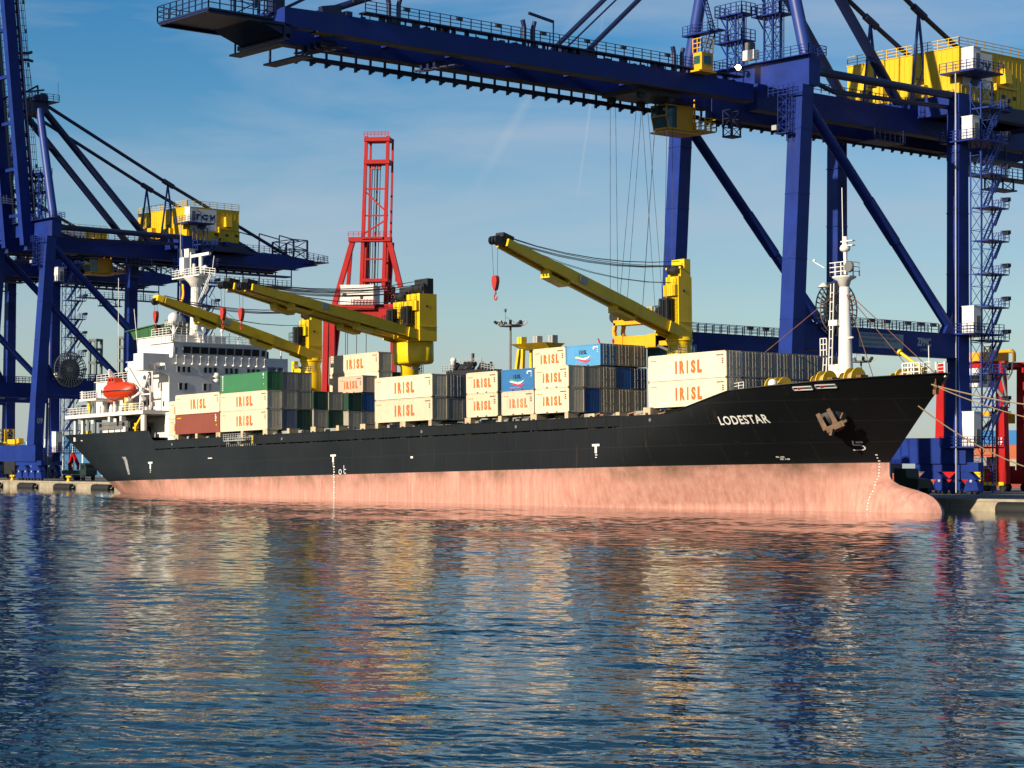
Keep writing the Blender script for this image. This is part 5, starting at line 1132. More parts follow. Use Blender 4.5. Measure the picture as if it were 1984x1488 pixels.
        mb.build("lettering", [navy, yellow, crimson], sg)
    # lift and stair tower at the landward leg
    mb = MB(); lx = HX + 1.3; mb.lattice(lx - .2, lx + 1.5, GA + 1.3, GA + 3.6, .2, Z(55.5), 2.5, .04, .07)
    mb.tube((lx - .5, GA - 1.4, .2), (lx - .5, GA - 1.4, Z(57.5)), .10, n=8, mi=1)
    n_ = 10
    for i in range(n_):
        a = Z(8.5) + (Z(52) - Z(8.5)) * i / n_; b = Z(8.5) + (Z(52) - Z(8.5)) * (i + 1) / n_
        y0_, y1_ = (GA + 1.5, GA + 4.3)
        for xx in (lx + 1.7, lx + 2.4): mb.beam((xx, y0_, a), (xx, y1_, b), .10, .26); mb.beam((xx, y0_, a + 1.1), (xx, y1_, b + 1.1), .05)
        for j in range(12): q = j / 12; mb.box(lx + 1.7, lx + 2.4, y0_ + (y1_ - y0_) * q, y0_ + (y1_ - y0_) * q + .26, a + (b - a) * q, a + (b - a) * q + .04)
        mb.beam((lx + 1.6, y0_ + 2.6, b - 2.4), (lx + 1.6, y1_ + 1.2, b), .16)
        mb.box(lx - .1, lx + 2.6, GA + 1.4, GA + 5.7, b - .22, b - .06); mb.rails([(lx + 2.6, GA + 4.0, b), (lx + 2.6, GA + 5.7, b), (lx, GA + 5.7, b)], h=1.2, step=1.0, r=.04); mb.box(lx + 1.6, lx + 2.6, GA + 5.5, GA + 6.1, b + .9, b + 1.4, 2)
    mb.build("stair_tower", [bluel, steell, dark], g)
    for z_, h_, w_ in ((56.6, 2.9, 2.6), (47.5, 3.0, 2.4), (22.3, 3.4, 2.6), (7.6, 4.4, 2.6)):
        mb = MB(); mb.box(lx + .1, lx + w_ - .6, GA - .9, GA + .6, Z(z_), Z(z_) + h_); mb.box(lx + .05, lx + w_ - .5, GA - .95, GA + .65, Z(z_) + h_, Z(z_) + h_ + .1); mb.box(lx + w_ - .6, lx + w_ - .55, GA - .4, GA + .4, Z(z_) + .2, Z(z_) + 2.2, 1); mb.build("lift_cabin", [white, steel], g)
        mb = MB(); mb.box(lx - 3.0, lx + 2.6, GA - 1.6, GA + 4.6, Z(z_) - .25, Z(z_) - .05); mb.rails([(lx - 3.0, GA - 1.6, Z(z_)), (lx + 2.6, GA - 1.6, Z(z_)), (lx + 2.6, GA + 4.6, Z(z_))], h=1.2, step=1.1, r=.045); mb.build("landing", blue, g)
    # cable reel
    mb = MB(); rc = Vector((HX + 1.3, 5.5 if k == 1 else 4.6, Z(24.2))); rr = 3.35
    for s in (-.35, .35):
        for i in range(30):
            a = 2 * math.pi * i / 30; b = 2 * math.pi * (i + 1) / 30
            P = lambda r_, t: rc + Vector((s, r_ * math.cos(t), r_ * math.sin(t)))
            mb.beam(P(rr, a), P(rr, b), .10, .14, up=(1, 0, 0)); mb.beam(P(rr * .22, a), P(rr, a), .12, .16, mi=0, up=(1, 0, 0))
    mb.tube(rc - Vector((.33, 0, 0)), rc + Vector((.33, 0, 0)), rr * .62, n=32, mi=1); mb.tube(rc - Vector((.45, 0, 0)), rc + Vector((.5, 0, 0)), rr * .18, n=20, mi=0); mb.beam(rc - Vector((.5, 3.4, 1.9)), rc - Vector((.5, -3.2, 1.9)), 1.0, .2, mi=2)
    mb.build("cable_reel", [steel, dark, blue], g)
    # plates and numbers
    mb = MB(); xx = HX + .83; mb.box(xx, xx + .03, 10.1, 18.6, Z(19.75), Z(21.6), 0)
    for i, (t, w_) in enumerate((("CAPACIDAD BAJO SPREADER EN MODO SINGLE 51 TON", 7.4), ("CAPACIDAD BAJO SPREADER EN MODO TWIN TANDEM 65 TON", 8.0), ("CAPACIDAD BAJO GANCHO 72 TON", 4.6))): word(mb, t, flat((xx + .035, 10.3, Z(21.05) - i * .58 * k), (0, w_, 0), (0, 0, .42 * k)), bold=.02, mi=1)
    mb.build("capacity_plate", [signg, navy], g)
    mb = MB(); word(mb, "ZPMC", flat((xx + .01, 21.3, Z(20.3)), (0, 2.75, 0), (0, 0, 1.1 * k)), bold=.05); word(mb, "J1889", flat((xx + .01, 21.9, Z(19.62)), (0, 1.65, 0), (0, 0, .42 * k)), bold=.02); mb.build("maker_lettering", signg, g)
    if number:
        mb = MB(); word(mb, number, flat((HX + 1.36, -2.1, Z(13.0)), (0, 1.2, 0), (0, 0, 1.1)), bold=.03); word(mb, number, flat((4.62, 34.0, Z(49.9)), (0, 2.6, 0), (0, 0, 1.5)), bold=.02); mb.build("number_lettering", signg, g)
    # the boom, hinged in front of the sea legs
    hz = Z(50.0)
    bm = MB(); L = 69.5
    for x in (-1, 1):
        c = x * 4.0
        bm.prism([(c - .5, -L, .3), (c - .5, -L + 2, .0), (c - .5, 0, .0), (c - .5, 0, 2.15), (c - .5, -L + 6, 2.15), (c - .5, -L, 2.0)], [(c + .5, -L, .3), (c + .5, -L + 2, .0), (c + .5, 0, .0), (c + .5, 0, 2.15), (c + .5, -L + 6, 2.15), (c + .5, -L, 2.0)])
        bm.box(c - .9 if x > 0 else c - .65, c + .65 if x > 0 else c + .9, -L + 4, 0, -.14, 0, 1)
    for y in range(6, 76, 9): bm.box(-3.5, 3.5, -y - .3, -y + .3, 1.2, 2.0)
    bm.box(-3.5, 3.5, -L, -L + .8, .6, 1.9)
    boom = bm.build("boom", [blue, blue if boom_up else rail_rust], g, (0, -1.6, hz))
    mb = MB()   # walkway above the girder
    wz = 2.85; mb.box(3.6, 4.9, -L + 10, -2, wz - .16, wz)
    y = -L + 10
    while y < -3: mb.beam((4.2, y, 2.1), (4.2, y, wz - .1), .16); mb.beam((4.7, y + .7, 2.1), (4.7, y + .7, wz - .1), .09); y += 2.9
    mb.rail((4.85, -L + 10, wz), (4.85, -2, wz), 1.15, 1.45, .045); mb.rail((-4.85, -L + 10, wz), (-4.85, -2, wz), 1.15, 1.45, .045); mb.box(-4.9, -3.6, -L + 10, -2, wz - .16, wz)
    rn = random.Random(11)
    for i in range(9): y = -62 + i * 6.5 + rn.random() * 2; mb.box(4.7, 5.0, y, y + .75, wz + .75, wz + 1.15, 1)
    for i in range(40): y = -64 + i * 1.55 + rn.random(); mb.box(3.2 + rn.random(), 3.7 + rn.random() * .9, y, y + .3 + rn.random() * .5, 2.15, 2.3 + rn.random() * .5)
    mb.build("walkway", [blued, dark], boom)
    for y in (-56.0, -37.0, -13.5):
        mb = MB()
        for dy in (0, 1.3): mb.path([(4.3, y + dy, 2.1), (4.3, y + dy, 4.3), (4.3, y + dy + .25 * (1 if dy else -1), 5.1)], .28, 6)
        mb.build("rope_guide", blued, boom)
    mb = MB(); mb.box(-5.0, 5.0, -L - 9.5, -L - 1.5, .35, .55); mb.beam((-4.8, -L - 9.3, .3), (4.8, -L - 9.3, .3), .25); mb.beam((4.6, -L - 9.3, .2), (4.4, -L, .2), .3); mb.beam((-4.6, -L - 9.3, .2), (-4.4, -L, .2), .3); mb.prism([(-4.2, -L - 3.4, .35), (-4.2, -L + 1, .35), (-4.2, -L + 1, -1.2)], [(4.2, -L - 3.4, .35), (4.2, -L + 1, .35), (4.2, -L + 1, -1.2)])
    mb.rails([(5.0, -L - 1.5, .55), (5.0, -L - 9.5, .55), (-5.0, -L - 9.5, .55), (-5.0, -L - 1.5, .55)], h=1.6, step=1.25, r=.055); mb.box(-5.2, 4.4, -L - .6, -L + .8, -1.9, -1.7); mb.box(-5.2, 4.2, -L + .4, -L + .9, -1.2, -.7)
    for x in (-5.1, 4.3): mb.beam((x, -L + .1, -1.9), (x, -L + .1, .3), .16)
    mb.box(-5, 2.2, -L + 3.6, -L + 5.2, -2.4, -2.2); mb.beam((-4.9, -L + 4.4, -2.3), (-4.9, -L + 4.4, 0), .2)
    mb.beam((2.5, -L - 2, .5), (2.5, -L + 8, 6.0), .3); mb.lattice(-2, 2, -L - 2, -L + 1, 2, 5.5, 1.8, .08); mb.box(1.8, 3.0, -L - .5, -L + 1, 1.6, 3.4)
    mb.build("tip_platform", blued, boom)
    mb = MB()   # cable track and its hangers under the far girder
    mb.box(-5.35, -5.05, -L + 8, 0, -1.15, -.62)
    n_ = 34
    for i in range(n_):
        y = -L + 8 + i * 2.0; mb.box(-5.3, -5.15, y - .14, y + .14, -1.6, .1); mb.prism([(-5.42, y - .12, -1.65), (-5.42, y + .75, -1.2), (-5.42, y + .75, -.75), (-5.42, y - .12, -.75)], [(-5.36, y - .12, -1.65), (-5.36, y + .75, -1.2), (-5.36, y + .75, -.75), (-5.36, y - .12, -.75)]); mb.box(-5.45, -5.40, y + .68, y + .76, -1.2, -.7, 1)
    mb.build("cable_track", [blued, cream], boom)
    for y0_, n_ in ((-63, 4), (-10, 3), (-47, 3)):
        mb = MB()
        for i in range(n_): mb.box(-2 + i * 1.2, -1.6 + i * 1.2, y0_, y0_ + 1.6, -.9, -.2); mb.beam((-3.4, y0_ + i * .5, -.9), (3.4, y0_ + 1.2 + i * .4, -.9), .14)
        mb.build("festoon_trolley", blued, boom)
    mb = MB(); mb.box(-5.35, -5.05, 0, 62, Z(48.7), Z(49.3) - .0)
    for i in range(31): y = i * 2.0; mb.box(-5.3, -5.15, y - .14, y + .14, Z(48.35), Z(49.3)); mb.prism([(-5.42, y - .12, Z(48.3)), (-5.42, y + .75, Z(48.75)), (-5.42, y + .75, Z(49.2)), (-5.42, y - .12, Z(49.2))], [(-5.36, y - .12, Z(48.3)), (-5.36, y + .75, Z(48.75)), (-5.36, y + .75, Z(49.2)), (-5.36, y - .12, Z(49.2))])
    mb.build("cable_track", blued, g)
    mb = MB(); mb.box(2.0, 5.0, 20.5, 26.5, Z(47.4), Z(47.6)); mb.rails([(5, 20.5, Z(47.6)), (5, 26.5, Z(47.6))], h=1.3, step=1.0, r=.045); mb.beam((4.8, 20.6, Z(47.5)), (4.8, 20.6, Z(49.2)), .15); mb.beam((4.8, 26.4, Z(47.5)), (4.8, 26.4, Z(49.2)), .15)
    mb.build("service_gallery", blued, g)
    ap = Vector((0, 1.2, Z(apex_z + .3)))
    if boom_up:
        boom.rotation_euler = (R(-84), 0, 0)
        for x in (-3, -1.6, 1.6, 3):
            mb = MB(); a = Vector((x, -1.6 - 3.0, hz + 61)); mb.tube(a, ap + Vector((x, -.5, 1.6)), .05, n=4); mb.build("hoist_rope", wire_m, g)
        for x in (-1, 1):
            mb = MB(); a = Vector((x * 4.1, -1.6 - 1.0, hz + 29)); e = ap + Vector((x * 4.1, 0, 0)); m_ = Vector((x * 4.1, 1.0, (a.z + e.z) / 2 + 3)); mb.tube(a, m_, .2, n=6); mb.tube(m_, e, .2, n=6); mb.build("forestay", blued, g)
    else:
        for x in (-1, 1):
            for yb, r_ in ((-29.5, .30), (-65.5, .30)):
                mb = MB(); a = Vector((x * 4.1, yb, hz + 2.3)); e = ap + Vector((x * 4.0, 0, 0)); mb.tube(a, e, r_, n=10); mb.beam((x * 4.1, yb - .8, hz + 2.1), (x * 4.1, yb + 1.6, hz + 2.6), .7, 1.3); mb.build("forestay", blued, g)
        for x in (-1.2, 1.4): mb = MB(); mb.tube((x, -31, hz + 2.4), ap + Vector((x, 0, 1.0)), .11, n=6); mb.build("hoist_rope", blued, g)
        mb = MB(); mb.box(-2, 3.5, -32, -28.6, hz + 2.1, hz + 3.0); mb.build("sheave_block", blued, g)
        mb = MB(); mb.beam((4.6, -34.5, hz + 2.8), (4.6, -34.5, hz + 5.4), .12); mb.beam((4.6, -34.5, hz + 5.4), (4.6, -38.2, hz + 5.9), .28); mb.build("lamp_arm", blued, g)
    # trolley, driver's cab
    tr = MB(); tr.box(-3.2, 3.2, trolley_y - 3.5, trolley_y + 3.5, hz - .75, hz - .15)
    for y in (-3, 3):
        for x in (-2.6, 2.6): tr.tube((x - .3, trolley_y + y * .8, hz - .9), (x + .3, trolley_y + y * .8, hz - .9), .5, n=12)
    tro = tr.build("trolley", dark, g)
    mb = MB(); cx0, cx1 = -2.3, .5; y0, y1 = cab_y - 2.2, cab_y + 2.6; z1 = hz - 1.0; z0 = z1 - 2.9
    mb.box(cx0, cx1, y0 + .4, y1, z0 - .15, z0 + .1); mb.box(cx0, cx1, y0, y1, z1 - .15, z1)
    mb.box(cx0 + .1, cx1 - .1, y0 + 1.9, y1 - .1, z0 + .1, z1 - .15); mb.prism([(cx0 + .15, y0 + .5, z0 + .1), (cx0 + .15, y0 + 1.9, z0 + .1), (cx0 + .15, y0 + 1.9, z1 - .15), (cx0 + .15, y0 + .12, z1 - .15), (cx0 + .15, y0 + .12, z1 - 1.4)], [(cx1 - .12, y0 + .5, z0 + .1), (cx1 - .12, y0 + 1.9, z0 + .1), (cx1 - .12, y0 + 1.9, z1 - .15), (cx1 - .12, y0 + .12, z1 - .15), (cx1 - .12, y0 + .12, z1 - 1.4)], 1)
    for x in (cx0 + .1, cx1 - .1): mb.beam((x, y0 + .08, z1), (x, y0 + .08, z1 - 1.45), .14); mb.beam((x, y0 + .08, z1 - 1.4), (x, y0 + .5, z0), .14); mb.beam((x, y0 + 1.9, z0), (x, y0 + 1.9, z1), .14)
    mb.beam((cx0, y0 + .08, z1 - 1.4), (cx1, y0 + .08, z1 - 1.4), .16); mb.box(cx0 - .3, cx1 + .3, y0 + .2, y1 + .6, z0 - .5, z0 - .3)
    mb.box(cx0, cx1 + .8, y1, y1 + 3.0, z0 + .0, z0 + .15); mb.rails([(cx1 + .8, y1, z0 + .15), (cx1 + .8, y1 + 3.0, z0 + .15), (cx0, y1 + 3.0, z0 + .15)], h=1.5, step=.9, r=.06); mb.beam((cx1, y1, z0), (cx1, y1, hz), .18); mb.beam((cx0, y1, z0), (cx0, y1, hz), .18)
    mb.build("driver_cab", [orangey, glassg], g)
    mb = MB(); z = hz - 1; mb.box(1.3, 2.9, cab_y + 6.6, cab_y + 8.4, z - 3.4, z - 3.2); mb.lattice(1.4, 2.8, cab_y + 6.7, cab_y + 8.3, z - 3.2, z, 1.1, .05); mb.build("service_basket", blued, g)
    mb = MB(); mb.box(4.7, 6.2, -12.3, -10.4, hz + 2.5, hz + 4.6, 0); mb.box(6.2, 6.22, -12.0, -10.7, hz + 3.2, hz + 4.2, 1); mb.box(4.9, 5.9, -12.32, -12.3, hz + 3.2, hz + 4.2, 1); mb.rails([(4.7, -12.3, hz + 4.6), (6.2, -12.3, hz + 4.6), (6.2, -10.4, hz + 4.6)], h=1.7, step=.7, r=.06); mb.box(4.7, 6.4, -12.9, -10, hz + 2.2, hz + 2.4); mb.build("checker_cabin", [orangey, glassg], g) if not boom_up else None
    return g, hz, Z
gA, hzA, ZA = gantry(-191.2, 1.0, False, "near blue gantry crane with its boom lowered over the ship's bow", cab_y=-10.5)
gantry(-385.5, 0.935, True, "blue gantry crane with its boom raised, numbered 09, left of the ship's stern", number="09", trolley_y=9, cab_y=17.0)
gantry(-440.0, 0.935, True, "far blue gantry crane numbered 08, half hidden behind the one with the raised boom", number="08", trolley_y=9, cab_y=15.0)
# lamp lit on the near crane
lampm = bpy.data.materials.new("lit_lamp"); lampm.use_nodes = True; _b = lampm.node_tree.nodes["Principled BSDF"]; _b.inputs["Emission Color"].default_value = (1, .62, .28, 1); _b.inputs["Emission Strength"].default_value = 14
mb = MB(); mb.lathe((1.6, -1.4, 53.0), [(.15, 0), (.34, .15), (.38, .4), (.2, .6)], 12); mb.box(1.5, 1.7, -1.3, .6, 52.9, 53.05, 1); mb.build("work_lamp", [lampm, steel], gA)
mb = MB(); mb.box(2.0, 3.9, -1.0, 0, 55.5 - 1.35, 56.7 - 1.35, 0); mb.box(2.3, 3.2, -.9, 0, 56.7 - 1.35, 57.7 - 1.35, 1); mb.build("switch_box", [white, steel], gA)

# spreader hanging from the near crane
sp = thing("spreader", "orange yellow container spreader hanging on wires behind the pale blue container", "spreader", (-191.2, 178.6, 18.9))
mb = MB(); mb.box(-6.1, 6.1, -.35, .35, .2, .75); mb.box(-3.6, 3.6, -.85, .85, .0, 1.5); mb.box(-3.6, -2.2, -.95, .95, .05, 1.6); mb.box(2.2, 3.6, -.95, .95, .05, 1.6)
for x in (-6.1, 5.7): mb.box(x, x + .4, -1.22, 1.22, .1, .8)
mb.build("beam_frame", orangey, sp)
for x in (-6, 6):
    for y in (-1.15, 1.15): mb = MB(); mb.beam((x, y, .6), (x - (.25 if x < 0 else -.25), y * 1.1, 1.4), .3, .12); mb.build("corner_flap", hookred, sp)
mb = MB(); mb.box(-3.9, 3.9, -.9, .9, 2.9, 3.5); mb.rails([(-3, -.9, 3.5), (3, -.9, 3.5)], h=1.3, step=.7, r=.07)
for x in (-3.7, 3.7):
    for y in (-.7, .7): mb.beam((x, y, 1.4), (x * 1.06, y, 2.2), .4); mb.beam((x * 1.06, y, 2.2), (x, y, 3.2), .4)
mb.build("head_block", orangey, sp)
for x in (-4.0, 4.0):
    for y in (-.65, .65): mb = MB(); mb.tube((x, y - .12, 4.0), (x, y + .12, 4.0), .78, n=20); mb.build("sheave", dark, sp)
for x in (-4.7, -3.3, 3.3, 4.7):
    for y in (-.65, .65): mb = MB(); mb.tube((x, y, 4.0), (x * .68, y * 3.4, 50.0 - 18.9 - .6), .035, n=4); mb.build("hoist_rope", wire_m, sp)
mb = MB(); mb.tube((0, .2, 3.5), (.6, 2, 30.5), .05, n=4); mb.build("hoist_rope", wire_m, sp)

# red quay crane behind the ship, boom raised, seen end on
rc = thing("tower_crane", "tall red gantry crane with raised boom behind the ship's container stacks", "crane", (-412, 300, 1.35), math.atan2(.77, .638) - R(9))
u = lambda px: (px - 730) / 8.26
zz = lambda y: (905 - 0.0065 * 260 - y) / 8.26 + 4.5 - 1.35
mb = MB()
for a, b in ((709, 704), (752, 748)): mb.beam((u(a), -1, zz(262)), (u(b) - .3, -1, zz(560)), .72, .6, .85, .8, up=(0, 1, 0))
for a, b in ((712, 708), (756, 752)): mb.beam((u(a), 2.2, zz(264)), (u(b), 2.2, zz(560)), .45, .5, up=(0, 1, 0))
for y in (268, 312): mb.box(u(705), u(756), -1.6, 2.6, zz(y) - .5, zz(y) + .45)
mb.box(u(704), u(754), -1.6, 2.6, zz(546), zz(540))
for y in (365, 417, 502): mb.beam((u(708), -1, zz(y)), (u(753), -1, zz(y)), .35)
mb.beam((u(708), -1, zz(370)), (u(752), -1, zz(412)), .35); mb.beam((u(706), -1, zz(452)), (u(752), -1, zz(424)), .35)
mb.rails([(u(705), -1.6, zz(262)), (u(754), -1.6, zz(262))], h=1.0, step=.8, r=.06)
bo = mb.build("boom", red, rc)
for x in (724, 729, 735, 719): mb = MB(); mb.tube((u(x), .4, zz(316)), (u(x) - .6, .4, zz(590)), .10 if x != 729 else .22, n=6); mb.build("hoist_rope", dark, bo)
for x in (722, 733): mb = MB(); mb.tube((u(x), 0, zz(319)), (u(x), .5, zz(319)), .5, n=12); mb.box(u(x) - .35, u(x) + .35, -.4, .6, zz(326), zz(316)); mb.build("sheave_block", hookred, bo)
mb = MB(); mb.box(u(676), u(760), -1.8, .2, zz(468), zz(459)); mb.rail((u(676), -1.9, zz(458)), (u(760), -1.9, zz(458)), 1.1, 1.2, .06); mb.box(u(703), u(745), -2.2, -1.8, zz(463), zz(459)); fr = mb.build("crossbeam", red, rc)
for a, b, y0, y1, w in ((684, 648, 463, 590, 1.15), (755, 779, 463, 556, 1.15)): 
    mb = MB(); mb.beam((u(a), -.8, zz(y0)), (u(b), -.8, zz(y1)), w, 1.2, up=(0, 1, 0)); mb.build("mast_leg", red, rc)
for a, b, y0, y1 in ((676, 664, 468, 590), (758, 748, 468, 582)):
    mb = MB(); mb.beam((u(a), 1.5, zz(y0)), (u(b), 3.5, zz(y1)), .8, up=(0, 1, 0)); mb.build("mast_leg", red, rc)
for x in (708, 751):
    mb = MB(); mb.beam((u(x - 2), 1, zz(462)), (u(x - 4), 1, zz(600)), 1.0, .9, up=(0, 1, 0)); mb.build("girder", red, rc)
mb = MB(); mb.box(u(626), u(772), -2, 3, zz(600), zz(590)); mb.box(u(655), u(735), -5, -2, zz(602), zz(594)); mb.hexa([(u(690), -4, zz(640)), (u(772), -4, zz(620)), (u(772), 3, zz(620)), (u(690), 3, zz(640)), (u(655), -4, zz(598)), (u(772), -4, zz(598)), (u(772), 3, zz(598)), (u(655), 3, zz(598))]); mb.rails([(u(690), -5, zz(592)), (u(735), -5, zz(592))], h=1.2, step=.8, r=.06); mb.build("platform", red, rc)
mb = MB(); mb.box(u(667), u(732), -4.5, 2.5, zz(592), zz(556)); mb.box(u(666), u(733), -4.6, 2.6, zz(556), zz(554)); mb.box(u(671), u(679), -4.55, -4.5, zz(576), zz(571), 1); mb.box(u(706), u(712), -4.55, -4.5, zz(582), zz(574), 1); mb.build("machine_house", [white, dark], rc)
mb = MB(); mb.lattice(u(757), u(762), 1, 2.5, zz(592), zz(554), 1.2, .07); mb.box(u(768), u(772), -1, 0, zz(545), zz(536)); mb.build("ladder", red, rc)
for a, b in ((633, 629), (645, 645), (765, 771)):
    mb = MB(); mb.beam((u(a), -1, zz(598)), (u(b), -1, 0), 1.25, 1.3, up=(0, 1, 0)); mb.build("leg", red, rc)
mb = MB(); mb.beam((u(655), 1, zz(598)), (u(636), 1, zz(780)), 1.1, up=(0, 1, 0)); mb.build("leg", red, rc)
for x in (675, 679, 697, 716): mb = MB(); mb.tube((u(x), -3, zz(602)), (u(x), -3, zz(760)), .08, n=4); mb.build("hoist_rope", wire_m, rc)

# ------------------------------------------------------------------ yard furniture behind the ship
def light_mast(x, y, z, label):
    t = thing("light_mast", label, "light mast", (x, y, 1.35), 0, "floodlight masts in the port"); z -= 1.35
    mb = MB(); mb.tube((0, 0, 0), (0, 0, z), .42, .24, n=12); mb.build("pole", steel, t)
    mb = MB(); mb.lathe((0, 0, z - .2), [(2.4, 0), (2.6, .2), (2.4, .4)], 18); mb.tube((-.8, -.8, z), (-.8, -.8, z + 3.4), .06, n=5); mb.box(-1.05, -.65, -1, -.6, z + 3.0, z + 3.7); mb.tube((-.8, -.8, z + 2.0), (1, 1, z + .4), .04, n=4); mb.build("lamp_ring", steel, t)
    for i in range(9):
        a = 2 * math.pi * i / 9; c = Vector((2.9 * math.cos(a), 2.9 * math.sin(a), z + .35)); mb = MB(); mb.beam(c, c + Vector((.7 * math.cos(a), .7 * math.sin(a), .55)), .6, .5); mb.beam(c, Vector((2.2 * math.cos(a), 2.2 * math.sin(a), z)), .1); mb.build("floodlight", [steell if i % 2 else dark], t)
    return t
light_mast(-362.5, 300, 35.2, "tall grey floodlight mast standing alone in the sky amidships")
light_mast(-350.0, 400, 30.6, "small distant floodlight mast seen right of the white foremast")
yf = thing("hopper_frame", "yellow steel frame with three posts standing behind the white containers", "frame", (-282.5, 240, 1.35))
mb = MB(); mb.hexa([(-4.0, -.2, 23.3), (3.4, -.2, 23.3), (3.4, 1.6, 23.3), (-4.0, 1.6, 23.3), (-5.0, -2.2, 24.3), (4.4, -2.2, 24.3), (4.4, 2.2, 24.3), (-5.0, 2.2, 24.3)]); mb.build("table", yellow, yf)
for x in (-4.4, -.2, 3.8):
    mb = MB(); mb.box(x - .5, x + .6, -.6, .6, 24.3, 25.6); mb.box(x - .5, x + .1, -.7, -.6, 24.3, 25.55); mb.build("post", yellow if x < -1 else steell, yf)
for x0, y0, x1, y1 in ((-3.6, -1.2, -7.2, -2), (-3.2, 1.2, -3.4, 2), (-2.6, -1.2, -2.4, -2), (2.6, 0, 3.0, 0)):
    mb = MB(); mb.beam((x0, y0, 23.4), (x1, y1, 0), .55); mb.build("leg", yellow, yf)
mb = MB(); mb.beam((-5.4, -1.6, 12), (-2.5, -1.6, 12), .4); mb.beam((-4.9, -1.6, 18), (-2.5, -1.6, 18), .35)
for i in range(5): mb.beam((-2.0, .5, 17 + i * 1.3), (0, .9, 18.2 + i * 1.2), .35, mi=1)
mb.build("brace", [yellow, dark], yf)
bk = thing("pipe_platform", "dark platform of pipes and rails behind the upper edge of the grey containers", "platform", (-301, 240, 0.45))
mb = MB(); mb.box(-5.2, 7.0, -1.5, 1.5, 20.3, 21.2); rn = random.Random(4)
for i in range(26):
    x = -4.8 + rn.random() * 10.4; mb.tube((x, -1 + rn.random(), 21.2), (x, rn.random(), 21.6 + rn.random() * 1.1), .2 + rn.random() * .3, n=8)
mb.tube((-1.6, 0, 22.3), (1.2, 0, 22.3), .5, n=10); mb.tube((3, 0, 22), (5.2, 0, 21.6), .6, n=10); mb.tube((.6, 0, 21), (.6, 0, 24.2), .26, n=8); mb.build("pipework", dark, bk)
mb = MB(); mb.lathe((-4.0, -.8, 21.2), [(.5, 0), (.5, 1.7), (.6, 1.8), (.4, 2.3)], 10); mb.build("vent_stack", white, bk)
mb = MB(); mb.rails([(-6.2, -1.6, 21), (-3.2, -1.6, 21)], h=1.2, step=.7, r=.06); mb.rail((-2, -1.6, 22.6), (5, -1.6, 22.3), .8, 1.0, .04); mb.rail((5, -1.6, 21.3), (8.4, -1.6, 20.8), 1.1, .8, .06); mb.build("handrail", steell, bk)
for x in (-4.5, 0, 5.5): mb = MB(); mb.beam((x, 0, 0), (x, 0, 20.4), .6); mb.build("support_leg", dark, bk)
for i, (px, sc, lab) in enumerate(((-728.5, 1.0, "left one of two distant grey crane towers behind the ship's stern"), (-706.5, 1.0, "right one of two distant grey crane towers, partly hidden by a blue crane leg"))):
    t = thing("distant_tower", lab, "crane", (px, 400, 1.35), R(20), "distant grey crane towers")
    gm = M("grey_tower_%d" % i, (.10, .125, .125), .6, .1)
    for x in (-1.5, 1.5):
        for y in (-1.5, 1.5): mb = MB(); mb.beam((x, y, 0), (x, y, 50), .8); mb.build("leg", gm, t)
    mb = MB()
    for z in (36, 41, 46, 49.5): mb.box(-1.9, 1.9, -1.9, 1.9, z, z + .9)
    mb.beam((-1.5, -1.5, 20), (1.5, -1.5, 34), .4); mb.beam((1.5, -1.5, 20), (-1.5, -1.5, 34), .4); mb.box(-1.9, 1.9, -1.9, 1.9, 19, 20); mb.build("crosspiece", MATS["grey_tower_%d" % i], t)

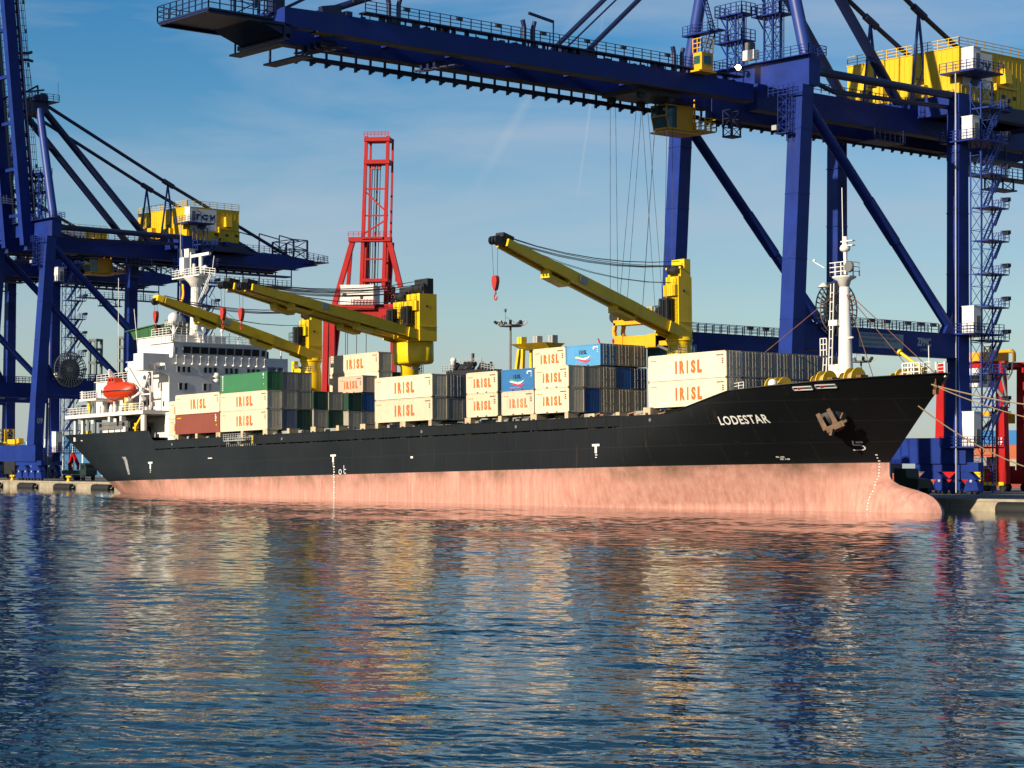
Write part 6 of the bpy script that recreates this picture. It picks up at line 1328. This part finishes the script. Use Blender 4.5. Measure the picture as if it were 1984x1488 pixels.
# straddle carriers at the right, behind the near crane
def straddle(x, label, y=262.0):
    t = thing("straddle_carrier", label, "carrier", (x, y, 1.35), 0, "red straddle carriers in the yard"); H = 18.6
    for dx, dy in ((0, 0), (-11.6, 0), (0, 5), (-11.6, 5)):
        mb = MB(); mb.beam((dx, dy, 1.4), (dx - (.25 if dx > -5 else -.25), dy, H), 1.9, 1.1, 1.25, 1.0, up=(0, 1, 0)); lg = mb.build("leg", red, t)
        if dx == 0 and dy == 0: mb = MB(); word(mb, "TT", flat((-.48, -.58, 7.6), (.85, 0, 0), (0, 0, .45)), bold=.05); word(mb, "07", flat((-.48, -.58, 6.95), (.85, 0, 0), (0, 0, .5)), bold=.05); mb.build("number_lettering", markw, lg)
    for dy in (0, 5):
        mb = MB(); mb.box(-12.6, 1.0, dy - .5, dy + .5, 1.1, 3.2); mb.box(-7.5, -2.0, dy - .6, dy + .6, 1.4, 3.8); mb.build("sill_beam", red, t)
        mb = MB(); mb.box(-12.3, .7, dy - .4, dy + .4, H - .3, H + .8); mb.build("top_beam", red, t)
        for q in (-12, -9, -3, .2): mb = MB(); mb.tube((q, dy - .3, .6), (q, dy + .3, .6), .62, n=16); mb.build("wheel", black, t)
    for q in (-11.9, -6, -.2):
        mb = MB(); mb.box(q - .3, q + .3, .3, 4.7, H, H + .7); mb.build("top_beam", red, t)
    for q in ((-5.5, -2.9, -.75, -.55, 1.5, 3.6), (-9.6, -7.6, -.7, -.5, 3.4, 4.8), (-3, .7, -.7, -.5, .9, 1.4), (-11.8, -10.5, -.7, -.5, 3.4, 4.6)): mb = MB(); mb.box(*q); mb.build("engine_box", yellow, t)
    mb = MB(); mb.box(-6.3, -1.6, -1.4, 1.2, H - 3.0, H - .2, 0); mb.box(-5.8, -3.2, -1.44, -1.4, H - 2.4, H - 1.2, 1); mb.box(-2.7, -1.8, -1.44, -1.4, H - 2.6, H - .5, 2); mb.build("cabin", [white, glass, steel], t)
    mb = MB(); mb.box(-7.2, -.8, -1.0, 2.5, H + .8, H + 2.2); mb.lattice(-2.6, -1.2, -1, .4, H + .8, H + 3.0, 1.1, .06, .09); mb.tube((-6.6, -.8, H + 1.4), (-5.6, -.8, H + 1.4), .8, n=14); mb.path([(-.8, -.5, H + 2.2), (2.2, -.5, H + 2.2), (2.5, -.5, H + 1.8), (2.5, -.5, H + .6)], .28, 10); mb.build("hoist_gear", orangey, t)
    mb = MB(); mb.path([(.6, -.7, H + .6), (1.2, -.7, H - .6), (1.5, -.7, H - 2), (2.2, -.7, H - 1), (2.4, -.7, H + .6)], .12, 6); mb.beam((-.8, -.8, H - 3), (1.6, -.8, H - 5.6), .4); mb.beam((1.6, -.8, H - 5.4), (-3.4, -.8, H - 9.6), .3); mb.beam((1.6, -.8, H - 5.6), (.5, -.8, H - 1.4), .3); mb.build("hose_loom", steel, t)
    mb = MB(); mb.ladder((-3.4, -.9, 3.6), (-6.2, -.9, 8.0), (0, 1, 0), 1.0, .5, .06); mb.ladder((-.9, -.8, .8), (-.9, -.8, 5.4), (1, 0, 0), .7, .5, .05); mb.box(-3.6, -.8, -.95, -.5, 3.4, 3.5); mb.build("stair", steell, t)
    mb = MB(); mb.box(-9, -1.2, 1.4, 3.6, 11.3, 12.0); mb.box(-2.4, -1.4, .2, 4.8, 10.2, 11.6); mb.build("lifting_frame", orangey, t)
    return t
sc1 = straddle(-201.6, "red straddle carrier with white lettered leg and white cabin, right of the near crane's leg")


YG = "containers stacked in the yard"
YM = Matrix.Identity(4)
for X, row in ((-211.4, 0), (-199.0, 0)):
    for tier, c in enumerate(("navyblue", "slate", "orange")):
        container(X, 0, 1.35 + tier * 2.6, T40, ST, c, f"{ {'navyblue': 'dark blue container on the ground', 'slate': 'blue grey container in the middle', 'orange': 'orange container on top'}[c]} of the right hand yard stack" + (", cut by the frame" if X > -205 else ", beside the red leg"), y=280, frame=YM, group=YG)
for tier, c in enumerate(("brown", "grey", "orange", "blue")):
    container(-252.0, 0, 1.35 + tier * 2.6, T40, ST, c, {"brown": "brown container at the bottom of the rear yard stack", "grey": "grey container second up in the rear yard stack", "orange": "orange container under the blue one in the rear yard stack", "blue": "blue container topmost in the rear yard stack behind the red leg"}[c], y=318, frame=YM, group=YG)
for X, L, c, lab in ((-226.2, T40, "orange", "orange container on the ground behind the blue sill beam, right of the bow"), (-213.8, T20, "slate", "pale grey blue container on the ground behind the crane leg, right of the bow")):
    for tier in range(1 if c == "orange" else 2): container(X, 0, 1.35 + tier * 2.6, L, ST, c, lab if tier == 0 else "pale grey blue container on another one behind the crane leg, right of the bow", y=266, frame=YM, group=YG)
mb = MB(); mb.box(-210.8, -199.7, 279.94, 279.955, 4.3, 5.8, 0); word(mb, "CMA CGM", flat((-210.1, 279.93, 4.62), (6.8, 0, 0), (0, 0, .95)), bold=.05, mi=1); cma = mb.build("company_panel", [markw, hookred])
# belongs to the blue grey container of that stack
for o in bpy.data.objects:
    if o.get("label", "").startswith("blue grey container in the middle") and "red leg" in o["label"]: cma.parent = o; cma.matrix_parent_inverse = o.matrix_world.inverted()

def wheels(mb, pts, r=.5, w=.3, mi=0):
    for x, y in pts: mb.tube((x, y - w / 2, r), (x, y + w / 2, r), r, n=16, mi=mi)
def wheel_each(pts, r, w, parent):
    for p in pts: mb = MB(); wheels(mb, [p], r, w); mb.build("wheel", black, parent)
def truck(x, y, rz, label, cabm, bedm, load=None):
    t = thing("truck", label, "truck", (x, y, 1.35), rz)
    mb = MB(); mb.box(-4.6, 4.4, -1.0, 1.0, .8, 1.15); mb.build("chassis", dark, t)
    mb = MB(); mb.prism([(2.4, -1.2, 1.1), (4.7, -1.2, 1.1), (4.7, -1.2, 2.2), (4.3, -1.2, 3.3), (2.4, -1.2, 3.4)], [(2.4, 1.2, 1.1), (4.7, 1.2, 1.1), (4.7, 1.2, 2.2), (4.3, 1.2, 3.3), (2.4, 1.2, 3.4)]); cb = mb.build("cab", cabm, t)
    mb = MB(); mb.box(2.8, 4.0, -1.23, -1.2, 2.2, 3.0); mb.box(4.45, 4.62, -1.0, 1.0, 2.3, 3.0); mb.build("window", glass, cb)
    mb = MB(); mb.box(-4.7, 2.2, -1.25, 1.25, 1.2, 1.4); mb.box(-4.7, 2.2, -1.25, -1.18, 1.4, 2.0); mb.box(-4.7, 2.2, 1.18, 1.25, 1.4, 2.0); mb.box(-4.7, -4.6, -1.2, 1.2, 1.4, 2.0); mb.build("bed", bedm, t)
    for q in (-3.6, -2.3, 3.4):
        wheel_each([(q, -1.05), (q, 1.05)], .52, .32, t)
    return t
darkgr = M("truck_green", (0.015, 0.03, 0.028), .5, .2)
t_ = truck(-375.4, 203, 0, "dark green lorry with a red folding loader arm on the quay by the stern", darkgr, darkgr)
mb = MB(); mb.beam((-3.6, 0, 1.4), (-3.9, 0, 3.2), .6); mb.beam((-3.9, 0, 3.1), (-2.6, 0, 5.3), .62, .5); mb.beam((-2.6, 0, 5.2), (-.6, 0, 3.0), .52, .45); mb.beam((-.6, 0, 3.1), (-.7, 0, 2.1), .35); mb.build("loader_arm", red, t_)
truck(-362.4, 206, 0, "small lorry with a pale load box, right of the dark green lorry", yellowd, cream)
fk = thing("forklift", "yellow forklift parked on the quay between the lorries and the ship's stern", "forklift", (-357.2, 202.5, 1.35))
mb = MB(); mb.box(-1.4, 1.4, -.7, .7, .5, 1.3); mb.box(-1.4, -.2, -.7, .7, 1.3, 1.7); mb.build("body", yellowd, fk)
mb = MB(); mb.rails([(-.9, -.6, 1.3), (.9, -.6, 1.3)], h=1.3, step=1.8, r=.06, bars=1); mb.rails([(-.9, .6, 1.3), (.9, .6, 1.3)], h=1.3, step=1.8, r=.06, bars=1); mb.box(-.9, .9, -.6, .6, 2.55, 2.65); mb.build("cage", dark, fk)
mb = MB(); mb.beam((1.5, -.4, .2), (1.5, -.4, 3.0), .14); mb.beam((1.5, .4, .2), (1.5, .4, 3), .14); mb.box(1.5, 2.8, -.45, -.3, .2, .28); mb.box(1.5, 2.8, .3, .45, .2, .28); mb.build("fork_mast", yellowd, fk)
wheel_each([(-.9, -.7), (.9, -.7), (-.9, .7), (.9, .7)], .42, .28, fk)
rs = thing("reach_stacker", "yellow machine with raised lattice parts behind the sill of the crane numbered 09", "machine", (-426.5, 215, 1.35))
mb = MB(); mb.box(-7, 4.5, -1.5, 1.5, 5.2, 6.3); mb.box(-4.2, -1.2, -1.4, 1.4, 6.3, 7.8); mb.box(-6.5, 2.5, -1.2, 1.2, 1.0, 5.2, 1); mb.build("body", [yellowd, dark], rs)
mb = MB(); mb.box(-4.1, -1.25, -1.45, -1.4, 6.5, 7.6); mb.build("window", glass, rs)
mb = MB(); mb.lattice(-5.5, -2.5, -1, 1, 7.2, 10.6, 1.6, .1); mb.beam((-1, 0, 7), (3, 0, 8.2), 1.2, .9); mb.box(-1.5, 2, -1, 1, 7.4, 8.4); mb.build("mast_frame", yellowd, rs)
wheel_each([(-5, -1.3), (1.5, -1.3), (-5, 1.3), (1.5, 1.3)], .9, .6, rs)
tt = thing("terminal_tractor", "dark terminal tractor with a long trailer in the crane's shadow, right of the bow", "truck", (-176.0, 207, 1.35))
mb = MB(); mb.box(-18, 1.0, -1.2, 1.2, 1.1, 1.6); mb.box(-18.2, 1.0, -1.25, -1.15, 1.5, 1.8); mb.build("trailer_bed", dark, tt)
wheel_each([(x, y) for x in (-16.5, -14.8, -13.1, -11.4, -.5) for y in (-1, 1)], .55, .4, tt)
mb = MB(); mb.prism([(1.2, -1.2, .9), (5, -1.2, .9), (5, -1.2, 2.0), (3.2, -1.2, 2.2), (3.0, -1.2, 3.3), (1.2, -1.2, 3.3)], [(1.2, 1.2, .9), (5, 1.2, .9), (5, 1.2, 2.0), (3.2, 1.2, 2.2), (3.0, 1.2, 3.3), (1.2, 1.2, 3.3)]); mb.build("cab", M("tractor_dark", (.05, .045, .02), .6, .2), tt)
wheel_each([(2, -1.1), (4.2, -1.1), (2, 1.1), (4.2, 1.1)], .55, .4, tt)
fl = thing("tractor", "dull yellow tractor in shade under the near crane's sill beam, just right of the bow", "truck", (-206.4, 214, 1.35))
mb = MB(); mb.box(-2.6, 2.8, -1.2, 1.2, .8, 1.9); mb.build("body", yellowd, fl)
mb = MB(); mb.box(-.2, 2.0, -1.1, 1.1, 1.9, 3.6); mb.build("cab", M("cab_dark", (.06, .05, .02), .5, .2), fl)
mb = MB(); mb.box(.1, 1.7, -1.14, -1.1, 2.3, 3.3); mb.build("window", glassg, fl)
wheel_each([(-1.6, -1.1), (1.8, -1.1), (-1.6, 1.1), (1.8, 1.1)], .7, .5, fl)
mb = MB(); mb.tube((2.4, 0, 3.4), (2.4, 0, 4.2), .05); mb.lathe((2.4, 0, 4.2), [(.16, 0), (.2, .15), (.1, .3)], 8, mi=0); mb.build("beacon", [orangey], fl)
st = thing("stair_frame", "blue steel access stair frame on the quay just above the bulbous bow", "stair", (-200.5, 200.5, 1.35))
mb = MB(); mb.lattice(-1.3, 1.3, -1, 1, 0, 6.2, 2.0, .07, .1); mb.box(-1.5, 1.5, -1.2, 1.2, 6.1, 6.3); mb.box(-1.4, 1.4, -1.1, 1.1, 3.0, 3.12); mb.rails([(-1.4, -1.1, 3.1), (1.4, -1.1, 3.1)], h=1.1, step=.7, r=.05); mb.build("frame", blue, st)

# quay edge: fenders, bollards
for X, lab in ((-377.0, "black tube fender on the left end of the quay wall"), (-362.6, "black tube fender in the middle of the left quay wall"), (-348.4, "black tube fender on the quay wall nearest the stern"), (-147.8, "large black tube fender on the quay wall right of the bow"), (-391.5, "black tube fender cut by the left edge of the picture")):
    f = thing("fender", lab, "fender", (X + 3.2, 191.2, .25), 0, "tube fenders on the quay wall"); r_ = .72 if X < -200 else .85
    mb = MB(); mb.lathe((-3, 0, 0), [(r_ * .55, 0), (r_ * .97, .05), (r_, .3), (r_, 5.7), (r_ * .97, 5.95), (r_ * .55, 6.0)], 22, 'x'); mb.build("tube", black, f)
    mb = MB(); mb.tube((-3.4, 0, .0), (3.4, 0, 0), .06, n=6); mb.beam((3.3, 0, 0), (3.2, .8, .9), .07); mb.beam((-3.3, 0, 0), (-3.2, .8, .9), .07); mb.build("chain", steell, f)
for X, lab in ((-361.0, "yellow bollard on the quay near the lorries"), (-383.5, "yellow bollard at the foot of the crane numbered 09")):
    b = thing("bollard", lab, "bollard", (X, 193.0, 1.35), 0, "yellow mooring bollards on the quay"); mb = MB(); mb.lathe((0, 0, 0), [(.5, 0), (.32, .2), (.3, .6), (.55, .75), (.55, .95), (.3, 1.05)], 16); mb.beam((0, 0, .75), (.9, 0, .9), .3); mb.build("post", yellow, b)
# mooring lines from the bow
def rope(a, b, sag, r_, label):
    mb = MB(); a = Vector(a); b = Vector(b); mb.path([a.lerp(b, i / 14) - Vector((0, 0, sag * 4 * (i / 14) * (1 - i / 14))) for i in range(15)], r_, 6); tag(mb.build("mooring_rope", rope_m), label, "rope", "mooring ropes from the bow")
bowp = SM @ Vector((44.0, 12.0, 12.35)); bowq = SM @ Vector((42.2, 12.0, 10.2))
rope(bowp, (-130.9, 193, 10.6), .8, .08, "upper pale mooring rope running right from the bow tip"); rope(bowp, (-131.0, 193, 8.6), 1.2, .06, "thinner mooring rope just under the upper one at the bow tip"); rope(bowq, (-137.0, 193, 3.4), 1.6, .07, "lowest mooring rope from the bow passing the white lift cabin")
# shed in the background left
sh = thing("shed", "long blue shed with white posts behind the cranes at the left", "building", (-545, 284, 1.35))
mb = MB(); mb.prism([(-40, 0, 0), (60, 0, 0), (60, 0, 9.5), (20, 0, 11.2), (-5, 0, 9.8), (-40, 0, 7.6)], [(-40, 30, 0), (60, 30, 0), (60, 30, 9.5), (20, 30, 11.2), (-5, 30, 9.8), (-40, 30, 7.6)])
x = -39.8
while x < 60: mb.box(x, x + .16, -.06, 0, .1, 7.5); x += .8
mb.build("wall", shedb, sh)
for i in range(18):
    x = -38 + i * 5.4; zt_ = (7.6 + (x + 40) * .063) if x < -5 else (9.8 + (x + 5) * .056 if x < 20 else 11.2 - (x - 20) * .0425); mb = MB(); mb.box(x, x + .7, -.25, 0, .05, zt_); mb.build("post", white, sh)
mb = MB(); mb.box(-2, 6, -.3, -.05, 6.6, 8.4); mb.build("sign_board", white, sh)
sk = thing("yard_crane", "thin orange crane boom far behind, between the bow and the crane leg", "crane", (-330, 380, 1.35)); mb = MB(); mb.beam((0, 0, 11.0), (4.6, 0, 19.5), 1.1, .8, .7, .5); mb.build("boom", orangey, sk); mb = MB(); mb.box(-6, 8, -2, 2, 0, 11.2); mb.build("body", navy, sk)

# ------------------------------------------------------------------ quay, ground, water
mb = MB(); mb.box(-900, 300, 192.0, 192.9, -6, 1.35); mb.box(-900, 300, 191.92, 192.0, 1.05, 1.30)
x = -899
while x < 299: mb.box(x, x + .05, 191.985, 192.0, -6, 1.05, 1); x += 12.0
structure(mb.build("quay", [concrete, dark]))
mb = MB(); mb.v += [(-6000, 192.9, 1.346), (3000, 192.9, 1.346), (3000, 9000, 1.346), (-6000, 9000, 1.346)]; mb.face((0, 1, 2, 3)); structure(mb.build("ground", apron))
mb = MB()
for y in (194.3, 195.0 - .07, 195.0 + .07, 225.5): mb.v += [(-900, y - .05, 1.352), (300, y - .05, 1.352), (300, y + .05, 1.352), (-900, y + .05, 1.352)]; i = len(mb.v) - 4; mb.face((i, i + 1, i + 2, i + 3))
for y in (204, 210, 216): mb.v += [(-900, y - .08, 1.353), (300, y - .08, 1.353), (300, y + .08, 1.353), (-900, y + .08, 1.353)]; i = len(mb.v) - 4; mb.face((i, i + 1, i + 2, i + 3), 1)
structure(mb.build("pavement_marking", [steel, markw]))

import numpy as np
def water_surface():
    """one sheet of water with real waves: rows of cells, fine in the harbour basin, coarse far away"""
    rg = np.random.default_rng(12)
    d = [3.0]
    while d[-1] < 26: d.append(d[-1] * 1.10)
    while d[-1] < 340: d.append(d[-1] + max(0.065, min(0.30, 0.0015 * d[-1] + 0.005)))
    while d[-1] < 4500: d.append(d[-1] * 1.06)
    d = np.array(d); c0 = math.atan2(math.sin(_th), -math.cos(_th)); half_a = R(17.5); NF = 1000
    a = np.concatenate([np.linspace(-math.pi, -half_a, 90)[:-1], np.linspace(-half_a, half_a, NF), np.linspace(half_a, math.pi, 90)[1:-1]]) + c0
    A, D = np.meshgrid(a, d); X = D * np.cos(A); Y = D * np.sin(A)
    H = np.zeros_like(X); NW = 90
    da = 2 * half_a / NF; cell = np.maximum(D * da, np.gradient(d)[:, None])
    wind = math.radians(-60)
    lam = np.exp(rg.uniform(math.log(0.22), math.log(3.8), NW)); ang = wind + rg.normal(0, 0.85, NW); ph = rg.uniform(0, 2 * math.pi, NW)
    # wind patches
    P = np.zeros_like(X)
    for k in range(9):
        l_ = rg.uniform(18, 70); t = rg.uniform(0, 2 * math.pi); P += np.sin((X * math.cos(t) + Y * math.sin(t) * 1.7) * 2 * math.pi / l_ + rg.uniform(0, 6.28))
    P = np.clip(1.0 + 0.13 * P, 0.45, 1.6)
    for l_, t, p in zip(lam, ang, ph):
        kx, ky = 2 * math.pi / l_ * math.cos(t), 2 * math.pi / l_ * math.sin(t)
        slope = SLOPE * (l_ / 0.8) ** -0.25; amp = slope * l_ / (2 * math.pi) * math.sqrt(2.0 / NW)
        q = np.sin(X * kx + Y * ky + p); q = q + 0.25 * np.cos(2 * (X * kx + Y * ky + p))
        H += amp * q * np.clip((l_ / cell - 2.2) / 1.6, 0, 1)
    lee = np.clip((164.5 - Y) / 17.0, LEE, 1.0)
    H *= P * lee * np.clip((1500 - D) / 900, 0, 1)
    nr, nc = X.shape; n = nr * nc
    co = np.empty((n + 1, 3), dtype=np.float32); co[:n, 0] = X.ravel(); co[:n, 1] = np.minimum(Y.ravel(), 1e9); co[:n, 2] = H.ravel(); co[n] = (0, 0, 0)
    idx = np.arange(n).reshape(nr, nc); i0 = idx[:-1, :]; i1 = idx[1:, :]
    q = np.stack([i0, i1, np.roll(i1, -1, 1), np.roll(i0, -1, 1)], -1).reshape(-1, 4)
    keep = (Y.ravel()[q].min(1) < 192.0); q = q[keep]
    me = bpy.data.meshes.new("water"); me.vertices.add(n + 1); me.vertices.foreach_set("co", co.ravel()); me.loops.add(q.size); me.loops.foreach_set("vertex_index", q.ravel().astype(np.int32)); me.polygons.add(len(q)); me.polygons.foreach_set("loop_start", (np.arange(len(q)) * 4).astype(np.int32)); me.polygons.foreach_set("use_smooth", np.ones(len(q), dtype=bool)); me.update(calc_edges=True); me.validate()
    m = bpy.data.materials.new("harbour_water"); m.use_nodes = True; t = m.node_tree; b = t.nodes["Principled BSDF"]
    b.inputs["Base Color"].default_value = (0.003, 0.020, 0.030, 1); b.inputs["Roughness"].default_value = 0.03; b.inputs["IOR"].default_value = 1.175
    c = t.nodes.new("ShaderNodeTexCoord"); z = t.nodes.new("ShaderNodeTexNoise"); z.inputs["Scale"].default_value = 5.0; z.inputs["Detail"].default_value = 3; t.links.new(c.outputs["Object"], z.inputs["Vector"])
    bp = t.nodes.new("ShaderNodeBump"); bp.inputs["Strength"].default_value = 1.0; bp.inputs["Distance"].default_value = RIP; t.links.new(z.outputs["Fac"], bp.inputs["Height"]); t.links.new(bp.outputs[0], b.inputs["Normal"])
    me.materials.append(m); o = bpy.data.objects.new("water", me); COL.objects.link(o); return structure(o)
SLOPE = 0.056; LEE = 0.16; RIP = 0.004
water_surface()
